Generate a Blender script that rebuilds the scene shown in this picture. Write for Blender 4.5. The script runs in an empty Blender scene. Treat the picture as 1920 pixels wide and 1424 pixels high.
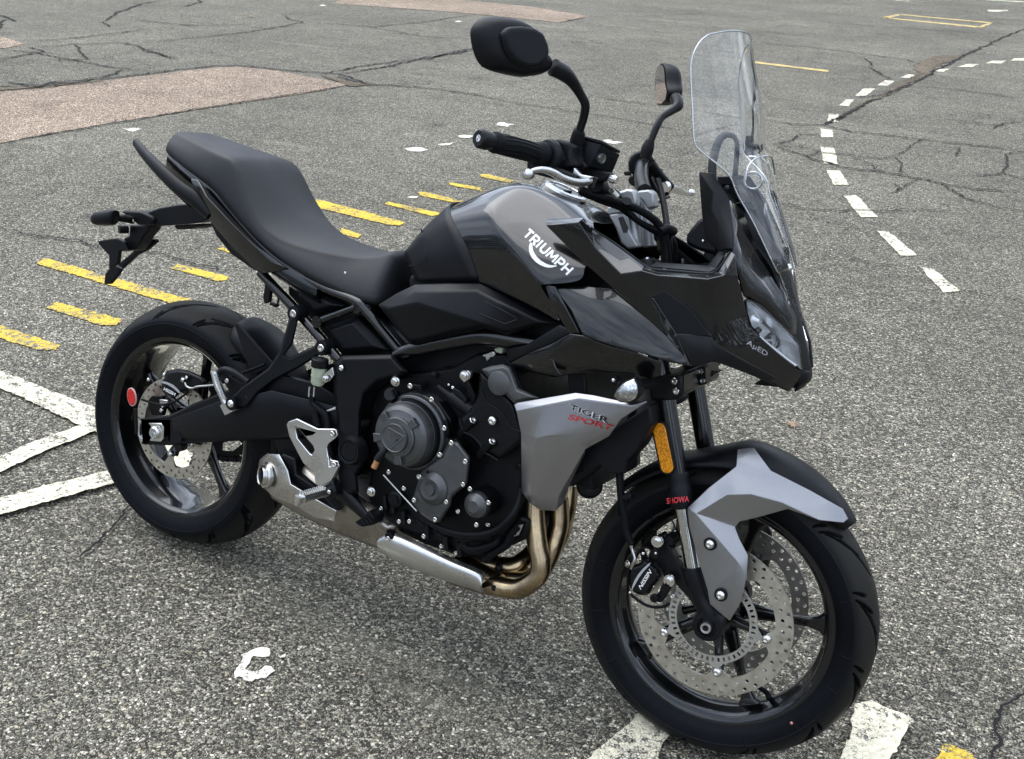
import bpy, bmesh, math, random
from mathutils import Vector, Matrix, geometry
random.seed(7)
sc = bpy.context.scene
COL = sc.collection
R_ = math.radians

# ------------------------------------------------------------------ camera, sky, sun, exposure
LEAN = R_(12.0)                                   # the motorcycle rests on its side stand
MB = Matrix.Translation((0, 0, .002)) @ Matrix.Rotation(-LEAN, 4, 'X')
FOC = 2061.953                                    # focal length in pixels of a 1920 wide picture
CAM_R = Matrix(((0.86983795, 0.47193155, 0.14374474), (0.23388926, -0.13794775, -0.96242726), (-0.43437053, 0.87077611, -0.23037191)))
CAM_C = Vector((1.90205, -2.06327, 1.18879))      # in the motorcycle's own upright frame
cam = bpy.data.objects.new('camera', bpy.data.cameras.new('camera')); COL.objects.link(cam)
cr = Matrix((CAM_R[0], -CAM_R[1], -CAM_R[2])).transposed().to_4x4()
cam.matrix_world = Matrix.Translation(MB @ CAM_C) @ (MB.to_3x3().to_4x4() @ cr)
cam.data.sensor_width = 36; cam.data.lens = FOC * 36 / 1920
cam.data.clip_start = .05; cam.data.clip_end = 2000
sc.camera = cam

SUN_EL, SUN_AZ = R_(60), R_(285)                  # azimuth measured from +Y towards +X
world = bpy.data.worlds.new('World'); sc.world = world; world.use_nodes = True
wn = world.node_tree; wn.nodes.clear()
sky = wn.nodes.new('ShaderNodeTexSky'); sky.sky_type = 'NISHITA'; sky.sun_disc = False
sky.sun_elevation = SUN_EL; sky.sun_rotation = SUN_AZ; sky.dust_density = 1.5; sky.air_density = 1.0; sky.ozone_density = 1.0
bg = wn.nodes.new('ShaderNodeBackground'); bg.inputs['Strength'].default_value = 0.15
wo = wn.nodes.new('ShaderNodeOutputWorld')
def wnode(t, **kw):
    n = wn.nodes.new(t)
    for k, v in kw.items(): setattr(n, k, v)
    return n
# overcast: the clear sky seen through a broken layer of pale cloud
tc = wnode('ShaderNodeTexCoord'); mp = wnode('ShaderNodeMapping'); mp.inputs['Scale'].default_value = (1.6, 1.6, 4.0)
wn.links.new(tc.outputs['Generated'], mp.inputs['Vector'])
nz = wnode('ShaderNodeTexNoise'); nz.inputs['Scale'].default_value = 2.2; nz.inputs['Detail'].default_value = 6; nz.inputs['Roughness'].default_value = .55
wn.links.new(mp.outputs[0], nz.inputs['Vector'])
rmp = wnode('ShaderNodeValToRGB'); rmp.color_ramp.elements[0].position = .35; rmp.color_ramp.elements[1].position = .66
rmp.color_ramp.elements[0].color = (1.9, 2.5, 3.5, 1); rmp.color_ramp.elements[1].color = (8.6, 9.2, 10.2, 1)
wn.links.new(nz.outputs['Fac'], rmp.inputs[0])
mx = wnode('ShaderNodeMix', data_type='RGBA'); mx.inputs[0].default_value = .85
wn.links.new(sky.outputs[0], mx.inputs[6]); wn.links.new(rmp.outputs[0], mx.inputs[7])
wn.links.new(mx.outputs[2], bg.inputs['Color']); wn.links.new(bg.outputs[0], wo.inputs['Surface'])

sun = bpy.data.objects.new('sun', bpy.data.lights.new('sun', 'SUN')); COL.objects.link(sun)
sun.data.energy = 1.3; sun.data.angle = R_(62); sun.data.color = (1, .985, .96)
sun.rotation_euler = (R_(90) - SUN_EL, 0, math.pi - SUN_AZ)
sc.view_settings.view_transform = 'Standard'; sc.view_settings.look = 'None'
sc.view_settings.exposure = 0.95; sc.view_settings.gamma = 1; sc.view_settings.use_curve_mapping = False

# ------------------------------------------------------------------ from a measured place in the picture to a point in space
# zoom windows used when measuring the photograph: origin x, origin y, scale
CR = dict(P=(0, 0, 1), A=(1040, 800, 2.2824), B=(150, 520, 2.636), C=(480, 620, 2.738), D=(900, 600, 2.638), E=(840, 0, 3.39), F=(1120, 30, 2.686),
          G=(1000, 340, 3.391), H=(150, 220, 2.954), T=(560, 330, 3.391), N=(1260, 300, 3.2367), U=(960, 220, 5.086), X=(150, 360, 7.111),
          K=(660, 660, 5.934), L=(640, 840, 4.174), M=(860, 560, 5.053), Q=(170, 560, 6.473), W=(170, 780, 6.473), Z=(340, 820, 6.473),
          g1=(0, 0, 2.1333), g2=(1300, 0, 2.3726), g3=(0, 440, 2.2962), g4=(600, 240, 3.2), g5=(0, 940, 2.4), g6=(1500, 600, 1.7286), g7=(420, 1180, 10.17), g8=(1350, 1150, 5.274))
RAKE = R_(23.1)
STEER_A = Vector((1.5151, 0, 0))
STEER = Matrix.Translation(STEER_A) @ Matrix.Rotation(0.04331, 4, Vector((-math.sin(RAKE), 0, math.cos(RAKE)))) @ Matrix.Translation(-STEER_A)
STEER_I = STEER.inverted()
IDENT = Matrix.Identity(4)
def ray(key, x, y):
    ox, oy, s = CR[key]
    u, v = ox + x / s, oy + y / s
    return CAM_R.transposed() @ Vector(((u - 960) / FOC, (v - 712) / FOC, 1))
def bp(key, x, y, Y, fr=IDENT):
    """the point on the lengthwise plane Y (metres, + to the rider's left) seen at this place; in frame fr (steered parts)"""
    fi = fr.inverted() if fr is not IDENT else IDENT
    c = fi @ CAM_C; d = fi.to_3x3() @ ray(key, x, y)
    t = (Y - c.y) / d.y
    return c + d * t
MBI = MB.inverted()
def gp(key, x, y, h=0.0):
    c = MB @ CAM_C; d = MB.to_3x3() @ ray(key, x, y)
    t = (h - c.z) / d.z
    return c + d * t
def pp(key, s, fr=IDENT):
    """'x,y,Ycm x,y,Ycm ...' -> points"""
    out = []
    for t in s.split():
        a = [float(q) for q in t.split(',')]
        out.append(bp(key, a[0], a[1], a[2] / 100, fr))
    return out
def p2(key, s, Y, fr=IDENT):
    out = []
    for t in s.split():
        a = [float(q) for q in t.split(',')]
        out.append(bp(key, a[0], a[1], Y, fr))
    return out

# ------------------------------------------------------------------ materials
MATS = {}
def new_mat(name):
    m = bpy.data.materials.new(name); m.use_nodes = True
    nt = m.node_tree; b = nt.nodes['Principled BSDF']
    MATS[name] = m
    return m, nt, b
def node(nt, t, ins=None, **kw):
    n = nt.nodes.new(t)
    for k, v in kw.items(): setattr(n, k, v)
    for k, v in (ins or {}).items():
        if hasattr(v, 'is_output'): nt.links.new(v, n.inputs[k])
        else: n.inputs[k].default_value = v
    return n
def simple(name, col, rough=.5, metal=0.0, coat=0.0, bump=0.0, bscale=400.0, vary=0.0, vscale=30.0, spec=.5, coat_r=.03, rvary=0.0, stretch=None, trans=0, ior=1.5, emit=None):
    m, nt, b = new_mat(name)
    b.inputs['Base Color'].default_value = (*col, 1); b.inputs['Roughness'].default_value = rough
    b.inputs['Metallic'].default_value = metal; b.inputs['Coat Weight'].default_value = coat; b.inputs['Coat Roughness'].default_value = coat_r
    b.inputs['Coat IOR'].default_value = 1.38; b.inputs['Specular IOR Level'].default_value = spec; b.inputs['IOR'].default_value = ior; b.inputs['Transmission Weight'].default_value = trans
    co = node(nt, 'ShaderNodeTexCoord').outputs['Object']
    if stretch:
        co = node(nt, 'ShaderNodeMapping', {'Vector': co, 'Scale': stretch}).outputs[0]
    if vary or rvary:
        n = node(nt, 'ShaderNodeTexNoise', {'Vector': co, 'Scale': vscale, 'Detail': 5.0, 'Roughness': .6})
        if vary:
            mr = node(nt, 'ShaderNodeMapRange', {'Value': n.outputs['Fac'], 1: .3, 2: .7, 3: 1 - vary, 4: 1 + vary})
            vm = node(nt, 'ShaderNodeVectorMath', {0: (*col,), 1: mr.outputs[0]}, operation='MULTIPLY')
            nt.links.new(vm.outputs[0], b.inputs['Base Color'])
        if rvary:
            mr = node(nt, 'ShaderNodeMapRange', {'Value': n.outputs['Fac'], 1: .3, 2: .7, 3: max(0, rough - rvary), 4: rough + rvary})
            nt.links.new(mr.outputs[0], b.inputs['Roughness'])
    if bump:
        n = node(nt, 'ShaderNodeTexNoise', {'Vector': co, 'Scale': bscale, 'Detail': 3.0})
        bn = node(nt, 'ShaderNodeBump', {'Height': n.outputs['Fac'], 'Strength': bump, 'Distance': .0008})
        nt.links.new(bn.outputs[0], b.inputs['Normal'])
    return m
gloss = simple('gloss_black_paint', (.0015, .0015, .002), .25, 0, 1.0, spec=.3, coat_r=.015, vary=.2, vscale=8)
satin = simple('matte_black_plastic', (.0040, .0045, .006), .42, spec=.20, bump=.25, bscale=900, rvary=.06, vscale=14)
satin2 = simple('satin_black_metal', (.005, .0055, .0065), .33, 0.0, .1, spec=.20, bump=.1, bscale=700, rvary=.08, vscale=20, coat_r=.3)
rubber = simple('black_rubber', (.0035, .004, .005), .55, spec=.14, bump=.3, bscale=600, rvary=.1, vscale=25, vary=.25)
tyre_m = simple('tyre_rubber', (.0030, .0037, .0055), .50, spec=.11, bump=.25, bscale=500, rvary=.12, vscale=9, vary=.35)

_nt = tyre_m.node_tree; _b = _nt.nodes['Principled BSDF']; _src = _b.inputs['Base Color'].links[0].from_socket
_at = _nt.nodes.new('ShaderNodeAttribute'); _at.attribute_name = 'dust'
_mx = node(_nt, 'ShaderNodeMix', {0: _at.outputs['Fac'], 6: _src, 7: (.024, .023, .020, 1)}, data_type='RGBA'); _nt.links.new(_mx.outputs[2], _b.inputs['Base Color'])
vinyl = simple('seat_vinyl', (.009, .0095, .0115), .5, spec=.36, bump=.35, bscale=1400, rvary=.05, vscale=7, vary=.1)
vinyl_side = simple('seat_side_vinyl', (.016, .017, .02), .55, bump=.5, bscale=700, rvary=.05, vscale=7, vary=.1)
silver = simple('silver_grey_metallic_paint', (.30, .30, .31), .31, .92, .8, bump=.05, bscale=1500, vary=.06, vscale=400, coat_r=.04)
engine_m = simple('grey_engine_casting', (.10, .103, .105), .38, .75, bump=.7, bscale=700, rvary=.08, vscale=30, vary=.15)
engine_b = simple('black_engine_casting', (.0032, .0036, .0045), .40, .1, spec=.22, bump=.8, bscale=500, rvary=.1, vscale=30, vary=.3)
steel = simple('brushed_steel', (.55, .54, .52), .27, 1.0, bump=.015, bscale=120, rvary=.05, vscale=9, vary=.07, stretch=(1, 5, 5))
alu = simple('bare_aluminium', (.66, .66, .65), .30, 1.0, bump=.015, bscale=400, rvary=.05, vscale=14, vary=.06)
chrome = simple('bright_bolt_steel', (.75, .74, .72), .16, 1.0, vary=.1, vscale=60)
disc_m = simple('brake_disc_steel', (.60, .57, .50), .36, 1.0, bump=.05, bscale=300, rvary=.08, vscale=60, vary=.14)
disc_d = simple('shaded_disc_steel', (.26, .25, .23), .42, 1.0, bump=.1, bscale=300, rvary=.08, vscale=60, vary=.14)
fork_c = simple('fork_tube_chrome', (.62, .62, .6), .1, 1.0)
clampm = simple('silver_painted_clamp', (.36, .37, .38), .42, .7, bump=.15, bscale=900, vary=.06)
whitep = simple('white_print', (.8, .8, .8), .4)
greyp = simple('grey_print', (.35, .36, .37), .35)
redp = simple('red_print', (.30, .012, .018), .4)
showa = simple('red_decal_print', (.8, .05, .07), .4)
blackp = simple('black_print', (.006, .006, .007), .35)
pink = simple('pink_paint_dot', (.7, .25, .25), .5)
reservoir_m = simple('translucent_reservoir', (.5, .56, .42), .3, vary=.15, vscale=60, trans=.3)
copper = simple('copper_fitting', (.65, .33, .16), .35, .9, vary=.2, vscale=90)
mirror_m = simple('mirror_glass', (.42, .43, .45), .02, 1.0)
def header_mat():
    m, nt, b = new_mat('heat_tinted_header_steel')
    co = node(nt, 'ShaderNodeTexCoord').outputs['Object']
    n = node(nt, 'ShaderNodeTexNoise', {'Vector': co, 'Scale': 14.0, 'Detail': 6.0, 'Roughness': .65})
    r = node(nt, 'ShaderNodeValToRGB', {0: n.outputs['Fac']})
    e = r.color_ramp.elements; e[0].position = .32; e[0].color = (.20, .15, .10, 1); e[1].position = .68; e[1].color = (.56, .44, .26, 1)
    e2 = r.color_ramp.elements.new(.5); e2.color = (.38, .29, .18, 1)
    nt.links.new(r.outputs[0], b.inputs['Base Color']); b.inputs['Metallic'].default_value = 1; b.inputs['Roughness'].default_value = .27
    bn = node(nt, 'ShaderNodeBump', {'Height': n.outputs['Fac'], 'Strength': .1, 'Distance': .002}); nt.links.new(bn.outputs[0], b.inputs['Normal'])
    return m
header = header_mat()
def glassy(name, tint, op=.12, rough=.02):
    m, nt, b = new_mat(name)
    nt.nodes.remove(b)
    out = nt.nodes['Material Output']
    tr = node(nt, 'ShaderNodeBsdfTransparent', {'Color': (*tint, 1)})
    gl = node(nt, 'ShaderNodeBsdfGlossy', {'Color': (1, 1, 1, 1), 'Roughness': rough})
    co = node(nt, 'ShaderNodeTexCoord').outputs['Object']
    nn = node(nt, 'ShaderNodeTexNoise', {'Vector': co, 'Scale': 9.0, 'Detail': 2.0})
    bn = node(nt, 'ShaderNodeBump', {'Height': nn.outputs['Fac'], 'Strength': .10, 'Distance': .01})
    nt.links.new(bn.outputs[0], gl.inputs['Normal'])
    lw = node(nt, 'ShaderNodeFresnel', {'IOR': 1.5})
    ad = node(nt, 'ShaderNodeMath', {0: lw.outputs[0], 1: op}, operation='ADD', use_clamp=True)
    mix = node(nt, 'ShaderNodeMixShader', {0: ad.outputs[0], 1: tr.outputs[0], 2: gl.outputs[0]})
    nt.links.new(mix.outputs[0], out.inputs['Surface'])
    return m
screen_m = glassy('clear_polycarbonate', (.95, .965, .97), .025)
lens_m = glassy('clear_lens', (.95, .96, .97), .03)
edge_m = glassy('polycarbonate_edge', (.62, .66, .68), .35, .15)
def reflector_mat(name, col, sc_=260.0):
    m, nt, b = new_mat(name)
    co = node(nt, 'ShaderNodeTexCoord').outputs['Object']
    v = node(nt, 'ShaderNodeTexVoronoi', {'Vector': co, 'Scale': sc_})
    mr = node(nt, 'ShaderNodeMapRange', {'Value': v.outputs['Distance'], 1: 0.0, 2: .7, 3: 1.25, 4: .55})
    vm = node(nt, 'ShaderNodeVectorMath', {0: col, 1: mr.outputs[0]}, operation='MULTIPLY')
    nt.links.new(vm.outputs[0], b.inputs['Base Color'])
    b.inputs['Roughness'].default_value = .25; b.inputs['Coat Weight'].default_value = .3; b.inputs['Specular IOR Level'].default_value = .25
    return m
red_ref = reflector_mat('red_reflector_plastic', (.70, .003, .005))
amber_ref = reflector_mat('amber_reflector_plastic', (.85, .31, .006))
indic_m = reflector_mat('faceted_indicator_reflector', (.75, .75, .74), 150.0)
MATS['faceted_indicator_reflector'].node_tree.nodes['Principled BSDF'].inputs['Metallic'].default_value = .9

# ------------------------------------------------------------------ mesh helpers
def link(name, me, mat, parent=None, smooth=35, bevel=0, seg=2, sub=0, solid=0, fr=None, kind=None, label=None, offset=-1):
    if fr is not None and fr is not IDENT: me.transform(fr)
    o = bpy.data.objects.new(name, me); COL.objects.link(o)
    if mat is not None and not me.materials: me.materials.append(mat)
    if parent is not None: o.parent = parent
    if smooth:
        me.shade_smooth()
        if not sub: me.set_sharp_from_angle(angle=R_(smooth))
    if solid:
        md = o.modifiers.new('thickness', 'SOLIDIFY'); md.thickness = solid; md.offset = offset
    if bevel:
        md = o.modifiers.new('bevel', 'BEVEL'); md.width = bevel; md.segments = seg; md.limit_method = 'ANGLE'; md.angle_limit = R_(28); md.harden_normals = False
    if sub:
        md = o.modifiers.new('subdivide', 'SUBSURF'); md.levels = sub; md.render_levels = sub
    if kind: o['kind'] = kind
    if label: o['label'] = label
    return o
def mesh_from(name, vs, fs, recalc=True):
    me = bpy.data.meshes.new(name); me.from_pydata([tuple(v) for v in vs], [], fs); me.update()
    if recalc:
        bm = bmesh.new(); bm.from_mesh(me); bmesh.ops.recalc_face_normals(bm, faces=bm.faces); bm.to_mesh(me); bm.free()
    return me
def cat(pts, n=6, closed=False):
    """Catmull-Rom through points (any dimension vectors)"""
    P = [Vector(p) for p in pts]; out = []; m = len(P)
    if m < 3 and not closed: 
        return [P[0].lerp(P[1], i / n) for i in range(n + 1)]
    rng = range(m) if closed else range(m - 1)
    for i in rng:
        if closed: a, b, c, d = P[(i - 1) % m], P[i], P[(i + 1) % m], P[(i + 2) % m]
        else: a, b, c, d = P[max(i - 1, 0)], P[i], P[i + 1], P[min(i + 2, m - 1)]
        for k in range(n):
            t = k / n
            out.append(.5 * ((2 * b) + (c - a) * t + (2 * a - 5 * b + 4 * c - d) * t * t + (3 * b - a - 3 * c + d) * t ** 3))
    if not closed: out.append(P[-1].copy())
    return out
def prism(name, pts, dy, mat, parent=None, bevel=.002, taper=1.0, fr=None, axis=Vector((0, 1, 0)), **kw):
    """outline pts swept by dy along axis (the near face is the outline itself, or shrunk when taper < 1: then the far face is full)"""
    n = len(pts); c = sum(pts, Vector()) / n
    near = [c + (p - c) * taper for p in pts]
    vs = near + [p + axis * dy for p in pts]
    fs = [list(range(n)), list(range(2 * n - 1, n - 1, -1))] + [[i, i + n, (i + 1) % n + n, (i + 1) % n] for i in range(n)]
    me = mesh_from(name, vs, fs)
    return link(name, me, mat, parent, bevel=bevel, fr=fr, **kw)
def layered(name, layers, mat, parent=None, bevel=.002, fr=None, **kw):
    """several outlines with equal point counts joined one after the other and capped"""
    n = len(layers[0]); vs = [p for l in layers for p in l]; fs = [list(range(n))]
    for k in range(len(layers) - 1):
        for i in range(n):
            j = (i + 1) % n
            fs.append([k * n + i, (k + 1) * n + i, (k + 1) * n + j, k * n + j])
    fs.append([(len(layers) - 1) * n + i for i in range(n)][::-1])
    return link(name, mesh_from(name, vs, fs), mat, parent, bevel=bevel, fr=fr, **kw)
def shrink(pts, f, dy=0):
    c = sum(pts, Vector()) / len(pts)
    return [c + (p - c) * f + Vector((0, dy, 0)) for p in pts]
def inset(pts, d, dy=0):
    """move an outline inwards by d metres (in X-Z) and by dy in Y"""
    n = len(pts); area = sum(pts[i].x * pts[(i + 1) % n].z - pts[(i + 1) % n].x * pts[i].z for i in range(n)); sg = 1 if area > 0 else -1
    out = []
    for i in range(n):
        a, b, c = pts[i - 1], pts[i], pts[(i + 1) % n]
        e1 = Vector((b.x - a.x, b.z - a.z)).normalized(); e2 = Vector((c.x - b.x, c.z - b.z)).normalized()
        n1 = Vector((-e1.y, e1.x)) * sg; n2 = Vector((-e2.y, e2.x)) * sg
        k = (n1 + n2); q = k.length_squared
        k = k * (2 / max(q, .6)) if q > 1e-6 else n1
        out.append(Vector((b.x + k.x * d, b.y + dy, b.z + k.y * d)))
    return out
def tube(name, pts, rad, mat, parent=None, n=14, smooth_path=True, cuts=6, fr=None, flat=None, **kw):
    """swept round bar; rad a number or a list per point; flat scales the section (a, b)"""
    pts = [Vector(p) for p in pts]
    rads = rad if isinstance(rad, (list, tuple)) else [rad] * len(pts)
    if smooth_path and len(pts) > 2:
        q = cat([Vector((*p, r)) for p, r in zip(pts, rads)], cuts)
        pts = [Vector(v[:3]) for v in q]; rads = [v[3] for v in q]
    vs = []; fs = []; m = len(pts); up = None
    for i in range(m):
        t = (pts[min(i + 1, m - 1)] - pts[max(i - 1, 0)]).normalized()
        if up is None: up = t.orthogonal().normalized() if abs(t.y) > .9 else (Vector((0, 1, 0)) - t * t.y).normalized()
        else: up = (up - t * up.dot(t)).normalized()
        sd = t.cross(up)
        fa, fb = flat or (1, 1)
        for k in range(n):
            a = 2 * math.pi * k / n
            vs.append(pts[i] + (up * math.cos(a) * fa + sd * math.sin(a) * fb) * rads[i])
    for i in range(m - 1):
        for k in range(n):
            fs.append([i * n + k, i * n + (k + 1) % n, (i + 1) * n + (k + 1) % n, (i + 1) * n + k])
    fs.append(list(range(n))[::-1]); fs.append([(m - 1) * n + k for k in range(n)])
    return link(name, mesh_from(name, vs, fs), mat, parent, smooth=kw.pop('smooth', 50), fr=fr, **kw)
def lathe_mesh(name, prof, n=48, closed=False, c=Vector((0, 0, 0)), axis='Y', arc=None):
    """prof: (radius, along) ; turned round axis Y through c (or any axis vector)"""
    vs = []; fs = []; m = len(prof)
    if axis == 'Y': M3 = Matrix.Identity(3)
    else: M3 = Vector((0, 1, 0)).rotation_difference(Vector(axis).normalized()).to_matrix()
    a0, a1 = arc or (0, 2 * math.pi); full = arc is None; steps = n if full else n + 1
    for i in range(steps):
        a = a0 + (a1 - a0) * i / n
        for r, y in prof:
            vs.append(c + M3 @ Vector((r * math.cos(a), y, r * math.sin(a))))
    for i in range(n):
        j = (i + 1) % steps
        for k in range(m - (0 if closed else 1)):
            l = (k + 1) % m
            fs.append([i * m + k, i * m + l, j * m + l, j * m + k])
    me = bpy.data.meshes.new(name); me.from_pydata([tuple(v) for v in vs], [], fs); me.update()
    bm = bmesh.new(); bm.from_mesh(me); bmesh.ops.remove_doubles(bm, verts=bm.verts, dist=1e-5); bmesh.ops.recalc_face_normals(bm, faces=bm.faces); bm.to_mesh(me); bm.free()
    return me
def lathe(name, prof, c, mat, parent=None, n=48, closed=False, axis='Y', fr=None, arc=None, **kw):
    return link(name, lathe_mesh(name, prof, n, closed, Vector(c), axis, arc), mat, parent, fr=fr, **kw)
def grid(name, rows, mat, parent=None, nu=4, nv=4, mirror=False, closed_v=False, fr=None, smooth=60, cap=False, thick=0, **kw):
    """a surface through rows of points, smoothed both ways. mirror adds the other half across Y=0"""
    R2 = [cat(r, nu, closed_v) if nu > 1 else [Vector(p) for p in r] for r in rows]
    if nv > 1:
        cols = list(zip(*R2)); cols = [cat(c, nv) for c in cols]; R2 = [list(r) for r in zip(*cols)]
    m = len(R2[0]); vs = [p for r in R2 for p in r]; fs = []
    for i in range(len(R2) - 1):
        for k in range(m if closed_v else m - 1):
            l = (k + 1) % m
            fs.append([i * m + k, i * m + l, (i + 1) * m + l, (i + 1) * m + k])
    if cap:
        fs.append(list(range(m))[::-1]); fs.append([(len(R2) - 1) * m + k for k in range(m)])
    if mirror:
        o = len(vs); vs += [Vector((v.x, -v.y, v.z)) for v in vs]; fs += [[q + o for q in f][::-1] for f in fs]
    me = mesh_from(name, vs, fs, False)
    bm = bmesh.new(); bm.from_mesh(me); bmesh.ops.remove_doubles(bm, verts=bm.verts, dist=2e-4); bmesh.ops.recalc_face_normals(bm, faces=bm.faces); bm.to_mesh(me); bm.free()
    return link(name, me, mat, parent, smooth=smooth, fr=fr, solid=thick, **kw)
def cage(name, V, F, mat, parent=None, mirror=True, sub=2, crease=(), cval=.7, solid=0, fr=None, allcrease=0.0, **kw):
    """hand-placed vertices V {key: point} and faces F 'a b c d; ...', mirrored and subdivided; crease edges 'a-b'"""
    keys = list(V); idx = {k: i for i, k in enumerate(keys)}
    vs = [V[k].copy() for k in keys]
    fs = [[idx[q] for q in f.split()] for f in F.split(';') if f.strip()]
    ce = set()
    for e in crease:
        ks = e.split('-')
        for a, b in zip(ks, ks[1:]): ce.add(frozenset((idx[a], idx[b])))
    me = bpy.data.meshes.new(name)
    if mirror:
        n = len(vs); vs2 = vs + [Vector((v.x, -v.y, v.z)) for v in vs]
        fs2 = fs + [[q + n for q in f][::-1] for f in fs]
        ce2 = ce | {frozenset(q + n for q in e) for e in ce}
    else: vs2, fs2, ce2 = vs, fs, ce
    bm = bmesh.new(); bv = [bm.verts.new(v) for v in vs2]
    for f in fs2:
        try: bm.faces.new([bv[q] for q in f])
        except ValueError: pass
    cl = bm.edges.layers.float.new('crease_edge')
    for e in bm.edges:
        k = frozenset((e.verts[0].index, e.verts[1].index))
    bm.verts.index_update()
    for e in bm.edges:
        k = frozenset((e.verts[0].index, e.verts[1].index))
        e[cl] = cval if k in ce2 else allcrease
    bmesh.ops.remove_doubles(bm, verts=bm.verts, dist=4e-4)
    for v in [v for v in bm.verts if not v.link_faces]: bm.verts.remove(v)
    bmesh.ops.recalc_face_normals(bm, faces=bm.faces)
    bm.to_mesh(me); bm.free()
    if not sub: return link(name, me, mat, parent, fr=fr, smooth=kw.pop('smooth', 30), solid=solid, offset=kw.pop('offset', 0), **kw)
    kw.pop('smooth', 0); o = link(name, me, mat, parent, fr=fr, sub=sub, smooth=60, **kw)
    if solid:
        md = o.modifiers.new('thickness', 'SOLIDIFY'); md.thickness = solid; md.offset = -1
    return o
def holed_plate(name, outer, holes, y0, y1, mat, parent=None, fr=None, c=(0, 0), kind=None):
    """flat plate in X-Z with real holes; outer and holes are lists of (x, z)"""
    loops = [outer] + holes
    tri = geometry.tessellate_polygon([[Vector((x, z, 0)) for x, z in l] for l in loops])
    flat = [p for l in loops for p in l]; n = len(flat)
    vs = [(c[0] + x, y0, c[1] + z) for x, z in flat] + [(c[0] + x, y1, c[1] + z) for x, z in flat]
    fs = [list(t) for t in tri] + [[q + n for q in t][::-1] for t in tri]
    o = 0
    for l in loops:
        k = len(l)
        for i in range(k): fs.append([o + i, o + (i + 1) % k, o + (i + 1) % k + n, o + i + n])
        o += k
    me = mesh_from(name, vs, fs)
    return link(name, me, mat, parent, smooth=30, fr=fr)
def circ(r, n, cx=0, cz=0, a0=0): return [(cx + r * math.cos(a0 + 2 * math.pi * i / n), cz + r * math.sin(a0 + 2 * math.pi * i / n)) for i in range(n)]
def lettering(name, txt, p0, p1, p2_, mat, parent=None, lift=Vector((0, -.0008, 0)), thick=.0006, bold=0.0, space=1.0, fr=None):
    """flat lettering stretched from p0 (start of the baseline) to p1 (its end) with p2_ the top of the first letter"""
    cu = bpy.data.curves.new(name, 'FONT'); cu.body = txt; cu.extrude = 0; cu.offset = bold; cu.space_character = space
    cu.resolution_u = 4
    tmp = bpy.data.objects.new(name, cu); COL.objects.link(tmp)
    dg = bpy.context.evaluated_depsgraph_get(); dg.update()
    me = bpy.data.meshes.new_from_object(tmp.evaluated_get(dg)); bpy.data.objects.remove(tmp)
    xs = [v.co.x for v in me.vertices]; ys = [v.co.y for v in me.vertices]
    x0, x1, y0, y1 = min(xs), max(xs), min(ys), max(ys)
    ex, ey = p1 - p0, p2_ - p0
    for v in me.vertices:
        v.co = p0 + ex * ((v.co.x - x0) / (x1 - x0)) + ey * ((v.co.y - y0) / (y1 - y0)) + lift
    me.update()
    return link(name, me, mat, parent, smooth=0, fr=fr)
def mirrored(o, name=None, parent=None):
    """a mirrored twin on the other side of the machine, with its own mesh"""
    me = o.data.copy(); me.transform(Matrix.Scale(-1, 4, Vector((0, 1, 0)))); me.flip_normals()
    c = o.copy(); c.data = me; COL.objects.link(c); c.parent = parent or o.parent
    return c
HEXM = {}
def bolt_mesh(style):
    if style in HEXM: return HEXM[style]
    bm = bmesh.new()
    def ring(r, y, n=16, a0=0): return [bm.verts.new((r * math.cos(a0 + 2 * math.pi * i / n), y, r * math.sin(a0 + 2 * math.pi * i / n))) for i in range(n)]
    def sk(a, b):
        n = len(a)
        for i in range(n): bm.faces.new([a[i], a[(i + 1) % n], b[(i + 1) % n], b[i]])
    if style == 'socket':
        rs = [ring(1, .3), ring(1, -.35), ring(.85, -.5), ring(.5, -.5), ring(.45, -.1)]
    elif style == 'button':
        rs = [ring(1, .2), ring(1, -.1), ring(.8, -.4), ring(.45, -.55), ring(.4, -.2)]
    else:
        rs = [ring(1.25, .2), ring(1.25, -.1), ring(.95, -.12), ring(.9, -.75), ring(.7, -.85)]
    for a, b in zip(rs, rs[1:]): sk(a, b)
    bm.faces.new(rs[-1])
    bmesh.ops.recalc_face_normals(bm, faces=bm.faces)
    me = bpy.data.meshes.new('bolt'); bm.to_mesh(me); bm.free(); me.shade_smooth(); me.set_sharp_from_angle(angle=R_(40)); me.materials.append(chrome)
    HEXM[style] = me
    return me
def bolt(p, r, parent, style='socket', name='bolt', mat=None, axis=None, fr=None):
    me = bolt_mesh(style)
    if mat:
        k = (style, mat.name)
        if k not in HEXM: m2 = me.copy(); m2.materials.clear(); m2.materials.append(mat); HEXM[k] = m2
        me = HEXM[k]
    o = bpy.data.objects.new(name, me); COL.objects.link(o); o.parent = parent
    o.location = (fr or IDENT) @ p; o.scale = (r, r, r)
    if axis: o.rotation_euler = Vector((0, -1, 0)).rotation_difference(Vector(axis)).to_euler()
    return o

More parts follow.
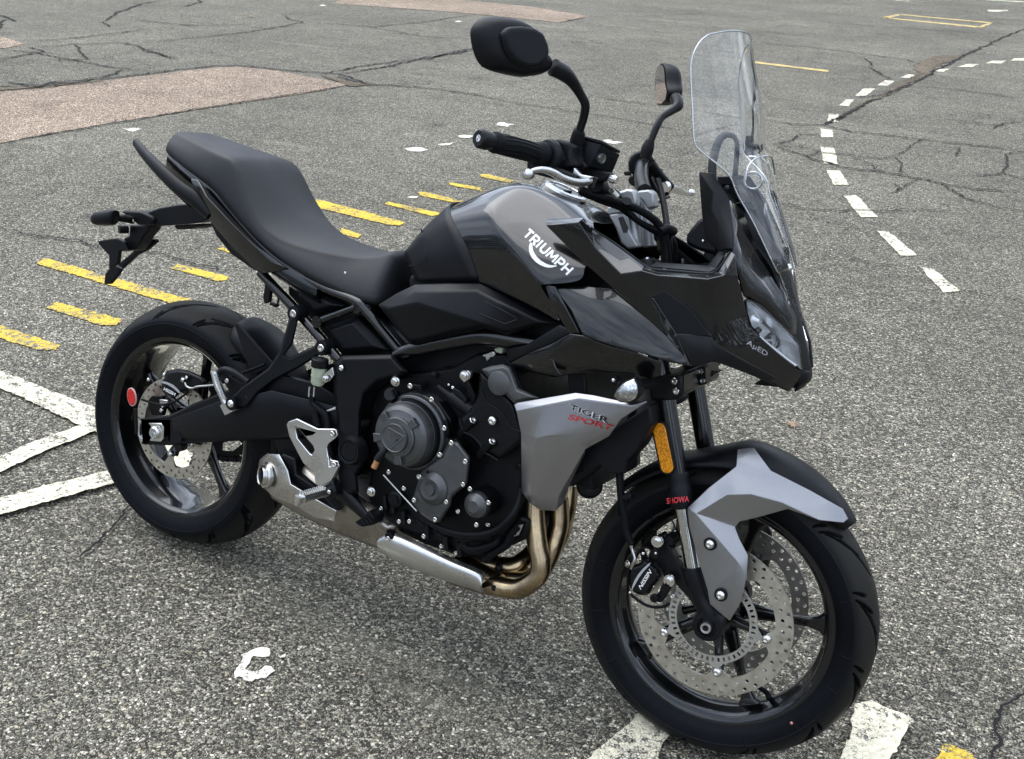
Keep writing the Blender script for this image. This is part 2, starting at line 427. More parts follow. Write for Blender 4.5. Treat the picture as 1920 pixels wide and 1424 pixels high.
from mathutils.bvhtree import BVHTree
def project_on(me_obj, target, fr=IDENT, lift=.0006):
    """lay a flat piece of lettering onto the panel behind it"""
    dg = bpy.context.evaluated_depsgraph_get(); dg.update()
    ev = target.evaluated_get(dg); tm = ev.to_mesh()
    tm.calc_loop_triangles(); bv = BVHTree.FromPolygons([v.co.copy() for v in tm.vertices], [list(p.vertices) for p in tm.loop_triangles]); ev.to_mesh_clear()
    bm = bmesh.new(); bm.from_mesh(me_obj.data)
    for _ in range(2):
        ed = [e for e in bm.edges if e.calc_length() > .006]
        if ed: bmesh.ops.subdivide_edges(bm, edges=ed, cuts=1, use_grid_fill=False)
    bmesh.ops.triangulate(bm, faces=bm.faces)
    for v in bm.verts:
        d = (v.co - CAM_C).normalized(); hit, nn, i, dist = bv.ray_cast(CAM_C, d)
        if hit is not None and (hit - v.co).length < .08: v.co = hit - d * lift
    bm.to_mesh(me_obj.data); bm.free()
# ------------------------------------------------------------------ the ground
def asphalt(name, base=(1, 1, 1), paint=None, wear=.0, seed=0.0, fine=0.0):
    """stone chips in bitumen; with paint: a coat of paint that is worn off the higher chips"""
    m, nt, b = new_mat(name)
    pos = node(nt, 'ShaderNodeNewGeometry').outputs['Position']
    warp = node(nt, 'ShaderNodeTexNoise', {'Vector': pos, 'Scale': 90.0, 'Detail': 1.0})
    wv = node(nt, 'ShaderNodeVectorMath', {0: warp.outputs['Color'], 1: (.006, .006, .006)}, operation='MULTIPLY')
    p2v = node(nt, 'ShaderNodeVectorMath', {0: pos, 1: wv.outputs[0]}, operation='ADD').outputs[0]
    v1 = node(nt, 'ShaderNodeTexVoronoi', {'Vector': p2v, 'Scale': 142.0, 'Randomness': 1.0})
    ve = node(nt, 'ShaderNodeTexVoronoi', {'Vector': p2v, 'Scale': 142.0, 'Randomness': 1.0}, feature='DISTANCE_TO_EDGE')
    v2 = node(nt, 'ShaderNodeTexVoronoi', {'Vector': p2v, 'Scale': 380.0})
    cellv = node(nt, 'ShaderNodeSeparateColor', {0: v1.outputs['Color']})
    cell2 = node(nt, 'ShaderNodeSeparateColor', {0: v2.outputs['Color']})
    # chip brightness
    r1 = node(nt, 'ShaderNodeValToRGB', {0: cellv.outputs[0]})
    e = r1.color_ramp.elements; e[0].position = 0; e[0].color = (.018, .018, .016, 1); e[1].position = 1; e[1].color = (.70, .675, .61, 1)
    for ps, cc in ((.28, (.042, .041, .037, 1)), (.55, (.125, .121, .106, 1)), (.78, (.29, .28, .245, 1)), (.92, (.43, .415, .37, 1))):
        q = e.new(ps); q.color = cc
    r2 = node(nt, 'ShaderNodeValToRGB', {0: cell2.outputs[0]})
    e = r2.color_ramp.elements; e[0].position = 0; e[0].color = (.02, .02, .019, 1); e[1].position = 1; e[1].color = (.45, .43, .38, 1)
    q = e.new(.6); q.color = (.085, .082, .072, 1)
    # gaps between chips filled with finer stuff
    gap = node(nt, 'ShaderNodeMapRange', {'Value': ve.outputs['Distance'], 1: .05, 2: .20, 3: 0.0, 4: 1.0})
    mixc = node(nt, 'ShaderNodeMix', {0: gap.outputs[0], 6: r2.outputs[0], 7: r1.outputs[0]}, data_type='RGBA')
    # warm tint on some chips
    tint = node(nt, 'ShaderNodeMix', {0: node(nt, 'ShaderNodeMapRange', {'Value': cellv.outputs[1], 1: .8, 2: 1.0, 3: 0.0, 4: .5}).outputs[0], 6: (1, 1, 1, 1), 7: (1.1, .93, .72, 1)}, data_type='RGBA')
    c1 = node(nt, 'ShaderNodeMix', {0: 1.0, 6: mixc.outputs[2], 7: tint.outputs[2]}, data_type='RGBA', blend_type='MULTIPLY')
    # clumps a few chips wide, then broad stains
    n3 = node(nt, 'ShaderNodeTexNoise', {'Vector': pos, 'Scale': 40.0, 'Detail': 6.0, 'Roughness': .75})
    k3 = node(nt, 'ShaderNodeMapRange', {'Value': n3.outputs['Fac'], 1: .3, 2: .7, 3: .80, 4: 1.20})
    n4 = node(nt, 'ShaderNodeTexNoise', {'Vector': pos, 'Scale': .55, 'Detail': 7.0, 'Roughness': .62})
    k4 = node(nt, 'ShaderNodeMapRange', {'Value': n4.outputs['Fac'], 1: .28, 2: .72, 3: .70, 4: 1.26})
    k = node(nt, 'ShaderNodeMath', {0: k3.outputs[0], 1: k4.outputs[0]}, operation='MULTIPLY')
    n5 = node(nt, 'ShaderNodeTexNoise', {'Vector': pos, 'Scale': 5.0, 'Detail': 8.0, 'Roughness': .8})
    k5 = node(nt, 'ShaderNodeMapRange', {'Value': n5.outputs['Fac'], 1: .3, 2: .7, 3: .78, 4: 1.24})
    kk = node(nt, 'ShaderNodeMath', {0: k.outputs[0], 1: k5.outputs[0]}, operation='MULTIPLY')
    cb = node(nt, 'ShaderNodeVectorMath', {0: c1.outputs[2], 1: kk.outputs[0]}, operation='MULTIPLY')
    # pale salt-like streaks
    mpn = node(nt, 'ShaderNodeMapping', {'Vector': pos, 'Rotation': (0, 0, R_(-28)), 'Scale': (.35, 2.2, 1)})
    n6 = node(nt, 'ShaderNodeTexNoise', {'Vector': mpn.outputs[0], 'Scale': .9, 'Detail': 5.0, 'Roughness': .6})
    k6 = node(nt, 'ShaderNodeMapRange', {'Value': n6.outputs['Fac'], 1: .60, 2: .76, 3: 0.0, 4: .45})
    n9 = node(nt, 'ShaderNodeTexNoise', {'Vector': pos, 'Scale': 1.7, 'Detail': 6.0, 'Roughness': .55})
    k9 = node(nt, 'ShaderNodeMapRange', {'Value': n9.outputs['Fac'], 1: .62, 2: .74, 3: 1.0, 4: .62})
    cb = node(nt, 'ShaderNodeVectorMath', {0: cb.outputs[0], 1: k9.outputs[0]}, operation='MULTIPLY')
    cs = node(nt, 'ShaderNodeMix', {0: k6.outputs[0], 6: cb.outputs[0], 7: (.34, .33, .29, 1)}, data_type='RGBA')
    cf = node(nt, 'ShaderNodeVectorMath', {0: cs.outputs[2], 1: base}, operation='MULTIPLY')
    # a web of hairline cracks in the weaker places
    wz = node(nt, 'ShaderNodeTexNoise', {'Vector': pos, 'Scale': 2.2, 'Detail': 6.0, 'Roughness': .7})
    wq = node(nt, 'ShaderNodeVectorMath', {0: wz.outputs['Color'], 1: (.9, .9, .9)}, operation='MULTIPLY')
    wp = node(nt, 'ShaderNodeVectorMath', {0: pos, 1: wq.outputs[0]}, operation='ADD')
    we = node(nt, 'ShaderNodeTexVoronoi', {'Vector': wp.outputs[0], 'Scale': 1.15}, feature='DISTANCE_TO_EDGE')
    wl = node(nt, 'ShaderNodeMapRange', {'Value': we.outputs['Distance'], 1: .0035, 2: .0085, 3: 1.0, 4: 0.0})
    wm = node(nt, 'ShaderNodeTexNoise', {'Vector': pos, 'Scale': .35, 'Detail': 3.0})
    wk = node(nt, 'ShaderNodeMapRange', {'Value': wm.outputs['Fac'], 1: .50, 2: .58, 3: 0.0, 4: .9})
    far = node(nt, 'ShaderNodeVectorMath', {0: pos, 1: (.4, .6, 0)}, operation='DISTANCE')
    wf = node(nt, 'ShaderNodeMapRange', {'Value': far.outputs['Value'], 1: 2.2, 2: 3.4, 3: 0.0, 4: 1.0})
    wa = node(nt, 'ShaderNodeMath', {0: node(nt, 'ShaderNodeMath', {0: wl.outputs[0], 1: wk.outputs[0]}, operation='MULTIPLY').outputs[0], 1: wf.outputs[0]}, operation='MULTIPLY')
    cf = node(nt, 'ShaderNodeMix', {0: wa.outputs[0], 6: cf.outputs[0], 7: (.012, .011, .010, 1)}, data_type='RGBA'); cf_out = cf.outputs[2]
    # relief
    h1 = node(nt, 'ShaderNodeMath', {0: cellv.outputs[2], 1: gap.outputs[0]}, operation='MULTIPLY')
    h2 = node(nt, 'ShaderNodeMath', {0: h1.outputs[0], 1: node(nt, 'ShaderNodeMath', {0: v2.outputs['Distance'], 1: .4}, operation='MULTIPLY').outputs[0]}, operation='SUBTRACT')
    bstr = 1.0
    col = cf_out; rough = .85
    if paint:
        n7 = node(nt, 'ShaderNodeTexNoise', {'Vector': pos, 'Scale': 60.0, 'Detail': 8.0, 'Roughness': .8})
        n8 = node(nt, 'ShaderNodeTexNoise', {'Vector': pos, 'Scale': 7.0, 'Detail': 5.0, 'Roughness': .65})
        ad = node(nt, 'ShaderNodeMath', {0: n7.outputs['Fac'], 1: node(nt, 'ShaderNodeMath', {0: n8.outputs['Fac'], 1: .55}, operation='MULTIPLY').outputs[0]}, operation='ADD')
        a2 = node(nt, 'ShaderNodeMath', {0: ad.outputs[0], 1: node(nt, 'ShaderNodeMath', {0: ve.outputs['Distance'], 1: .35}, operation='MULTIPLY').outputs[0]}, operation='ADD')
        wearr = node(nt, 'ShaderNodeMapRange', {'Value': a2.outputs[0], 1: .70 + wear, 2: .78 + wear, 3: 0.0, 4: 1.0})
        # every chip under the paint still shows as a slight change of tone
        tone = node(nt, 'ShaderNodeMapRange', {'Value': cellv.outputs[0], 1: 0.0, 2: 1.0, 3: .78, 4: 1.1})
        pc = node(nt, 'ShaderNodeVectorMath', {0: paint, 1: tone.outputs[0]}, operation='MULTIPLY')
        mixp = node(nt, 'ShaderNodeMix', {0: wearr.outputs[0], 6: col, 7: pc.outputs[0]}, data_type='RGBA')
        col = mixp.outputs[2]; bstr = .5
    nt.links.new(col, b.inputs['Base Color']); b.inputs['Roughness'].default_value = rough; b.inputs['Specular IOR Level'].default_value = .3
    bn = node(nt, 'ShaderNodeBump', {'Height': h2.outputs[0], 'Strength': bstr, 'Distance': .004})
    nt.links.new(bn.outputs[0], b.inputs['Normal'])
    return m
asph = asphalt('asphalt', (1.13, 1.09, .97))
asph_pink = asphalt('reddish_asphalt', (2.1, 1.68, 1.42))
yellow_m = asphalt('worn_yellow_road_paint', paint=(.72, .50, .06), wear=.03)
yellow_pale = asphalt('faded_yellow_road_paint', paint=(.66, .50, .20), wear=.02)
white_m = asphalt('worn_white_road_paint', paint=(.84, .77, .58), wear=.03)
white_b = asphalt('white_road_paint', paint=(.86, .82, .70), wear=-.01)
crack_m = simple('crack_shadow_and_dirt', (.005, .0045, .004), .95)
rubble_m = asphalt('crumbled_asphalt', (.95, .80, .62))

gm = mesh_from('ground', [(-300, -300, 0), (300, -300, 0), (300, 300, 0), (-300, 300, 0)], [[0, 1, 2, 3]])
ground = link('ground', gm, asph, None, smooth=0, kind='structure')
def ragged(pts, jit, step):
    out = []; n = len(pts)
    for i in range(n):
        a, b = pts[i], pts[(i + 1) % n]; k = max(1, int((b - a).length / step))
        for j in range(k):
            p = a.lerp(b, j / k); s = jit * (1 if j else .6)
            out.append(Vector((p.x + random.uniform(-s, s), p.y + random.uniform(-s, s), p.z)))
    return out
def flat_sheet(name, pts, mat, h, jit=.003, step=.012, label=None):
    pts = [Vector((p.x, p.y, h)) for p in pts]
    rg = ragged(pts, jit, step)
    tri = geometry.tessellate_polygon([rg])
    me = bpy.data.meshes.new(name); me.from_pydata([tuple(p) for p in rg], [], [list(t) for t in tri]); me.update()
    bm = bmesh.new(); bm.from_mesh(me)
    for f in bm.faces:
        f.normal_update()
        if f.normal.z < 0: f.normal_flip()
    bm.to_mesh(me); bm.free()
    return link(name, me, mat, ground, smooth=0, label=label)
def gpoly(key, s): return [gp(key, *[float(q) for q in t.split(',')]) for t in s.split()]
# reddish repair patches
for s, lb in (('-60,180 0,173.5 100,163 200,152 345,134 400,128 450,126 500,131 570,143 652,160 600,172 400,202 200,233 0,270 -60,281', 'large reddish patch'),
              ('-20,66 20,74 47,83 20,90 -30,96', None), ('623,7 640,0 680,-9 820,-4 1000,14 1108,32 1048,43 860,24', 'far reddish patch')):
    flat_sheet('asphalt_patch', gpoly('P', s), asph_pink, .004, .01, .05, label=lb)
# yellow bay lines
for s in ('86,486 70,492 69,496 330,573 366,566', '87,579 107,568.5 231,601 218,612 187,610.7', '-50,594 0,612 113,649 104.5,658 70,658 0,636 -50,618',
          '322,505 333,496.6 429,520.6 424,527 409,529', '407,468 418,464 480,481 470,488', '588,377 600,376 759,418 750,424 728,423 600,392',
          '640,429 678,441.6 672,448 636,440', '720,384 728,379.7 830,402 812,407', '784,361.5 797,361 870,379 850,381 788,368', '840,343 900,352.5 905,360 846,349',
          '900,328.5 912,328 965,340 955,344 902,333', '1763,1401 1789,1400 1824,1416 1845,1445 1750,1445'):
    flat_sheet('yellow_line', gpoly('P', s), yellow_m, .004, .005, .011)
for s in ('1385,112.5 1553.7,132.8 1553,136 1385,116',):
    flat_sheet('yellow_line', gpoly('P', s), yellow_pale, .004, .01, .05, label='far thin yellow line')
for s in ('1650,34 1683,27.3 1690,29 1660,36', '1690,27.3 1862,43 1855,44.5 1690,29', '1852,44.5 1862,43.4 1841,52.5 1830,52', '1650,34 1660,33.5 1840,50.5 1830,52.5'):
    flat_sheet('yellow_line', gpoly('P', s), yellow_pale, .004, .008, .08)
# white dashes of the curve
for s in ('1005,1190 1065,1200 1190,1298 1110,1305', '815,1030 870,1035 995,1140 920,1140', '667,872 725,873 820,968 745,970', '590,760 650,762 692,825 625,826',
          '565,655 628,663 642,733 580,730', '567,575 620,582 620,612 567,615', '605,508 648,510 645,545 592,545', '680,445 715,445 690,475 650,472', '755,397 810,397 770,428 720,428',
          '850,360 895,362 865,383 815,382', '955,333 1000,337 965,350 918,348', '1100,308 1143,308 1110,322 1068,320', '1215,287 1272,287 1240,300 1175,300', '1330,272 1390,272 1370,284 1300,284',
          '1425,262 1500,260 1490,272 1412,272'):
    flat_sheet('white_dash', gpoly('g2', s), white_m, .004, .006, .04)
for s in ('900,2 960,6 960,8 900,4', '1300,0 1471,8 1471,12 1300,2', '1310,46 1400,46 1400,50 1350,55 1310,52'):
    flat_sheet('white_line', gpoly('g2', s), white_m, .004, .01, .1)
# white bands at the left and at the lower edge
for _k, s in enumerate(('-60,675 0,699 80,730 150,757 250,799 350,846 362,858 349,886 250,848 146,799 70,762 0,731 -60,703', '152,803 185,794 203,790 222,800 210,808 183,812.4 90,850 0,891 -60,916 -60,885 0,861.6 80,828',
          '-60,957 0,943 100,915 205,890 240,885 236,905 218,912.6 110,943 0,973.5 -60,990', '1205,1343 1262,1384 1247,1397 1228,1445 1090,1445 1126,1410', '1598,1335 1632,1326 1708,1362 1690,1395 1665,1445 1572,1445 1592,1385')):
    flat_sheet('white_line', gpoly('P', s), white_m, .008 + .003 * _k, .004, .012)
flat_sheet('painted_letter', gpoly('g7', '730,360 800,375 880,400 890,480 870,540 800,555 720,560 560,535 520,590 500,640 450,720 400,780 480,820 600,830 700,800 790,720 900,730 985,820 880,880 800,960 700,955 640,985 600,970 540,1025 380,1000 360,940 280,925 200,960 200,830 290,700 360,590 330,510 420,480 500,440 600,390'), white_b, .004, .0015, .006, label='white painted letter C')
for k, s in (('g7', '1030,540 1100,525 1190,480 1160,560 1080,575'), ('P', '758,280 775,277.5 790,278 803,282 790,285.5 770,285'), ('P', '820,272 835,270 850,269 843,273 828,274.5'), ('P', '858,256 870,254 888,256 880,260 862,259'),
             ('P', '934,231 945,230 950,233 968,234 955,236 952,239 942,237 930,236'), ('P', '1130,264 1142,263 1150,266 1169,268 1155,271 1140,270'), ('P', '230,242 240,243 250,241 265,243 255,246 250,248.5 240,246'),
             ('P', '764,371 775,369 783,370 781,373 770,373'), ('P', '598,11 605,9.5 612,11 605,12.5'), ('P', '852,41 860,39.5 867,41 860,42.5')):
    flat_sheet('white_paint_spot', gpoly(k, s), white_b, .004, .003, .01)
# cracks: jagged narrow dark strips, the gap's shadow painted in with the dirt
def crack(key, s, w, jag=.75, kids=True):
    P = gpoly(key, s); vs = []; fs = []; path = []
    for a, b in zip(P, P[1:]):
        d = (b - a).length; k = max(2, int(d / max(.012, w * 1.3)))
        nrm = Vector((-(b - a).y, (b - a).x, 0)).normalized()
        off = 0
        for j in range(k):
            off = off * .7 + random.uniform(-1, 1) * w * jag
            path.append(a.lerp(b, j / k) + nrm * off)
    path.append(P[-1]); n = len(path)
    for i, p in enumerate(path):
        t = (path[min(i + 1, n - 1)] - path[max(i - 1, 0)]); nn = Vector((-t.y, t.x, 0)).normalized()
        ww = w * random.uniform(.25, .75) * min(1, .25 + 6 * min(i, n - 1 - i) / n)
        vs += [(p.x + nn.x * ww, p.y + nn.y * ww, .009), (p.x - nn.x * ww, p.y - nn.y * ww, .009)]
        if i: fs.append([2 * i - 2, 2 * i - 1, 2 * i + 1, 2 * i])
    for _b in range(int(min(9, n * .035)) if n > 14 else 0):
        i = random.randrange(3, n - 3); p = path[i]; t = (path[i + 1] - path[i - 1]).normalized(); ang = random.choice((-1, 1)) * random.uniform(.5, 1.2)
        d = Vector((t.x * math.cos(ang) - t.y * math.sin(ang), t.x * math.sin(ang) + t.y * math.cos(ang), 0)); L = random.uniform(4, 16) * max(w, .012); m = random.randint(4, 9); o = len(vs); q_ = p.copy()
        for k in range(m + 1):
            ww = w * .28 * (1 - k / (m + .5)); nn = Vector((-d.y, d.x, 0)); vs += [(q_.x + nn.x * ww, q_.y + nn.y * ww, .0105), (q_.x - nn.x * ww, q_.y - nn.y * ww, .0105)]
            if k: fs.append([o + 2 * k - 2, o + 2 * k - 1, o + 2 * k + 1, o + 2 * k])
            q_ = q_ + d * (L / m) + nn * random.uniform(-1, 1) * L / m * .45
    me = bpy.data.meshes.new('crack'); me.from_pydata(vs, [], fs); me.update()
    bm = bmesh.new(); bm.from_mesh(me)
    for f in bm.faces:
        f.normal_update()
        if f.normal.z < 0: f.normal_flip()
    bm.to_mesh(me); bm.free()
    link('crack', me, crack_m, ground, smooth=0)
for key, s, w in (('g2', '320,535 450,555 560,560 640,575 700,590 850,605 1000,625 1200,645 1480,682', .020), ('g2', '350,650 480,655 560,680 660,690 770,705 850,710 890,700', .012),
                  ('g2', '350,650 470,690 560,720 700,755 820,765 960,790 1100,820 1250,845 1480,862', .018), ('g2', '890,700 940,675 980,645 1020,620', .009), ('g2', '890,700 930,735 920,775', .009),
                  ('g2', '395,925 480,930 640,945 700,938 850,945 940,935 1170,945', .011), ('g2', '270,190 500,212 700,235 950,270 1010,290', .02), ('g2', '780,300 820,325 870,355', .02), ('g2', '760,260 800,300', .015),
                  ('g2', '349,645 420,635 470,605 560,600', .014), ('g2', '1200,790 1300,785 1380,775 1395,735 1390,690 1480,678', .011), ('g2', '1380,775 1480,802', .01), ('g2', '1100,820 1200,885 1330,920 1480,948', .012),
                  ('g2', '640,1130 800,1180 900,1190 1010,1220', .006), ('g2', '1190,1295 1320,1325 1480,1347', .007), ('g2', '980,385 1200,405 1480,447', .016), ('g2', '1330,580 1380,550 1480,548', .014),
                  ('g2', '890,860 920,840 880,820', .009), ('g2', '890,860 1000,800', .007), ('g2', '490,700 570,680', .008), ('g2', '700,700 800,740 810,760', .008), ('g2', '1160,700 1190,660', .01), ('g2', '1330,85 1471,95 1500,98', .03),
                  ('g2', '640,540 700,500 760,470 830,440', .045), ('g2', '700,440 860,425 960,380 1060,325 1180,265 1250,225', .04), ('g2', '1220,245 1330,190 1400,160 1480,130', .05), ('g2', '560,560 600,545 660,520', .035),
                  ('g2', '0,500 100,510 200,530 330,540', .012), ('g2', '0,610 60,590 160,565 220,555', .010), ('g2', '400,90 900,125 1471,165', .02),
                  ('g1', '-20,912 0,915 120,945 300,965 390,1000 590,1010 700,1040 780,1065 870,1080 1020,1083', .0085), ('g1', '-30,374 0,370 220,350 400,320 600,295 850,268 960,265 1100,280 1350,300 1470,340 1650,350 1920,385', .025),
                  ('g1', '-30,585 0,579 200,540 500,490 850,430 1180,380 1400,345 1500,342', .014), ('g1', '0,200 150,215 300,245 440,270 600,290', .018), ('g1', '0,330 150,345 250,330 420,320', .03), ('g1', '0,350 120,352 300,335', .02),
                  ('g1', '120,170 300,155 430,140 600,120', .02), ('g1', '120,195 300,180 500,175 600,205 700,240', .02), ('g1', '410,90 460,60 560,20 640,5', .03), ('g1', '410,90 440,110', .02),
                  ('g1', '620,170 820,150 1000,130 1150,105 1210,90 1160,80 1130,60', .02), ('g1', '1280,300 1500,260 1700,235 1930,200', .03), ('g1', '1350,300 1500,278 1700,240 1930,186', .03), ('g1', '1340,310 1420,330 1500,340', .04),
                  ('g1', '0,60 60,90', .03), ('g1', '0,120 20,80', .03), ('g1', '1200,90 1500,110 1700,90 1900,60', .018), ('g1', '1450,105 1700,150 1910,160', .015), ('g1', '520,80 760,105 1000,100', .018), ('g1', '0,240 180,210 100,190', .02),
                  ('g1', '300,330 450,300 500,280', .02), ('g1', '740,30 800,10 800,0', .03), ('g1', '200,250 350,240 300,180', .016), ('g1', '550,200 620,215 700,235', .02),
                  ('E', '0,588 160,605 400,655 600,685 850,725 1000,745 1250,790 1580,853', .011), ('E', '900,610 1080,645 1350,675 1560,696', .011), ('E', '1340,1020 1480,990 1590,958', .006), ('E', '700,150 880,110 1000,105 1200,110 1695,88', .015),
                  ('E', '780,140 950,165 1170,190 1500,225 1640,236', .016), ('P', '247,950 225,977 200,1005 179,1027 142,1052', .009), ('P', '1925,1300 1900,1314 1876,1329 1867,1364 1870,1392 1858,1430', .010)):
    _p = gpoly(key, s); _d = min((q - cam.matrix_world.translation).length for q in _p)
    crack(key, s, min(w * (.85 if _d < 5 else 1.0), .026))
# the broken seam that runs to the upper right: crumbled filling
for s in ('630,545 700,500 760,465 860,428 900,410 985,372 1030,345 1060,330 1075,300 1180,262 1200,248 1090,250 1000,275 975,300 1000,330 940,360 880,385 800,440 745,455 700,490 650,515',):
    flat_sheet('crumbled_seam', gpoly('g2', s), rubble_m, .0065, .02, .06)
for s in ('1270,300 1400,325 1480,345 1400,350 1330,322', '0,346 120,352 250,334 420,322 400,332 200,350 0,365'):
    flat_sheet('crumbled_seam', gpoly('g1', s), rubble_m, .0065, .02, .06)

# the wood round the car park, out of the picture but mirrored in the paint
def wood():
    rnd = random.Random(3); vs = []; fs = []
    import math as m_
    prof = [8 + 3.2 * m_.sin(k * .9) + 2.2 * m_.sin(k * 2.3 + 1) + 1.5 * m_.sin(k * 5.1 + 2) for k in range(0, 73)]
    for i in range(52000):
        a = rnd.uniform(0, 2 * m_.pi); k = a / (2 * m_.pi) * 72; h = prof[int(k)] * (1 - (k - int(k))) + prof[int(k) + 1] * (k - int(k))
        r = 44 + rnd.uniform(0, 9) + 4 * m_.sin(a * 3); z = h * 1.45 * rnd.random() ** .8 + rnd.uniform(-.5, .5); s = rnd.uniform(.14, .5)
        c = Vector((r * m_.cos(a), r * m_.sin(a), max(.2, z))); u = Vector((rnd.uniform(-1, 1), rnd.uniform(-1, 1), rnd.uniform(-1, 1))).normalized(); v = u.orthogonal().normalized()
        o = len(vs); vs += [c + u * s, c + v * s * .8, c - u * s, c - v * s * .8]; fs.append([o, o + 1, o + 2, o + 3])
    for i in range(170):
        a = rnd.uniform(0, 2 * m_.pi); r = 43 + rnd.uniform(0, 7); b = .16 + rnd.random() * .15; o = len(vs); c = Vector((r * m_.cos(a), r * m_.sin(a), 0)); t = Vector((-m_.sin(a), m_.cos(a), 0)); n_ = Vector((m_.cos(a), m_.sin(a), 0))
        for z, q_ in ((0, 1), (9, .5)):
            vs += [c + t * b * q_ + Vector((0, 0, z)), c + n_ * b * q_ + Vector((0, 0, z)), c - t * b * q_ + Vector((0, 0, z)), c - n_ * b * q_ + Vector((0, 0, z))]
        for j in range(4): fs.append([o + j, o + (j + 1) % 4, o + 4 + (j + 1) % 4, o + 4 + j])
    me = bpy.data.meshes.new('distant_wood'); me.from_pydata([tuple(v) for v in vs], [], fs); me.update()
    link('distant_wood', me, simple('dark_foliage', (.035, .05, .022), .7, vary=.5, vscale=.6), None, smooth=0, kind='stuff')
wood()
# ------------------------------------------------------------------ the motorcycle (one thing; everything below hangs from this Empty)
bike = bpy.data.objects.new('motorcycle', None); COL.objects.link(bike)
bike.matrix_world = MB
bike['label'] = 'black and silver sport touring motorcycle with tall clear windscreen, leaning on its stand'
bike['category'] = 'motorcycle'
FW = Vector((1.418, 0, .300)); RW = Vector((0, 0, .315))

def tyre(name, C, prof, parent, fr, grooves, nper=1100):
    """prof: list of (radius, y) from one bead to the other; grooves(s, y) -> depth 0..1 with s the distance round the tread"""
    P = cat([Vector((r, y, 0)) for r, y in prof], 8); m = len(P)
    rmax = max(p.x for p in P); circ_len = 2 * math.pi * rmax
    vs = []; fs = []
    # local normals of the profile
    nr = []
    for i in range(m):
        t = (P[min(i + 1, m - 1)] - P[max(i - 1, 0)]).normalized(); nn = Vector((t.y, -t.x, 0))
        if nn.x < 0 and abs(P[i].y) < .8 * max(abs(p.y) for p in P): nn = -nn
        nr.append(nn)
    mid = Vector((sum(p.x for p in P) / m, 0, 0))
    for i in range(m):
        if (P[i] - mid).dot(nr[i]) < 0: nr[i] = -nr[i]
    hw_ = max(abs(p.y) for p in P); rs_ = .2635 if hw_ < .07 else .262; dust = []
    for j in range(nper):
        a = 2 * math.pi * j / nper; ca, sa = math.cos(a), math.sin(a); s = circ_len * j / nper
        for i in range(m):
            d = grooves(s, P[i].y, P[i].x, circ_len) if P[i].x > rmax * .86 else 0
            d = d * .0080
            if abs(P[i].y) > .8 * hw_ and .0 < P[i].x - rs_ < .0022: d -= .0012
            if abs(P[i].y) > .8 * hw_ and P[i].x < rs_ and P[i].x > .240 and (j % 75) in (0, 1): d -= .0007
            r = P[i].x - nr[i].x * d; y = P[i].y - nr[i].y * d; dust.append(max(0, min(1, (P[i].x - rmax + .040) / .022)) * (.75 if d <= 0 else .1))
            vs.append((C.x + r * ca, C.y + y, C.z + r * sa))
    for j in range(nper):
        k = (j + 1) % nper
        for i in range(m - 1):
            fs.append((j * m + i, j * m + i + 1, k * m + i + 1, k * m + i))
    me = bpy.data.meshes.new(name); me.from_pydata(vs, [], fs); me.update(); me.flip_normals()
    at_ = me.attributes.new('dust', 'FLOAT', 'POINT'); at_.data.foreach_set('value', dust)
    if me.polygons[0].normal.dot(Vector(me.polygons[0].center) - C) < 0 and False: me.flip_normals()
    return link(name, me, tyre_m, parent, smooth=50, fr=fr)

def make_grooves(L, halfw, n, slant):
    """slanting curved grooves, mirrored either side of the centre, half a pitch apart"""
    pitch = L / n
    def g(s, y, r, circ_len):
        if y > 0: s = s + pitch / 2
        a = abs(y)
        if a > halfw: return 0
        best = 0
        for k, (y0, y1, w, ph, sl) in enumerate(slant):
            if not (y0 < a < y1): continue
            q = (a - y0) / (y1 - y0)
            c = ph * pitch + sl * (a - y0) + .35 * sl * (a - y0) * (q - .5)
            d = (s - c + pitch / 2) % pitch - pitch / 2
            ww = w * (.35 + .65 * math.sin(math.pi * min(1, max(0, q * .92 + .06))))
            ww *= 1.35
            if abs(d) < ww: best = max(best, min(1, 1.6 * (1 - abs(d) / ww)))
        return best
    return g
fg = make_grooves(2 * math.pi * .3, .059, 12, [(.003, .040, .0060, 0.0, 2.2), (.018, .055, .0050, .30, 1.7), (.030, .0585, .0044, .60, 1.1), (.040, .0588, .0038, .84, .7)])
rg_ = make_grooves(2 * math.pi * .315, .087, 13, [(.004, .055, .0070, 0.0, 2.0), (.028, .078, .0060, .32, 1.5), (.050, .085, .0052, .62, 1.0), (.064, .086, .0045, .85, .7)])

def holes_disc(c, rb, rt, tabs, nh, hr, rows, y0, y1, mat, name, parent, fr, tab_r, a_off, n=180, wave=0.0, tabw=.28):
    """brake disc: ring with an inner edge that reaches in to carrier tabs, drilled in rows"""
    outer = [((rt + wave * math.cos(10 * a)) * math.cos(a), (rt + wave * math.cos(10 * a)) * math.sin(a)) for a in [2 * math.pi * i / n for i in range(n)]]
    inner = []
    for i in range(n):
        a = 2 * math.pi * i / n
        d = min(abs((a - t + math.pi) % (2 * math.pi) - math.pi) for t in tabs)
        k = max(0, 1 - d / tabw); k = k * k * (3 - 2 * k)
        inner.append(((rb - (rb - tab_r) * k) * math.cos(a), (rb - (rb - tab_r) * k) * math.sin(a)))
    holes = []
    for i in range(nh):
        a = 2 * math.pi * i / nh + a_off
        for j, rr in enumerate(rows):
            aa = a + j * 2 * math.pi / nh / len(rows)
            holes.append(circ(hr, 10, rr * math.cos(aa), rr * math.sin(aa)))
    for t in tabs: holes.append(circ(.0045, 10, (tab_r + .008) * math.cos(t), (tab_r + .008) * math.sin(t)))
    return holed_plate(name, outer, holes + [inner], y0, y1, mat, parent, fr, (c.x, c.z))

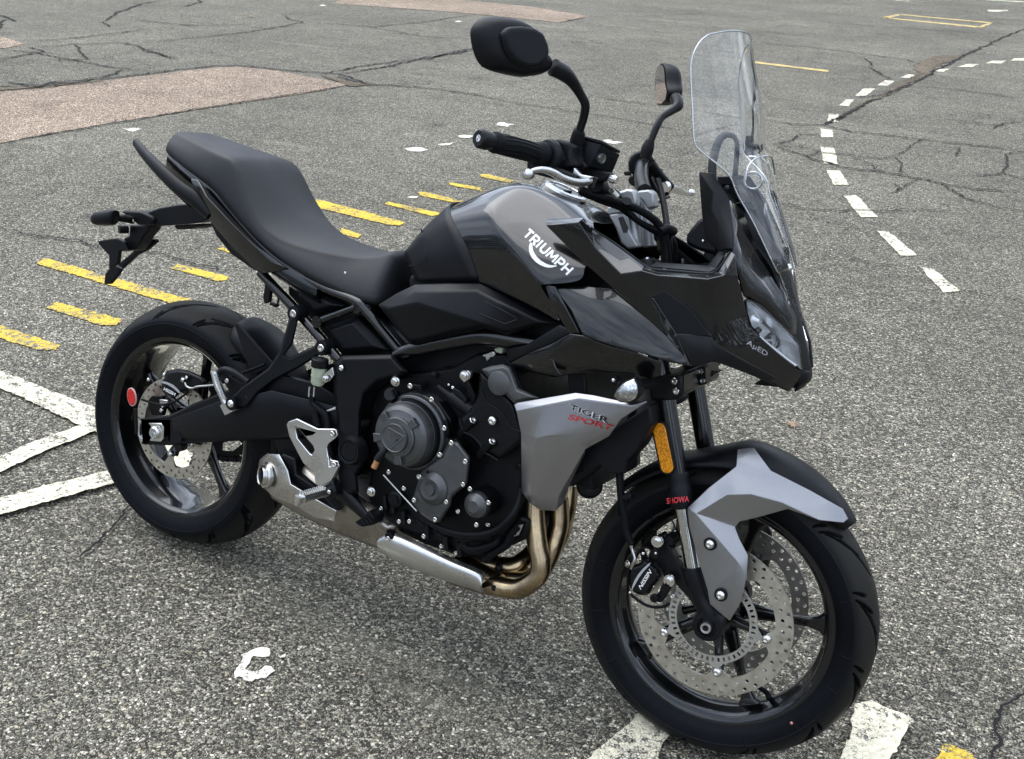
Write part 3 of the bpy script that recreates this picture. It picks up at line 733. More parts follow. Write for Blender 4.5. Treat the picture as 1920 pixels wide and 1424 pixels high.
def spokes(C, angs, r0, r1, y0, y1, w0, w1, wend, th, parent, fr, mat):
    for a in angs:
        a = R_(a); d = Vector((math.cos(a), 0, math.sin(a))); t = Vector((-math.sin(a), 0, math.cos(a))); Y = Vector((0, 1, 0))
        lay = []
        for k, (q, w, hh) in enumerate(((0, w0, th), (.25, (w0 + w1) * .5, th * .9), (.6, w1, th * .8), (.82, w1 * 1.15, th * .85), (.93, wend * .55, th * .95), (1.0, wend, th * 1.15))):
            p = C + d * (r0 + (r1 - r0) * q) + Y * (y0 + (y1 - y0) * q)
            lay.append([p - t * w - Y * hh * .45, p - t * w * .7 - Y * hh, p + t * w * .7 - Y * hh, p + t * w - Y * hh * .45, p + t * w + Y * hh * .5, p - t * w + Y * hh * .5])
        layered('spoke', lay, mat, parent, bevel=.0025, fr=fr, smooth=40)

# ---- front wheel
fprof = [(.2275, -.047), (.234, -.0515), (.243, -.0565), (.256, -.0595), (.2665, -.0600), (.277, -.0560), (.2875, -.0450), (.2950, -.0300), (.2990, -.0150), (.3000, 0)]
fprof += [(r, -y) for r, y in fprof[-2::-1]]
rimf = [(.2325, -.0465), (.2325, -.0425), (.2260, -.0405), (.2215, -.0390), (.2165, -.0330), (.2150, -.0200), (.2080, -.0140), (.2060, 0), (.2080, .0140), (.2150, .0200), (.2165, .0330), (.2215, .0390), (.2260, .0405), (.2325, .0425), (.2325, .0465),
        (.2270, .0470), (.2190, .0450), (.2110, .0400), (.2085, .0250), (.2020, .0160), (.1990, 0), (.2020, -.0160), (.2085, -.0250), (.2110, -.0400), (.2190, -.0450), (.2270, -.0470)]
fwheel = link('front_wheel', lathe_mesh('front_wheel', rimf, 128, True, FW), gloss, bike, smooth=28, fr=STEER)
tyre('tyre', FW, fprof, fwheel, STEER, fg)
spokes(FW, [9, 81, 153, 225, 297], .030, .2025, 0, 0, .019, .0095, .030, .012, fwheel, STEER, gloss)
lathe('hub', [(.0, -.052), (.034, -.052), (.038, -.046), (.044, -.040), (.044, -.030), (.036, -.024), (.036, .024), (.044, .030), (.044, .040), (.038, .046), (.034, .052), (0, .052)], FW, gloss, fwheel, fr=STEER, smooth=35)
TB = [R_(a) for a in (-2.6, 69.4, 141.4, 213.4, 285.4)]
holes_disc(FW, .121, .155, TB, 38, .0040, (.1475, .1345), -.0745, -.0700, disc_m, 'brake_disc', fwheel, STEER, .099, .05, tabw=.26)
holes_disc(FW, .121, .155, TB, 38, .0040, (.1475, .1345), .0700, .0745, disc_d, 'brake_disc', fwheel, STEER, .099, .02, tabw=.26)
# carrier arms that hold the discs to the hub
for t in TB:
    d = Vector((math.cos(t), 0, math.sin(t)))
    for sg in (-1, 1):
        tube('disc_carrier', [FW + d * .036 + Vector((0, sg * .046, 0)), FW + d * .07 + Vector((0, sg * .052, 0)), FW + d * .108 + Vector((0, sg * .062, 0))], [.012, .009, .010], gloss, fwheel, fr=STEER)
    bolt(FW + d * .107 + Vector((0, -.0775, 0)), .0095, fwheel, 'button', fr=STEER)
    bolt(FW + d * .107 + Vector((0, .0775, 0)), .0095, fwheel, 'button', fr=STEER, axis=(0, 1, 0))
# toothed ring of the speed sensor
slots = []
for i in range(46):
    a = 2 * math.pi * i / 46; c_, s_ = math.cos(a), math.sin(a)
    slots.append([(rr * c_ - tt * s_, rr * s_ + tt * c_) for rr, tt in ((.0765, -.0024), (.0845, -.0024), (.0845, .0024), (.0765, .0024))])
ro = []
for i in range(240):
    a = 2 * math.pi * i / 240; d = min(abs((a - t + math.pi) % (2 * math.pi) - math.pi) for t in TB); k = max(0, 1 - d / .17)
    ro.append(((.0885 + .012 * k) * math.cos(a), (.0885 + .012 * k) * math.sin(a)))
holed_plate('sensor_ring', ro, [circ(.0725, 120)] + slots, -.0805, -.0775, alu, fwheel, STEER, (FW.x, FW.z))
# valve
vd = Vector((math.cos(R_(-51)), 0, math.sin(R_(-51))))
tube('valve', [FW + vd * .200, FW + vd * .188, FW + vd * .180 + Vector((-.008, -.012, .004)), FW + vd * .176 + Vector((-.014, -.022, .006))], [.0065, .0055, .0045, .0045], rubber, fwheel, fr=STEER)
bolt(FW + Vector((math.cos(R_(-41.3)) * .2456, -.0572, math.sin(R_(-41.3)) * .2456)), .0032, fwheel, 'button', 'paint_dot', pink, fr=STEER)

# ---- rear wheel
rprof = [(.2275, -.075), (.2330, -.0790), (.2440, -.0850), (.2550, -.0885), (.2650, -.0895), (.2740, -.0870), (.2850, -.0780), (.2960, -.0630), (.3050, -.0450), (.3115, -.0250), (.3145, -.0100), (.315, 0)]
rprof += [(r, -y) for r, y in rprof[-2::-1]]
rimr = [(.2325, -.0765), (.2325, -.0725), (.2260, -.0700), (.2220, -.0680), (.2165, -.0600), (.2110, -.0400), (.2060, -.0300), (.2060, .0300), (.2110, .0400), (.2165, .0600), (.2220, .0680), (.2260, .0700), (.2325, .0725), (.2325, .0765),
        (.2270, .0770), (.2190, .0740), (.2110, .0680), (.2060, .0450), (.2000, .0300), (.1990, -.0000), (.2010, -.0300), (.2060, -.0450), (.2110, -.0660), (.2150, -.0690), (.2190, -.0740), (.2270, -.0770)]
rwheel = link('rear_wheel', lathe_mesh('rear_wheel', rimr, 128, True, RW), gloss, bike, smooth=28)
tyre('tyre', RW, rprof, rwheel, None, rg_)
spokes(RW, [-57, 15, 87, 159, 231], .034, .2035, .002, .010, .019, .010, .032, .014, rwheel, None, gloss)
lathe('hub', [(0, -.066), (.030, -.066), (.040, -.062), (.050, -.056), (.050, -.048), (.036, -.040), (.036, .050), (.058, .060), (.058, .075), (0, .075)], RW, gloss, rwheel)
TBR = [R_(a) for a in (-92.7, -20.7, 51.3, 123.3, 195.3)]
holes_disc(RW, .100, .1275, TBR, 26, .0038, (.1205, .1095), -.0850, -.0800, disc_m, 'brake_disc', rwheel, None, .064, .03, tabw=.24)
for t in TBR:
    d = Vector((math.cos(t), 0, math.sin(t)))
    tube('disc_carrier', [RW + d * .03 + Vector((0, -.060, 0)), RW + d * .073 + Vector((0, -.073, 0))], .011, gloss, rwheel)
    bolt(RW + d * .066 + Vector((0, -.0875, 0)), .0085, rwheel, 'button')
# sprocket and chain on the far side
teeth = []
for i in range(45 * 4):
    a = 2 * math.pi * i / 180; rr = .1145 if i % 4 in (0, 1) else .107
    teeth.append((rr * math.cos(a), rr * math.sin(a)))
win = [[(RR_ * math.cos(a), RR_ * math.sin(a)) for RR_, a in ((.070, a0 - .42), (.092, a0 - .44), (.094, a0), (.092, a0 + .44), (.070, a0 + .42), (.066, a0))] for a0 in [2 * math.pi * i / 5 + .2 for i in range(5)]]
holed_plate('sprocket', teeth, win + [circ(.035, 30)], .0880, .0940, satin2, rwheel, None, (RW.x, RW.z))
# chain: links round the sprocket and forward to the gearbox
def chain_path(n):
    fx, fz, fr_, rr = .60, .40, .035, .112
    c1 = Vector((RW.x, .091, RW.z)); c2 = Vector((fx, .091, fz)); d = (c2 - c1); L = d.length; u = d / L; nrm = Vector((-u.z, 0, u.x))
    sa = (rr - fr_) / L; ca = math.sqrt(1 - sa * sa)
    t1 = nrm * ca + u * sa; t2 = -nrm * ca + u * sa
    pts = [c1 + t1 * rr, c2 + t1 * fr_]
    for k in range(1, 8):
        a = k / 8; v = (t1 * (1 - a) + u * 1.2 * (1 - abs(2 * a - 1)) + t2 * a).normalized(); pts.append(c2 + v * fr_)
    pts += [c2 + t2 * fr_, c1.lerp(c2, .5) + t2 * .08, c1 + t2 * rr]
    a1 = math.atan2(t2.z, t2.x); a2 = math.atan2(t1.z, t1.x)
    while a1 > a2: a1 -= 2 * math.pi
    for k in range(1, 24):
        a = a1 + (a2 - 2 * math.pi - a1) * k / 24 if a2 - a1 < math.pi else a1 - (2 * math.pi - (a2 - a1)) * k / 24
        pts.append(c1 + Vector((math.cos(a), 0, math.sin(a))) * rr)
    return pts
cp = chain_path(0); cp.append(cp[0]); seglen = [(b - a).length for a, b in zip(cp, cp[1:])]; tot = sum(seglen); npl = int(tot / .0159)
def along(s):
    for a, b, l in zip(cp, cp[1:], seglen):
        if s <= l: return a.lerp(b, s / l), (b - a).normalized()
        s -= l
    return cp[-1], (cp[-1] - cp[-2]).normalized()
vs = []; fs = []
for i in range(npl):
    p, t = along(tot * (i + .5) / npl); nn = Vector((-t.z, 0, t.x)); w = .0095; off = .0075 if i % 2 else .0055
    for sg in (-1, 1):
        o = len(vs)
        for yy in (off, off + .002):
            for a, h in ((-w, .0045), (-w * .6, .0075), (0, .0055), (w * .6, .0075), (w, .0045), (w, -.0045), (w * .6, -.0075), (0, -.0055), (-w * .6, -.0075), (-w, -.0045)):
                vs.append(p + t * a + nn * h + Vector((0, sg * yy, 0)))
        fs.append(list(range(o, o + 10))); fs.append(list(range(o + 19, o + 9, -1)))
        for k in range(10): fs.append([o + k, o + (k + 1) % 10, o + 10 + (k + 1) % 10, o + 10 + k])
ch = link('chain', mesh_from('chain', vs, fs), satin2, bike, smooth=30); ch['kind'] = 'stuff'
S = STEER
Y1 = Vector((0, 1, 0))
# ------------------------------------------------------------------ fork, brakes and front mudguard (all turn with the bars)
def q(key, x, y, Ycm, fr=None): return bp(key, x, y, Ycm / 100, fr or IDENT)
fa = bp('P', 1248, 751.6, -.100, S); fb = bp('P', 1300, 1062, -.100, S); fdir = (fb - fa).normalized()
_c = bp('G', 725, 520, -.100, S); ftop = fa - fdir * (fa - _c).dot(fdir)
def fork_leg(sg, tone):
    M = Vector((1, sg, 1))
    def m(p): return Vector((p.x, p.y * sg, p.z))
    seal = fa + fdir * (bp('P', 1276, 934, -.100, S) - fa).dot(fdir)
    leg = tube('fork_leg', [m(ftop), m(seal - fdir * .015)], .0195, satin2 if 0 else gloss, bike, n=32, fr=S)
    lathe('fork_seal', [(.0195, -.05), (.0205, -.048), (.0215, -.036), (.0215, -.026), (.0235, -.022), (.0240, .012), (.0225, .018), (.0185, .019)], m(seal), satin, leg, n=40, axis=fdir, fr=S)
    tube('fork_slider', [m(seal), m(fb + fdir * .012)], .0168, fork_c, leg, n=32, fr=S)
    # lower casting with axle lug
    ax = Vector((FW.x, -.100, FW.z))
    tube('fork_bottom', [m(fb), m(fb + fdir * .018), m(fb.lerp(ax, .55)), m(ax + Vector((-.004, 0, .024))), m(ax + Vector((0, 0, -.012)))], [.0200, .0215, .0200, .0235, .022], satin, leg, n=24, fr=S)
    lathe('axle_lug', [(0, .0), (.0305, .0), (.0315, -.026 * 1), (.0285, -.034), (.0190, -.035), (.0185, -.030), (0, -.030)], m(ax + Vector((0, .012, 0))), satin, leg, n=32, fr=S, axis=(0, 1, 0) if sg > 0 else (0, -1, 0))
    lathe('axle_nut', [(.0062, .004), (.0062, -.006), (.0100, -.0065), (.0112, -.004), (.0112, .002)], m(ax + Vector((0, -.0245, 0))), alu, leg, n=28, fr=S, axis=(0, 1, 0) if sg > 0 else (0, -1, 0), smooth=30)
    return leg
fl = fork_leg(1, 0); flL = fork_leg(-1, 1)
# amber reflector on its black backing
r0, r1 = bp('P', 1235.5, 806, -.128, S), bp('P', 1250, 876, -.128, S)
def pill(name, a, b, w, d, mat, parent, fr, lift=0):
    t = (b - a).normalized(); nn = Vector((t.z, 0, -t.x)); pts = []
    for k in range(13):
        an = math.pi * k / 12; pts.append(a - t * math.sin(an) * w + nn * math.cos(an) * w)
    for k in range(13):
        an = math.pi * k / 12; pts.append(b + t * math.sin(an) * w - nn * math.cos(an) * w)
    return prism(name, [p + Vector((0, lift, 0)) for p in pts], d, mat, parent, bevel=.0015, fr=fr)
bk = pill('reflector_holder', r0, r1, .0165, .010, satin, fl, S, .003)
pill('reflector', r0, r1, .0125, .006, amber_ref, fl, S)
# SHOWA wordmark on the seal
lettering('fork_lettering', 'SHOWA', bp('P', 1250.5, 945.5, -.1245, S), bp('P', 1292, 941, -.1245, S), bp('P', 1250, 934.5, -.1245, S), showa, fl, lift=Vector((0.0, 0, 0)), bold=.012)
sl_ = bpy.data.objects['fork_seal']; dsh = bpy.data.objects['fork_lettering']; dsh.data.transform(S); project_on(dsh, sl_, lift=.0006)
# lower yoke
yk = pp('D', '842,285,-13 950,268,-13 985,300,-12 985,372,-12 955,395,-13 850,405,-13')
prism('lower_yoke', p2('D', '835,290 955,268 1005,262 1005,375 960,398 840,405', -.128, S), .256, satin2, bike, bevel=.006, fr=S)
for x, y in ((961, 303), (970, 352)): bolt(q('D', x, y, -13.2, S), .0065, bike, 'socket', fr=S)
prism('yoke_bracket', p2('D', '1055,240 1112,235 1120,318 1062,330', -.02, S), .04, satin2, bike, fr=S)
for x, y in ((1092, 255), (1100, 302)): bolt(q('D', x, y, -2.3, S), .0055, bike, 'socket', fr=S)
prism('horn_bracket', p2('D', '1100,262 1158,270 1112,315', .02, S), .05, satin, bike, fr=S)
# silver mudguard side plates
V = dict(zip('a b c d e f g h i j k l m n o p q r s t u v w x A1 A2 A3 A4 A6'.split(), pp('A',
    '568,350,-12.5 660,262,-12 775,172,-10.5 782,100,-7.5 852,92,-5.8 925,190,-7.2 1095,275,-6.6 1232,352,-5.2 1257,395,-4.6 1235,412,-5.8 1130,402,-7.6 1000,352,-8.8 870,388,-9.6 790,407,-10.6 772,432,-11.2 790,480,-11.5 '
    '827,552,-11.8 822,640,-12.2 800,745,-12.6 750,832,-13.2 665,760,-13.2 655,700,-13.2 612,560,-13.2 578,430,-13.0 606,372,-13.8 738,290,-12.9 840,288,-10.9 970,325,-9.4 784,578,-13.2', S)))
guard = cage('mudguard_side', V, 'a b A2 A1; b c A3 A2; c d e f; c f A3; f g A4 A3; g h k A4; h i j k; A4 k l; A3 A4 l m; A2 A3 m n; A1 A2 n o; x a A1 w; A1 o p A6; p q r A6; A6 r s t; w A1 A6; v w A6 t u', silver, bike, mirror=False, sub=0, solid=.004, bevel=.0045, seg=4, fr=S, smooth=30)
gl = mirrored(guard); gl.location = (-.010, -.006, -.016)
for x, y in ((666, 502), (712, 720)):
    p = q('A', x, y, -13.6, S)
    lathe('bolt_washer', [(0, 0), (.0125, 0), (.0128, -.0015), (.0122, -.003), (0, -.003)], p, satin, guard, n=24, fr=S)
    bolt(p + Vector((0, -.005, 0)), .0088, guard, 'button', fr=S)
rows = []
for k, ang in enumerate((49.5, 54, 60, 70, 82, 92, 101, 110, 120, 130, 141)):
    a = R_(ang); d = Vector((math.cos(a), 0, math.sin(a))); row = []
    ext = (.004, .008, .013, .019, .024, .026, .010, .0, .0, .0, .0)[k]; wd = (.35, .60, .72, .86, .95, 1, 1, 1, 1, 1, .97)[k]
    for yy, rr in ((-.070, .300), (-.0695, .308), (-.058, .3155), (-.037, .3195), (0, .3215), (.037, .3195), (.058, .3155), (.0695, .308), (.070, .300)):
        row.append(FW + d * (rr + ext * (1 - (abs(yy) / .0701) ** 3)) + Vector((0, yy * wd, 0)))
    rows.append(row)
mg = grid('mudguard', rows, satin, bike, nu=2, nv=3, fr=S, thick=.0025, bevel=.001, smooth=50)
tri_ = [bp('P', x, y, -.01, S) for x, y in ((1571, 945), (1577, 955), (1586, 962), (1580, 948))]

# front brake calipers
def caliper(sg):
    def P(key, s, Y): return [Vector((p.x, p.y * sg, p.z)) for p in p2(key, s, Y, S)]
    Q = lambda x, y, Y: (lambda p: Vector((p.x, p.y * sg, p.z)))(q('C5', x, y, Y, S))
    out = '500,800 520,770 600,745 650,690 705,735 790,800 805,860 790,930 735,990 700,1060 655,1080 590,1070 520,1035 490,960 485,870'
    l0 = P('C5', out, -.128); l1 = P('C5', out, -.118); l2 = P('C5', out, -.060)
    body = layered('brake_caliper', [inset(l0, .006, -.001 * sg), l1, l2], satin2, bike, bevel=.002, fr=S)
    hang = P('C5', '730,500 780,460 850,500 930,620 1000,760 1110,930 1180,1100 1160,1200 1100,1110 1000,1000 960,950 900,960 850,900 820,800 760,740 700,720 690,650 740,600', -.095)
    prism('caliper_bracket', hang, .018 * sg, satin2, body, bevel=.002, fr=S)
    prism('caliper_arm', P('C5', '870,890 935,980 830,1150 780,1160 740,1100 790,1050', -.116), .02 * sg, satin2, body, bevel=.004, fr=S)
    ax = None if sg > 0 else (0, 1, 0)
    for x, y, r in ((783, 522, .0098), (907, 922, .0098)):
        lathe('washer', [(0, 0), (.0125, 0), (.0128, -.002 * sg), (.0115, -.004 * sg), (0, -.004 * sg)], Q(x, y, -11.2), chrome, body, n=24, fr=S)
        bolt(Q(x, y, -11.7), r * .8, body, 'hex', fr=S, axis=ax)
    lathe('slider_pin', [(0, 0), (.0095, 0), (.0095, -.006 * sg), (.008, -.008 * sg), (0, -.008 * sg)], Q(762, 648, -11.8), rubber, body, n=20, fr=S)
    bolt(Q(762, 646, -12.8), .0028, body, 'button', fr=S, axis=ax)
    lathe('slider_pin', [(0, 0), (.0085, 0), (.0085, -.006 * sg), (.006, -.009 * sg), (0, -.009 * sg)], Q(755, 1100, -12.2), rubber, body, n=20, fr=S)
    bolt(Q(935, 1085, -10.6), .005, body, 'socket', fr=S, axis=ax); bolt(Q(1045, 1150, -10.2), .004, body, 'socket', fr=S, axis=ax)
    tube('bleed_nipple', [Q(650, 700, -11), Q(640, 660, -11.6), Q(622, 610, -12)], [.0075, .006, .0055], rubber, body, fr=S)
    bolt(Q(635, 648, -12.8), .0035, body, 'button', fr=S, axis=ax)
    # banjo and hose end
    bolt(Q(478, 755, -11.5), .006, body, 'hex', fr=S, axis=(-.6, -.8 * sg, 0))
    tube('hose_end', [Q(515, 800, -12.2), Q(540, 735, -12.8), Q(548, 690, -12.8), Q(522, 610, -12.6), Q(512, 565, -12.5)], [.0035, .0035, .003, .003, .0045], steel, body, fr=S)
    return body, Q
CR['C5'] = (1090, 920, 5.477)
cal, Qc = caliper(1); calL, _ = caliper(-1)
prism('caliper_stripe', [bp('C5', x, y, -.1292, S) for x, y in ((515, 1035), (522, 985), (545, 925), (585, 860), (640, 795), (690, 752), (712, 742), (695, 775), (640, 830), (590, 900), (550, 970))], .002, greyp, cal, bevel=0, fr=S)
lettering('caliper_lettering', 'NISSIN', bp('C5', 612, 1022, -.1292, S), bp('C5', 722, 845, -.1292, S), bp('C5', 590, 978, -.1292, S), whitep, cal, bold=.02, fr=S)
tube('front_brake_hose', [q('D', 758, 1110, -12.5, S), q('D', 735, 1050, -12.6, S), q('D', 712, 960, -12.8), q('D', 698, 890, -13), q('D', 690, 800, -13), q('D', 692, 700, -12), q('D', 715, 590, -11), q('D', 740, 510, -9), q('D', 770, 400, -8)], .0068, rubber, bike, cuts=8)
tube('sensor_wire', [q('D', 712, 880, -12.5), q('D', 704, 800, -12.5), q('D', 706, 700, -11.6), q('D', 728, 590, -10.6), q('D', 748, 510, -8.6)], .0032, rubber, bike)
prism('hose_clip', p2('D', '680,868 745,862 748,885 722,893 685,890', -.136), .014, satin, bike, bevel=.002)
tube('sensor_wire', [Qc(490, 1045, -11), Qc(560, 1110, -12), Qc(660, 1175, -12.4), Qc(760, 1200, -12.2), Qc(850, 1190, -11.5), Qc(905, 1160, -10.6)], .0030, rubber, cal, fr=S)
tube('sensor_wire', [Qc(490, 1045, -11), Qc(475, 950, -12), Qc(480, 850, -12), Qc(500, 790, -12)], .0022, rubber, cal, fr=S)
bolt(Qc(500, 1052, -11.4), .0035, cal, 'button', fr=S)
lathe('wheel_speed_sensor', [(0, 0), (.012, 0), (.012, -.02), (.009, -.028), (0, -.028)], q('C5', 945, 480, -7, S), satin, fl, n=20, fr=S)
# ------------------------------------------------------------------ engine
def outline(key, s, Y): return p2(key, s, Y)
engine = prism('engine', outline('C', '585,400 620,300 720,240 880,215 1010,190 1130,120 1290,120 1369,300 1369,520 1369,760 1330,980 1250,1090 1150,1160 1040,1130 880,1060 700,1010 590,930 575,800 590,700 570,560', -.125), .27, engine_b, bike, bevel=.006)
# deeper shadowed mass in front of the cylinders: radiator
prism('radiator', [Vector(v) for v in ((1.04, -.13, .78), (1.08, -.13, .78), (1.15, -.13, .50), (1.11, -.13, .50))], .26, satin, bike, bevel=.004)
def cover(name, key, x, y, Y, prof, mat=engine_m, parent=None, n=56):
    c = bp(key, x, y, Y); return lathe(name, [(r, d) for r, d in prof], c, mat, parent or engine, n=n, smooth=32)
cc = bp('K', 465, 962, -.236)
clutch = lathe('clutch_cover', [(0, .0015), (.0275, .0015), (.0290, 0), (.0300, .0015), (.0305, .0075), (.0400, .0085), (.0420, .0100), (.0425, .0150), (.0455, .0165), (.0560, .0190), (.0635, .0250), (.0670, .0330), (.0680, .0480), (.0700, .0500),
                                (.0700, .0600), (.0780, .0620), (.0800, .0640), (.0810, .0750), (.0830, .0780), (.0830, .1150)], cc, engine_m, engine, n=96, smooth=25)
lathe('clutch_gasket_band', [(.0684, .0485), (.0730, .0490), (.0745, .0525), (.0745, .0625)], cc, engine_b, clutch, n=96, smooth=30, arc=(R_(-80), R_(110)))
# four raised blocks round the cover face
for a in (48, 138, 196, 282):
    d = Vector((math.cos(R_(a)), 0, math.sin(R_(a)))); t = Vector((-d.z, 0, d.x)); c0 = cc + d * .050
    layered('cover_block', [[c0 + d * u + t * v + Vector((0, yy, 0)) for u, v in ((-.011, -.008), (.008, -.010), (.008, .010), (-.011, .006))] for yy in (.0085, .030)], engine_m, clutch, bevel=.0015)
# triangular emblem, raised outline with the two strokes inside
tr = [bp('K', x, y, -.2375) for x, y in ((388, 845), (575, 950), (425, 1085))]
for a, b in zip(tr, tr[1:] + tr[:1]): tube('emblem', [a + Vector((0, .0035, 0)), b + Vector((0, .0035, 0))], .0018, engine_m, clutch, n=8)
prism('emblem', [bp('K', x, y, -.2345) for x, y in ((395, 925), (440, 932), (452, 950), (420, 955), (418, 975), (400, 968))], .004, engine_m, clutch, bevel=.0005)
prism('emblem', [bp('K', x, y, -.2345) for x, y in ((490, 970), (540, 975), (505, 1000), (462, 1035), (480, 998))], .004, engine_m, clutch, bevel=.0005)
# release arm with copper end
tube('release_arm', [bp('K', 372, 1082, -.232), bp('K', 320, 1150, -.238), bp('K', 285, 1205, -.240)], [.0060, .0085, .0090], engine_b, engine, smooth_path=False)
tube('copper_plug', [bp('K', 282, 1212, -.240), bp('K', 245, 1290, -.242)], [.0068, .0068], copper, engine, smooth_path=False)
# filler plug at the top of the clutch cover
tube('oil_filler_plug', [bp('K', 470, 500, -.165), bp('K', 425, 470, -.185)], [.016, .014], engine_b, engine)
prism('filler_tab', [bp('K', x, y, -.19) for x, y in ((420, 415), (440, 420), (475, 495), (455, 500))], .012, engine_b, engine, bevel=.001)
# lower covers
pl = '950,640 1000,562 1042,575 1100,650 1085,790 1010,850 1000,900 945,985 900,980 850,945 800,880 845,730 880,690'
l1 = outline('C', pl, -.185); l2 = outline('C', pl, -.178); l3 = outline('C', pl, -.12)
ac = layered('starter_cover', [inset(l1, .006), l2, l3], engine_m, engine, bevel=.002)
lathe('round_cover', [(0, .003), (.0120, .003), (.0128, .0045), (.0135, .0085), (.0220, .0075), (.0228, .0085), (.0330, .0140), (.0360, .0180), (.0370, .0260), (.0370, .0600)], bp('C', 880, 822, -.205), engine_m, ac, n=64, smooth=28)
bolt(bp('L', 675, 185, -.192), .0035, ac, 'button', 'plug', satin)
lathe('water_pump_cover', [(0, .0), (.0125, .0), (.0135, .001), (.0215, .006), (.0260, .0100), (.0275, .0160), (.0280, .06)], bp('C', 1113, 906, -.190), engine_m, engine, n=56, smooth=28)
lathe('water_pump_flange', [(.0262, .018), (.0300, .019), (.0305, .03), (.0305, .06)], bp('C', 1113, 906, -.190), engine_b, engine, n=56, smooth=28)
for x, y, Y in ((650, 381, -.185), (887, 533, -.182), (1028, 850, -.178), (1107, 1015, -.19), (976, 1145, -.19), (1262, 1222, -.186), (748, 1388, -.19)): bolt(bp('K', x, y, Y), .0058, engine)
for x, y, Y in ((490, 318, -.18), (570, 410, -.19), (822, 424, -.192), (735, 563, -.19), (953, 287, -.188), (1008, 322, -.185), (1152, 430, -.185), (1058, 603, -.185), (914, 497, -.16), (372, 190, -.17), (310, 475, -.15), (452, 577, -.14), (645, 692, -.14), (783, 770, -.13), (900, 822, -.13), (1148, 603, -.15), (532, 575, -.14)): bolt(bp('L', x, y, Y), .0052, engine)
for x, y, Y, r in ((235, 343, -.16, .0085), ): bolt(bp('L', x, y, Y), r, engine, 'hex')
bolt(bp('K', 485, 330, -.17), .0085, engine, 'hex'); bolt(bp('K', 920, 255, -.13), .006, engine, 'hex', mat=satin2)
# gasket lugs round the clutch cover
for s in ('655,355 760,375 775,435 700,405 650,400', '1010,760 1050,755 1075,900 1060,970 1035,930', '1120,970 1150,968 1215,1040 1205,1080 1160,1040'):
    prism('engine_lug', outline('K', s, -.165), .03, engine_b, engine, bevel=.0015)
for s in ('1090,990 1135,960 1235,1080 1280,1160 1335,1215 1310,1240 1240,1130'): pass
prism('crankcase_rib', outline('K', '930,560 970,570 1100,760 1060,1000 1030,1000 1055,780', -.155), .04, engine_b, engine, bevel=.003)
# sensor cylinder
tube('sensor_barrel', [bp('K', 960, 385, -.15), bp('K', 1085, 480, -.15), bp('K', 1130, 500, -.15), bp('K', 1340, 660, -.15)], [.007, .0085, .0150, .0165], satin, engine, smooth_path=False, n=20)
prism('sensor_plug', outline('K', '1130,400 1195,435 1275,530 1260,580 1180,500 1110,440', -.165), .03, satin, engine, bevel=.002)
bolt(bp('K', 1122, 400, -.16), .0042, engine, 'button'); bolt(bp('K', 1075, 368, -.15), .003, engine, 'button')
# grey upper cover on the cylinder head and the black chain cover under it
uc = '215,670 300,640 420,620 490,650 530,740 570,850 770,943 640,975 530,1000 430,900 330,800 250,720'
u1 = outline('M', uc, -.185); u2 = outline('M', uc, -.178); u3 = outline('M', uc, -.10)
layered('cylinder_head_cover', [inset(u1, .007), u2, u3], engine_m, engine, bevel=.003)
lathe('head_cover_boss', [(0, 0), (.022, 0), (.0245, .0015), (.025, .014)], bp('M', 375, 805, -.1865), engine_m, engine, n=40)
bc = '1425,220 1530,290 1800,575 1840,700 1899,880 1899,1000 1640,1200 1450,1090 1235,880 1190,760 1240,720 1330,640 1400,480'
b1 = outline('K', bc, -.172); b2 = outline('K', bc, -.165); b3 = outline('K', bc, -.10)
ccov = layered('chain_cover', [inset(b1, .006), b2, b3], engine_b, engine, bevel=.003)
tube('cover_seam', [bp('K', x, y, -.1735) for x, y in ((1440, 430), (1500, 560), (1620, 640), (1720, 760), (1780, 850), (1880, 890))], .0012, satin, ccov, n=6)
lathe('cover_boss', [(0, 0), (.016, 0), (.017, .002), (.017, .01)], bp('K', 1600, 410, -.176), engine_b, ccov, n=32)
bolt(bp('K', 1560, 768, -.178), .0098, ccov, 'button')
for x, y in ((1345, 765), (1560, 1000)):
    a = bp('K', x, y, -.180); b = bp('K', x - 130, y + 150, -.155)
    tube('cover_stud', [a, b], [.0085, .0095], engine_b, ccov, n=16); bolt(a, .0075, ccov, 'socket', axis=(a - b).normalized())
tube('wire_loom', [bp('K', x, y, -.17) for x, y in ((1200, 740), (1235, 880), (1330, 930), (1430, 1030), (1450, 1100), (1550, 1160), (1620, 1210))], .0028, satin, engine, n=8)
tube('wire_loom', [bp('K', x, y, -.16) for x, y in ((1260, 900), (1380, 870), (1480, 980), (1560, 1060))], .0022, satin, engine, n=8)
# silver engine mount with big bolt
mt = prism('engine_mount', outline('K', '1215,235 1245,205 1300,215 1318,250 1310,300 1240,345 1215,290', -.175), .012, alu, engine, bevel=.0015)
bolt(bp('K', 1252, 265, -.180), .0085, mt, 'hex')
prism('mount_plate', outline('K', '1320,235 1420,265 1415,345 1270,350 1265,560 1340,640 1380,480 1400,300', -.15), .03, engine_b, engine, bevel=.003)
prism('inner_tray', p2('T', '600,1150 900,1040 1330,1010 1450,1060 1440,1260 640,1260', -.095), .19, satin, engine, bevel=.006)
# throttle body silver lump under the spar
prism('throttle_body', outline('M', '190,545 250,510 330,480 350,520 335,600 265,640 240,570', -.125), .05, steel, engine, bevel=.006)
prism('connector', outline('M', '330,480 420,450 425,475 405,527 350,510', -.14), .03, reservoir_m, engine, bevel=.002)
prism('plastic_box', outline('K', '960,180 1160,170 1350,230 1230,250 1180,360 1060,300', -.12), .10, satin, engine, bevel=.006)
prism('plastic_box', outline('K', '640,60 900,20 1400,20 1420,120 1240,190 960,200 700,200', -.09), .10, satin, engine, bevel=.006)
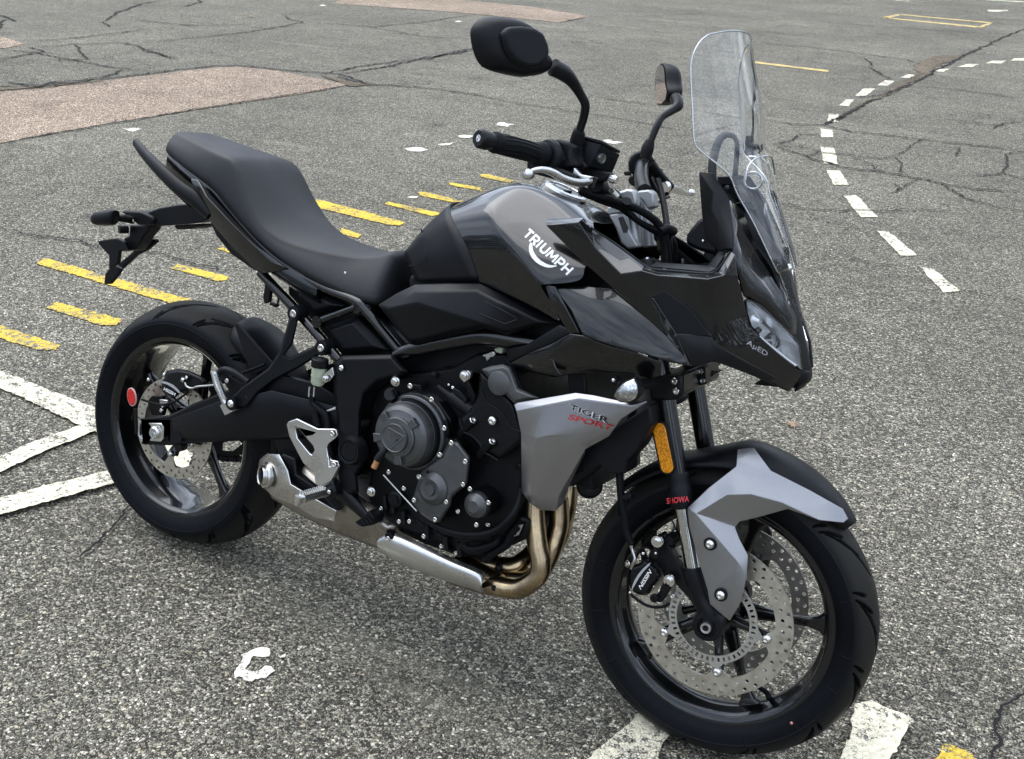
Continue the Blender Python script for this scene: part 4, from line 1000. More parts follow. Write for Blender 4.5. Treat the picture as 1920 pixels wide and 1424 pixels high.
# sump with ribs and studs
sump = prism('sump', outline('L', '240,300 480,380 600,520 740,620 1000,690 1200,640 1350,520 1480,560 1440,720 1330,770 1230,800 1170,850 1080,880 900,850 640,760 420,650 300,520', -.11), .22, engine_b, engine, bevel=.008)
for x, y in ((400, 400), (485, 490), (670, 600), (820, 690), (925, 740), (340, 370)):
    a = bp('L', x, y, -.135); tube('sump_stud', [a, a + Vector((.006, 0, -.030))], [.006, .0068], engine_b, sump, n=12)
for k in range(5):
    a = bp('L', 520 + 70 * k, 530 + 40 * k, -.125); b = bp('L', 580 + 70 * k, 580 + 38 * k, -.125); tube('sump_rib', [a, b], .0035, engine_b, sump, n=8)
lathe('oil_plug', [(0, 0), (.012, 0), (.012, .004), (.018, .006), (.018, .03)], bp('L', 405, 410, -.15), engine_b, sump, n=24)
lathe('oil_plug', [(0, 0), (.006, 0), (.0062, .01)], bp('L', 838, 790, -.13), satin2, sump, n=20)
# hoses
tube('coolant_hose', [bp('L', x, y, Y / 100) for x, y, Y in ((1410, 330, -14), (1390, 430, -16), (1330, 540, -17.5), (1220, 640, -18), (1080, 682, -18), (900, 672, -17.5), (760, 622, -17), (640, 540, -16))], .0068, rubber, engine, cuts=8)
tube('oil_hose', [bp('L', x, y, Y / 100) for x, y, Y in ((1240, 690, -12), (1200, 745, -14), (1080, 790, -15), (990, 790, -15.5), (960, 750, -15.5), (1000, 712, -15.5), (1180, 690, -15))], .0085, rubber, engine, cuts=8)
tube('wire_bundle', [bp('L', x, y, -.13) for x, y in ((1120, 880), (1180, 830), (1290, 760), (1330, 690), (1400, 610))], .009, rubber, engine)
for k in range(3): tube('wire', [bp('L', 1355 + 14 * k, 690 - 4 * k, -.135), bp('L', 1395 + 12 * k, 605 - 2 * k, -.135)], .0016, alu, engine, n=6)
bolt(bp('L', 1390, 145, -.14), .0075, engine, 'button', mat=satin2)
tube('gear_rod', [bp('L', 330, 212, -.165), bp('L', 590, 495, -.165)], .0022, alu, engine, n=8)

# ------------------------------------------------------------------ exhaust
ex = tube('exhaust', [bp('L', x, y, Y / 100) for x, y, Y in ((1510, 380, -7.5), (1515, 560, -8.2), (1535, 760, -9), (1560, 880, -9.6), (1545, 990, -10), (1460, 1070, -10.4), (1360, 1105, -10.6), (1230, 1085, -10.6), (1140, 1060, -10))], .0215, header, bike, cuts=10, n=28)
tube('header_pipe', [bp('L', x, y, Y / 100) for x, y, Y in ((1700, 400, -2), (1705, 560, -2.4), (1690, 660, -3), (1650, 780, -4.5), (1600, 900, -5.2), (1540, 985, -5.5), (1440, 1040, -5.6), (1300, 1030, -5.6), (1200, 1010, -5.5))], .0215, header, ex, cuts=10, n=28)
tube('header_pipe', [bp('L', x, y, Y / 100) for x, y, Y in ((1600, 400, 5), (1610, 600, 5), (1590, 700, 4), (1520, 800, 2), (1440, 880, -2), (1350, 930, -4), (1250, 930, -4.5), (1150, 925, -4.5))], .0215, header, ex, cuts=10, n=28)
tube('header_pipe', [bp('L', x, y, Y / 100) for x, y, Y in ((1780, 300, 3), (1765, 450, 2), (1740, 560, 1), (1700, 700, -1), (1600, 850, -2.5), (1500, 940, -3.2))], .0215, header, ex, cuts=8, n=24)
for pts in (((1240, 865, -2), (1230, 920, -6.8), (1228, 990, -7), (1200, 1040, -8.2), (1195, 1100, -12.9)), ):
    tube('pipe_clamp', [bp('L', x, y, Y / 100) for x, y, Y in pts], .0062, satin2, ex, n=10)
tube('collector', [bp('L', 1240, 1080, -.095), bp('L', 1120, 1035, -.093), bp('L', 900, 950, -.09)], [.025, .030, .036], header, ex, n=24)
tube('collector', [bp('L', 1230, 935, -.045), bp('L', 1080, 905, -.05), bp('L', 900, 850, -.06)], [.025, .028, .03], header, ex, n=24)
# heat shield: a long shallow trough
hs = []
for (xa, ya), (xb, yb) in (((318, 690), (330, 800)), ((370, 655), (400, 870)), ((430, 665), (520, 925)), ((620, 745), (680, 995)), ((880, 865), (900, 1065)), ((1040, 930), (1060, 1112)), ((1115, 975), (1105, 1128)), ((1130, 1040), (1140, 1095))):
    a = bp('L', xa, ya, -.135); b = bp('L', xb, yb, -.120); m = a.lerp(b, .45) + Vector((0, -.022, 0)); m2 = a.lerp(b, .12) + Vector((0, -.016, 0)); m3 = a.lerp(b, .85) + Vector((0, -.016, 0))
    hs.append([a, m2, m, m3, b])
shield = grid('exhaust_heat_shield', hs, alu, ex, nu=4, nv=3, thick=.003, bevel=.001, smooth=60)
c0 = bp('L', 370, 706, -.150)
lathe('shield_bolt_collar', [(0, 0), (.0105, 0), (.012, .002), (.0125, .008), (.0125, .02)], c0, satin, shield, n=24); bolt(c0 + Vector((0, -.003, 0)), .006, shield)
# silencer: box under the swingarm, with a faceted end and side plate
sl = [bp('C', x, y, Y / 100) for x, y, Y in ((60, 640, -14), (210, 660, -14), (330, 760, -15), (470, 830, -15), (600, 930, -15), (700, 1010, -15), (700, 1060, -14), (640, 1150, -12), (400, 1060, -12), (200, 960, -12), (60, 880, -13), (20, 780, -14))]
sil = layered('silencer', [inset(sl, .012, .0), [p + Vector((0, .02, 0)) for p in sl], [p + Vector((0, .20, 0)) for p in sl], [p + Vector((0, .215, 0)) for p in inset(sl, .012)]], header if 0 else simple('dull_silencer_steel', (.33, .305, .275), .30, 1.0, bump=.1, bscale=300, vary=.25, vscale=12, rvary=.08), ex, bevel=.006)
prism('silencer_cover', outline('C', '130,630 200,660 205,740 330,820 420,930 330,900 235,825 150,760 120,690', -.165), .04, satin, sil, bevel=.004)
V = dict(zip('a b c d e f g h i j k l m'.split(), pp('C', '20,660,-13.6 60,630,-14.6 120,635,-16.5 165,720,-18 180,790,-18.5 300,860,-18 415,925,-16.5 405,978,-15.8 300,960,-16.5 200,895,-17 110,868,-16.6 45,815,-14.8 12,730,-13.2')))
V.update(dict(zip('n o p'.split(), pp('C', '82,655,-16.2 128,795,-17.8 240,850,-18.6'))))
plate = cage('silencer_end_cap', V, 'a b n l; l m a; b c d n; n d e o; l n o k; e f p o; k o p j; p f g h i j', steel, sil, mirror=False, sub=0, solid=.004, bevel=.004, seg=3, smooth=40)
ed = Vector((-.52, -.85, .05)).normalized(); ec = bp('C', 54, 744, -.164) + ed * .012
soot = simple('sooty_pipe_inside', (.05, .045, .04), .5, .8)
lathe('outlet_bore', [(0, -.050), (.0186, -.050), (.0186, -.004)], ec, soot, sil, n=36, axis=ed)
lathe('exhaust_outlet', [(.0190, -.030), (.0192, .001), (.0215, .003), (.0228, .0), (.0228, -.03)], ec, steel, sil, n=36, axis=ed)
lathe('outlet_rim', [(.022, -.016), (.031, -.016), (.0315, -.010), (.029, -.006), (.0225, -.006)], ec, steel, sil, n=36, axis=ed)
tube('link_pipe', [bp('C', 215, 700, -.10), bp('C', 270, 730, -.11), bp('C', 330, 800, -.12), bp('C', 400, 900, -.12)], [.02, .022, .024, .03], header, sil)
# brace from pivot to footpeg, and the centre lever
tube('side_brace', [bp('C', 415, 800, -.165), bp('C', 470, 860, -.165), bp('C', 540, 930, -.165), bp('C', 590, 985, -.165)], [.018, .017, .013, .010], satin2, bike, flat=(.5, 1))
prism('brake_pedal_pad', outline('C', '505,985 560,950 575,925 608,965 600,1000 540,1010', -.185), .04, rubber, bike, bevel=.003)
for k in range(4): tube('pedal_rib', [bp('C', 520 + 20 * k, 990 - 10 * k, -.187), bp('C', 545 + 18 * k, 1003 - 4 * k, -.187)], .0022, rubber, bike, n=6)
# ------------------------------------------------------------------ swingarm and rear brake
sa_o = '295,700 360,690 440,682 560,625 700,570 880,500 1000,480 1160,520 1290,600 1310,760 1180,765 1040,800 900,806 700,812 500,826 440,832 310,826 300,815 440,800 440,715 300,712'
L0 = p2('B', sa_o, -.142); L1 = p2('B', sa_o, -.135); L2 = p2('B', sa_o, -.108)
swing = layered('swingarm', [inset(L0, .004), L1, L2], satin, bike, bevel=.003)
V = dict(zip('a b c d e f g h i j'.split(), pp('B', '455,700,-14.6 700,610,-15.2 950,560,-16.2 1270,640,-16 1280,745,-15.8 1000,640,-17.0 700,735,-15.8 470,800,-14.6 900,790,-15 1040,790,-15.4')))
cage('swingarm_rib', V, 'a b g h; b c f g; c d e f; f e j; g f j i; h g i', satin, swing, mirror=False, sub=0, solid=.004, bevel=.003, smooth=30)
sl2 = layered('swingarm_left_beam', [[Vector((p.x, -p.y, p.z)) for p in l] for l in (inset(L0, .004), L1, L2)], satin, swing, bevel=.003)
prism('swingarm_bridge', [Vector(v) for v in ((.34, -.13, .40), (.50, -.13, .44), (.54, -.13, .36), (.38, -.13, .34))], .26, satin, swing, bevel=.01)
blk = prism('axle_block', p2('B', '340,720 400,722 412,740 410,795 398,812 340,808 352,790 352,745', -.1435), .012, alu, swing, bevel=.002)
prism('axle_plate', p2('W', '575,60 630,65 600,100 590,150 590,240 645,300 620,335 570,240', -.128), .01, alu, swing, bevel=.001)
lathe('axle_nut', [(0, .002), (.0065, .002), (.0075, -.006), (.0125, -.0065), (.0155, -.003), (.0160, .006)], bp('W', 780, 205, -.148), alu, swing, n=32, smooth=30)
prism('nut_guide', p2('W', '700,90 860,100 885,150 880,280 850,315 715,305 740,280 830,270 850,200 830,130 740,130', -.146), .006, alu, swing, bevel=.0008)
bob = bp('W', 1055, 265, -.15)
lathe('bobbin', [(0, 0), (.013, .0), (.013, .004), (.008, .006), (.008, .02)], bob, satin, swing, n=24); lathe('knurled_collar', [(0, 0), (.012, 0), (.012, .02), (0, .02)], bp('W', 1060, 380, -.13), satin2, swing, n=18)
rcal = layered('rear_brake_caliper', [inset(p2('Q', '920,880 1050,855 1180,870 1340,940 1400,1000 1390,1060 1230,1100 1100,1140 1010,1220 930,1190 860,1120 860,1010 900,960', -.118), .006), p2('Q', '920,880 1050,855 1180,870 1340,940 1400,1000 1390,1060 1230,1100 1100,1140 1010,1220 930,1190 860,1120 860,1010 900,960', -.110),
                                          p2('Q', '920,880 1050,855 1180,870 1340,940 1400,1000 1390,1060 1230,1100 1100,1140 1010,1220 930,1190 860,1120 860,1010 900,960', -.06)], satin2, bike, bevel=.003)
prism('caliper_stripe', [bp('Q', x, y, -.1195) for x, y in ((865, 1005), (930, 1018), (1000, 1052), (1060, 1110), (1085, 1145), (1070, 1150), (1010, 1095), (930, 1045), (862, 1025))], .002, greyp, rcal, bevel=0)
lettering('caliper_lettering', 'NISSIN', bp('Q', 1022, 1185, -.1195), bp('Q', 884, 1110, -.1195), bp('Q', 1038, 1150, -.1195), whitep, rcal, bold=.02)
bolt(bp('Q', 1125, 985, -.125), .0068, rcal, 'hex', axis=(-.6, -.5, .2)); bolt(bp('Q', 1165, 960, -.125), .0055, rcal, 'socket', axis=(-.6, -.5, .2))
bolt(bp('Q', 890, 925, -.10), .0045, rcal, 'button'); bolt(bp('Q', 700, 985, -.08), .005, rcal, 'button'); bolt(bp('Q', 858, 1360, -.10), .0048, rcal)
tube('brake_line', [bp('Q', x, y, -.127) for x, y in ((1145, 1020), (1170, 1070), (1230, 1090), (1300, 1070), (1420, 1060), (1560, 1045))], .0030, steel, rcal, n=8)
tube('rear_brake_hose', [bp('B', x, y, Y / 100) for x, y, Y in ((600, 545, -12.5), (720, 500, -12.5), (830, 465, -12), (915, 430, -11))], .0035, rubber, bike)
tube('brake_line', [bp('Q', x, y, -.12) for x, y in ((620, 1225), (720, 1260), (850, 1290), (980, 1270), (1100, 1200), (1180, 1130))], .0030, rubber, rcal, n=8)
prism('caliper_slider', p2('Q', '830,1225 935,1235 920,1300 860,1330 835,1290', -.10), .02, alu, rcal, bevel=.002)
prism('caliper_bracket', p2('Q', '740,1180 860,1180 900,1300 870,1424 740,1424 700,1340 690,1240', -.095), .012, satin2, rcal, bevel=.002)
# red reflector on its stalk
rr = lathe('rear_reflector', [(0, -.003), (.0205, -.003), (.0215, -.002), (.0215, .002), (0, .002)], bp('Q', 503, 1195, -.135), red_ref, bike, n=40, axis=(.30, .95, .05), smooth=30)
lathe('reflector_rim', [(.0212, -.003), (.0230, -.0025), (.0230, .001), (.0, .001)], bp('Q', 504, 1195, -.134), simple('pale_rim', (.55, .4, .4), .4), rr, n=40, axis=(.30, .95, .05))
prism('reflector_stalk', p2('Q', '515,1335 555,1335 560,1640 535,1650', -.125), .005, satin, rr, bevel=.001)
# rear hugger over the tyre
hug = []
for k, (ang, w, ex_) in enumerate(((84, .055, .0), (80, .072, .004), (74, .080, .010), (62, .082, .014), (48, .080, .014), (34, .078, .012), (22, .076, .010))):
    a = R_(ang - 19); d = Vector((math.cos(a), 0, math.sin(a))); row = []
    for yy, rr_ in ((-1.0, .300), (-.98, .318), (-.78, .334), (-.4, .345), (0, .349), (.4, .345), (.78, .334), (.98, .318), (1.0, .300)):
        row.append(RW + d * (rr_ + ex_ - .006) + Vector((0, yy * w, 0)))
    hug.append(row)
hugger = grid('rear_hugger', hug, satin, bike, nu=2, nv=3, thick=.003, bevel=.001, smooth=50)
prism('hugger_wing', p2('B', '762,235 775,225 960,435 870,480 840,470', -.098), .006, satin, hugger, bevel=.002)
# ------------------------------------------------------------------ frame
spar_t = [bp('T', x, y, Y / 100) for x, y, Y in ((620, 1150, -14), (700, 1115, -14.2), (900, 1065, -14.5), (1150, 1025, -15), (1330, 1045, -15), (1500, 1070, -14))]
frame = tube('frame', spar_t, [.013, .0145, .0150, .0155, .016, .015], gloss, bike, n=24, cuts=6, flat=(.8, 1.1))
mirrored(frame, parent=frame)
def rail(name, pts, r, parent=frame, mat=gloss, **kw):
    o = tube(name, pts, r, mat, parent, **kw); mirrored(o, parent=parent); return o
rail('subframe_tube', [bp('H', 1150, 838, -.115), bp('H', 1350, 945, -.120), bp('T', 350, 790, -.125), bp('T', 425, 855, -.128), bp('T', 660, 1140, -.13)], .0105, n=16)
rail('subframe_tube', [bp('T', -30, 840, -.11), bp('T', 100, 985, -.12), bp('T', 260, 1175, -.13)], .0115, n=16)
rail('subframe_tube', [bp('H', 1000, 860, -.105), bp('T', -20, 850, -.11)], .0115, n=16)
rail('subframe_brace', [bp('T', 112, 930, -.122), bp('T', 365, 838, -.127)], .0085, n=16)
for x, y in ((112, 930), (365, 838), (425, 855)): lathe('weld_collar', [(0, -.001), (.0135, 0), (.0135, .018), (0, .018)], bp('T', x, y, -.132), gloss, frame, n=20)
prism('frame_link', p2('T', '625,1150 690,1115 705,1150 660,1175', -.152), .02, gloss, frame, bevel=.003)
# matte infill panels inside the triangle
for s, Y in (('0,680 60,685 300,828 110,890 0,775', -.10), ('165,960 370,890 575,1112 290,1138', -.105)):
    l = p2('T', s, Y); layered('infill_panel', [inset([p + Vector((0, -.012, 0)) for p in l], .014), l, [p + Vector((0, .03, 0)) for p in l]], satin, frame, bevel=.003)
prism('inner_mudguard', [bp('T', x, y, -.085) for x, y in ((-60, 560), (430, 820), (700, 1100), (640, 1200), (280, 1160), (100, 950), (-80, 750))], .17, satin, frame, bevel=.01)
# pivot casting
pv = '400,170 440,128 700,122 735,165 785,212 730,240 625,268 562,330 542,420 537,560 560,612 556,680 520,742 530,830 475,852 418,800 408,700 425,600 420,480 398,300'
V0 = p2('C', pv, -.176); V1 = p2('C', pv, -.165); V2 = p2('C', pv, -.10)
pivot = layered('pivot_casting', [inset(V0, .008), V1, V2], satin, bike, bevel=.003, seg=3)
mirrored(pivot, parent=pivot)
lathe('pivot_boss', [(.0, -.002), (.020, -.002), (.0205, .001), (.0215, .001), (.022, -.003), (.0270, -.004), (.0285, 0), (.034, .012), (.036, .02)], bp('C', 478, 620, -.186), satin, pivot, n=48, smooth=30)
for a in range(4):
    d = Vector((math.cos(R_(45 + 90 * a)), 0, math.sin(R_(45 + 90 * a)))); prism('pivot_cap_notch', [bp('C', 478, 620, -.189) + d * .0165 + Vector((u, 0, v)) for u, v in ((-.0025, -.002), (.0025, -.002), (.0025, .002), (-.0025, .002))], .003, satin2, pivot, bevel=.0005)
bolt(bp('C', 438, 193, -.181), .0068, pivot, 'button')
# brake fluid reservoir
rc = bp('C', 322, 225, -.175)
res = lathe('brake_fluid_reservoir', [(0, -.024), (.012, -.024), (.0155, -.018), (.0165, .012), (.0165, .016), (0, .016)], rc, reservoir_m, bike, n=36, axis=(0, 0, 1))
lathe('reservoir_cap', [(0, .036), (.016, .036), (.0185, .033), (.0190, .020), (.0185, .0165), (0, .0165)], rc, satin, res, n=36, axis=(0, 0, 1), smooth=30)
lathe('reservoir_level_line', [(.0168, -.004), (.0170, -.003), (.0170, -.002), (.0168, -.001)], rc, reservoir_m, res, n=36, axis=(0, 0, 1))
bolt(bp('C', 356, 248, -.188), .0065, res, 'hex'); prism('reservoir_bracket', p2('C', '345,225 372,205 392,190 400,230 375,262 350,262', -.182), .006, alu, res, bevel=.001)
tube('reservoir_hose', [bp('C', x, y, -.172) for x, y in ((292, 330), (290, 370), (320, 400), (355, 430), (368, 470), (370, 505))], .0068, rubber, res)
for x in (275, 300): tube('hose_clip', [bp('C', x, 290, -.182), bp('C', x - 4, 340, -.182)], .0022, alu, res, n=6)
tube('brake_rod', [bp('C', 360, 418, -.165), bp('C', 412, 398, -.165)], .0035, alu, res, n=10)
tube('brake_switch', [bp('C', 305, 410, -.165), bp('C', 318, 490, -.165)], [.008, .010], rubber, res)
# heel guard and rider footpeg
hg = p2('C', '155,482 165,468 208,453 315,505 398,505 412,512 418,540 408,552 370,580 362,600 368,640 385,665 420,672 427,700 395,770 388,800 345,806 318,800 300,765 300,735 285,722 240,680 170,545', -.188)
hole = p2('C', '200,505 215,502 292,592 300,615 286,640 272,630 212,555', -.188)[::-1]
tri2 = geometry.tessellate_polygon([[Vector((p.x, p.z, 0)) for p in hg], [Vector((p.x, p.z, 0)) for p in hole]])
fl_ = hg + hole; n_ = len(fl_)
vs = [p for p in fl_] + [p + Vector((0, .007, 0)) for p in fl_]; fs = [list(t) for t in tri2] + [[a + n_ for a in t][::-1] for t in tri2]
for o_, k_ in ((0, len(hg)), (len(hg), len(hole))):
    for i in range(k_): fs.append([o_ + i, o_ + (i + 1) % k_, o_ + (i + 1) % k_ + n_, o_ + i + n_])
heel = link('heel_guard', mesh_from('heel_guard', vs, fs), alu, bike, smooth=30, bevel=.0018)
prism('heel_rib', p2('C', '300,735 330,720 365,640 372,650 375,700 410,690 420,705 385,775 330,800 305,790', -.194), .006, alu, heel, bevel=.0015)
for x, y in ((393, 532), (402, 690)): bolt(bp('C', x, y, -.196), .0072, heel)
mh = mirrored(heel)
peg = tube('footpeg', [bp('C', 372, 832, -.195), bp('C', 330, 835, -.225), bp('C', 235, 862, -.285)], [.0085, .0105, .0105], alu, bike, n=16, smooth_path=False)
pa, pb = bp('C', 345, 835, -.215), bp('C', 228, 868, -.290)
for i in range(11):
    for j in range(-1, 2):
        p = pa.lerp(pb, (i + .5) / 11) + Vector((j * .0062, 0, .0105)); lathe('peg_tooth', [(0, .0055), (.0016, .0050), (.0024, 0)], p, chrome, peg, n=6, axis=(0, 0, 1), smooth=0)
tube('peg_feeler', [bp('C', 222, 852, -.29), bp('C', 210, 898, -.292)], [.009, .0055], alu, peg, n=12)
prism('peg_mount', p2('C', '345,800 392,770 400,800 410,830 380,870 350,850', -.20), .022, satin2, peg, bevel=.003); bolt(bp('C', 376, 830, -.204), .005, peg)
mirrored(peg)
# passenger footpeg bracket: a fork of three arms
pb1 = [bp('B', x, y, Y / 100) for x, y, Y in ((1062, 190, -13.2), (1020, 300, -14.2), (975, 400, -15.2), (920, 470, -15.8), (845, 535, -16.2), (780, 600, -16.6))]
bo_ = '1035,195 1080,205 1052,330 1012,385 1040,396 1165,335 1205,372 1080,450 965,510 880,572 825,640 770,645 750,592 800,545 930,450 985,370 1015,270'
b3_ = [[bp('B', p_[0], p_[1], (-13.2 - 3.4 * min(1, max(0, (1060 - p_[0]) / 260)) + dd) / 100) for p_ in [[float(t) for t in q_.split(',')] for q_ in bo_.split()]] for dd in (-1.0, -.4, 1.2)]
br = layered('passenger_peg_bracket', [inset(b3_[0], .0042), b3_[1], b3_[2]], satin, bike, bevel=.0015)
for x, y, Y in ((1058, 180, -.14), (1195, 350, -.147)):
    lathe('bracket_eye', [(0, -.004), (.016, -.004), (.0175, -.001), (.0178, .03), (0, .03)], bp('B', x, y, Y), satin, br, n=28, smooth=30); bolt(bp('B', x - 2, y + 1, Y - .008), .0088, br, 'socket')
tube('grab_loop', [bp('B', x, y, -.155) for x, y in ((690, 470), (715, 458), (770, 475), (835, 520))], [.007, .0085, .0085, .0085], satin, br, n=10)
prism('bracket_plate', p2('B', '690,475 720,480 790,520 850,530 790,640 755,600 700,500', -.150), .006, satin, br, bevel=.002); bolt(bp('B', 727, 513, -.156), .0055, br, 'socket')
prism('bracket_foot', p2('B', '745,585 800,560 830,600 815,640 770,645', -.172), .03, satin, br, bevel=.004)
pg = tube('passenger_footpeg', [bp('B', 664, 470, -.180), bp('B', 680, 530, -.180), bp('B', 722, 625, -.180)], [.0085, .0095, .0085], alu, bike, n=16, smooth_path=False)
a_, b_ = bp('B', 668, 480, -.188), bp('B', 715, 612, -.188)
for i in range(14):
    for j in range(3):
        p = a_.lerp(b_, (i + .5) / 14) + Vector((.0045 * (j - 1), -.001, .003)); lathe('peg_tooth', [(0, -.0035), (.0012, -.003), (.0018, 0)], p, chrome, pg, n=6, smooth=0)
prism('peg_hinge', p2('B', '690,635 720,612 742,600 765,640 745,660 770,655 715,685', -.185), .022, alu, pg, bevel=.003)
lathe('hinge_washer', [(0, 0), (.0155, 0), (.0155, .004), (0, .004)], bp('B', 745, 626, -.190), satin, pg, n=28); bolt(bp('B', 745, 626, -.194), .0092, pg, 'button')
mirrored(pg); mirrored(br)
# side stand on the far side
tube('side_stand', [Vector((.60, .13, .30)), Vector((.66, .21, .17)), Vector((.70, .285, .085))], [.014, .012, .011], satin2, bike, smooth_path=False)
prism('stand_foot', [Vector(v) for v in ((.67, .25, .068), (.74, .25, .068), (.74, .25, .078), (.67, .25, .078))], .07, satin2, bike, bevel=.003)
# ------------------------------------------------------------------ tank
def CV(key, spec):
    """'name:x,y,Ycm name:...' -> dict of points"""
    out = {}
    for t in spec.split():
        k, v = t.split(':'); a = [float(z) for z in v.split(',')]
        out[k] = bp(key, a[0], a[1], a[2] / 100)
    return out
def on_axis(v): return Vector((v.x, 0, v.z))
V = CV('T', 't2:945,215,-11 t2b:1012,350,-14.2 t2c:1092,500,-15.8 t2d:1142,668,-15.4 t3:1195,128,-12.5 t4:1262,300,-16.8 t5:1395,490,-19.4 t6:1530,690,-20.8 t7:1445,805,-18.6 t7b:1300,740,-17.2 '
            't8:1330,45,-6.5 t9:1440,110,-8.5 t10:1545,230,-11.5 t11:1590,295,-13 t12:1640,430,-17 t13:1780,560,-19.5 t14:1850,680,-20.2 t15:1560,70,-5.5 t16:1700,165,-8 t17:1850,265,-9 t7c:1600,890,-18.5 t7d:1700,960,-19 t18:1900,400,-14 t19:1990,520,-17')
C = {}
for k, (x, y) in dict(c1=(935, 190), c2=(1170, 68), c3=(1360, 22), c4=(1500, 36)).items(): C[k] = on_axis(bp('T', x, y, .0))
C['c5'] = Vector((.985, 0, 1.040)); C['c6'] = Vector((1.03, 0, 1.0))
V.update(C)
tank = cage('fuel_tank', V, 'c1 t2 t3 c2; c2 t3 t8 c3; c3 t8 t15 c4; c4 t15 t16 c5; c5 t16 t17 c6; t2 t2b t4 t3; t2b t2c t5 t4; t2c t2d t7b t5; t7b t7 t6 t5; t7 t7c t6; t7c t7d t6; '
            't3 t4 t9 t8; t4 t10 t9; t4 t5 t12 t11; t4 t11 t10; t5 t6 t13 t12; t6 t14 t13; t8 t9 t15; t9 t10 t16 t15; t10 t11 t17 t16; t11 t12 t18 t17; t12 t13 t19 t18', gloss, bike, sub=3,
            crease=('t3-t4-t5-t6', 't8-t9-t10-t11', 't2-t2b-t2c-t2d', 't2d-t7b-t7-t7c-t7d'), cval=.75)
# painted-in ledge beside the filler
V2 = CV('U', 'a:330,815,-9.5 b:380,800,-8 c:600,880,-8.5 d:720,920,-9.5 e:740,975,-11 f:540,960,-12 g:345,965,-13.5')
# filler cap, ring and lock
cap_c = on_axis(bp('U', 505, 715, 0)) ; cap_ax = Vector((.30, 0, 1)).normalized()
lathe('cap_collar', [(.047, .001), (.052, -.004), (.056, -.020)], cap_c, gloss, tank, n=56, axis=cap_ax, smooth=40)
cp_ = lathe('fuel_cap', [(0, .004), (.030, .004), (.0325, .0052), (.034, .003), (.034, .0)], cap_c, gloss, tank, n=56, axis=cap_ax, smooth=30)
lathe('fuel_cap_ring', [(.0365, .0), (.0365, .006), (.0385, .0075), (.0455, .0055), (.0470, .0)], cap_c, alu, tank, n=64, axis=cap_ax, smooth=40)
prism('lock_cover', [cap_c + Vector((u, v, .0)) for u, v in ((-.012, -.007), (.012, -.007), (.014, 0), (.012, .007), (-.012, .007))], .005, satin, tank, axis=cap_ax, bevel=.001)
for k in range(6):
    a = math.pi * k / 3; M3 = Vector((0, 1, 0)).rotation_difference(cap_ax).to_matrix()
    bolt(cap_c + M3 @ Vector((.0345 * math.cos(a), .006, .0345 * math.sin(a))), .0028, tank, 'socket', axis=cap_ax)
# rear tank infill, matte: two shells with a seam
V = CV('T', 'a:662,482,-8 b:720,420,-8.6 c:790,335,-9.6 d:858,270,-10.4 e:945,213,-11.1 f:1014,350,-14.4 g:1095,500,-16 h:1144,668,-15.6 i:940,672,-15.0 j:742,670,-12.6 k:705,575,-11.2 l:815,548,-14 m:797,400,-12 n:672,500,-9.2')
ax_ = {k + '0': v for k, v in dict(a=Vector((.580, 0, .880)), c=Vector((.607, 0, .943)), e=Vector((.662, 0, 1.000))).items()}
V.update(ax_)
cage('tank_infill', V, 'a0 a b c c0; c0 c d e e0; a n m b; b m c; c m f e d; m l g f; n k l m; k j i l; l i h g', satin, bike, sub=2, crease=('c-m-l-k', 'e-f-g-h', 'h-i-j-k-n-a'), cval=.85, solid=.004)
tube('infill_seam', [bp('T', x, y, Y / 100) for x, y, Y in ((778, 335, -8.5), (790, 395, -10.4), (808, 470, -12), (812, 548, -13.5), (760, 562, -12.3), (706, 572, -11.1))], .0015, satin2, bike, n=6); project_on(bpy.data.objects['infill_seam'], bpy.data.objects['tank_infill'], lift=.0004)
# side cover with raised field and vent mark
sc_ = '505,822 620,750 740,692 950,682 1155,683 1300,750 1480,845 1662,942 1540,950 1330,1012 1180,975 960,1020 740,1075 700,1062 600,940'
S0 = p2('T', sc_, -.172); S1 = p2('T', sc_, -.160); S2 = p2('T', sc_, -.11)
V = {}
for i, p in enumerate(S1): V['o%d' % i] = p
side_in = pp('T', '560,845,-17.6 655,790,-17.8 745,738,-18 950,732,-18.2 1130,730,-18.4 1270,800,-19.2 1410,865,-19.6 1530,932,-18.4 1500,940,-18.4 1325,985,-19 1190,945,-18.8 960,985,-18.4 760,1035,-17.8 712,1035,-17.6 630,930,-17.5')
for i, p in enumerate(side_in): V['i%d' % i] = p
for i, p in enumerate(S2): V['b%d' % i] = p
F = '; '.join('o%d o%d i%d i%d' % (i, (i + 1) % 15, (i + 1) % 15, i) for i in range(15)) + '; ' + '; '.join('b%d b%d o%d o%d' % (i, (i + 1) % 15, (i + 1) % 15, i) for i in range(15))
V['m1'] = bp('T', 760, 805, -.195); V['m2'] = bp('T', 1100, 925, -.198); V['m3'] = bp('T', 1000, 890, -.199)
F += '; i0 i1 m1; i1 i2 m1; i2 i3 i4 m2 m3 m1; i4 i5 i6 m2; i6 i7 i8 i9 m2; i9 i10 m2; i0 m1 i14; m1 m3 i12 i13 i14; m3 m2 i10 i11 i12'
sidec = cage('side_cover', V, F, satin, bike, mirror=False, sub=0, bevel=.004, seg=3, smooth=32)
mirrored(sidec)
prism('cover_mark', [bp('T', x, y, -.2005) for x, y in ((1150, 875), (1310, 938), (1385, 912), (1392, 918), (1315, 948), (1170, 892))], .003, satin2, sidec, bevel=.0008)
prism('cover_mark', [bp('T', x, y, -.2005) for x, y in ((1175, 795), (1290, 850), (1392, 905), (1385, 912), (1280, 862))], .003, satin2, sidec, bevel=.0008)
prism('airbox', p2('T', '690,640 760,600 1150,600 1500,640 1880,560 2050,560 2080,800 1700,1080 1200,1040 720,1060', -.115), .23, satin, bike, bevel=.01)
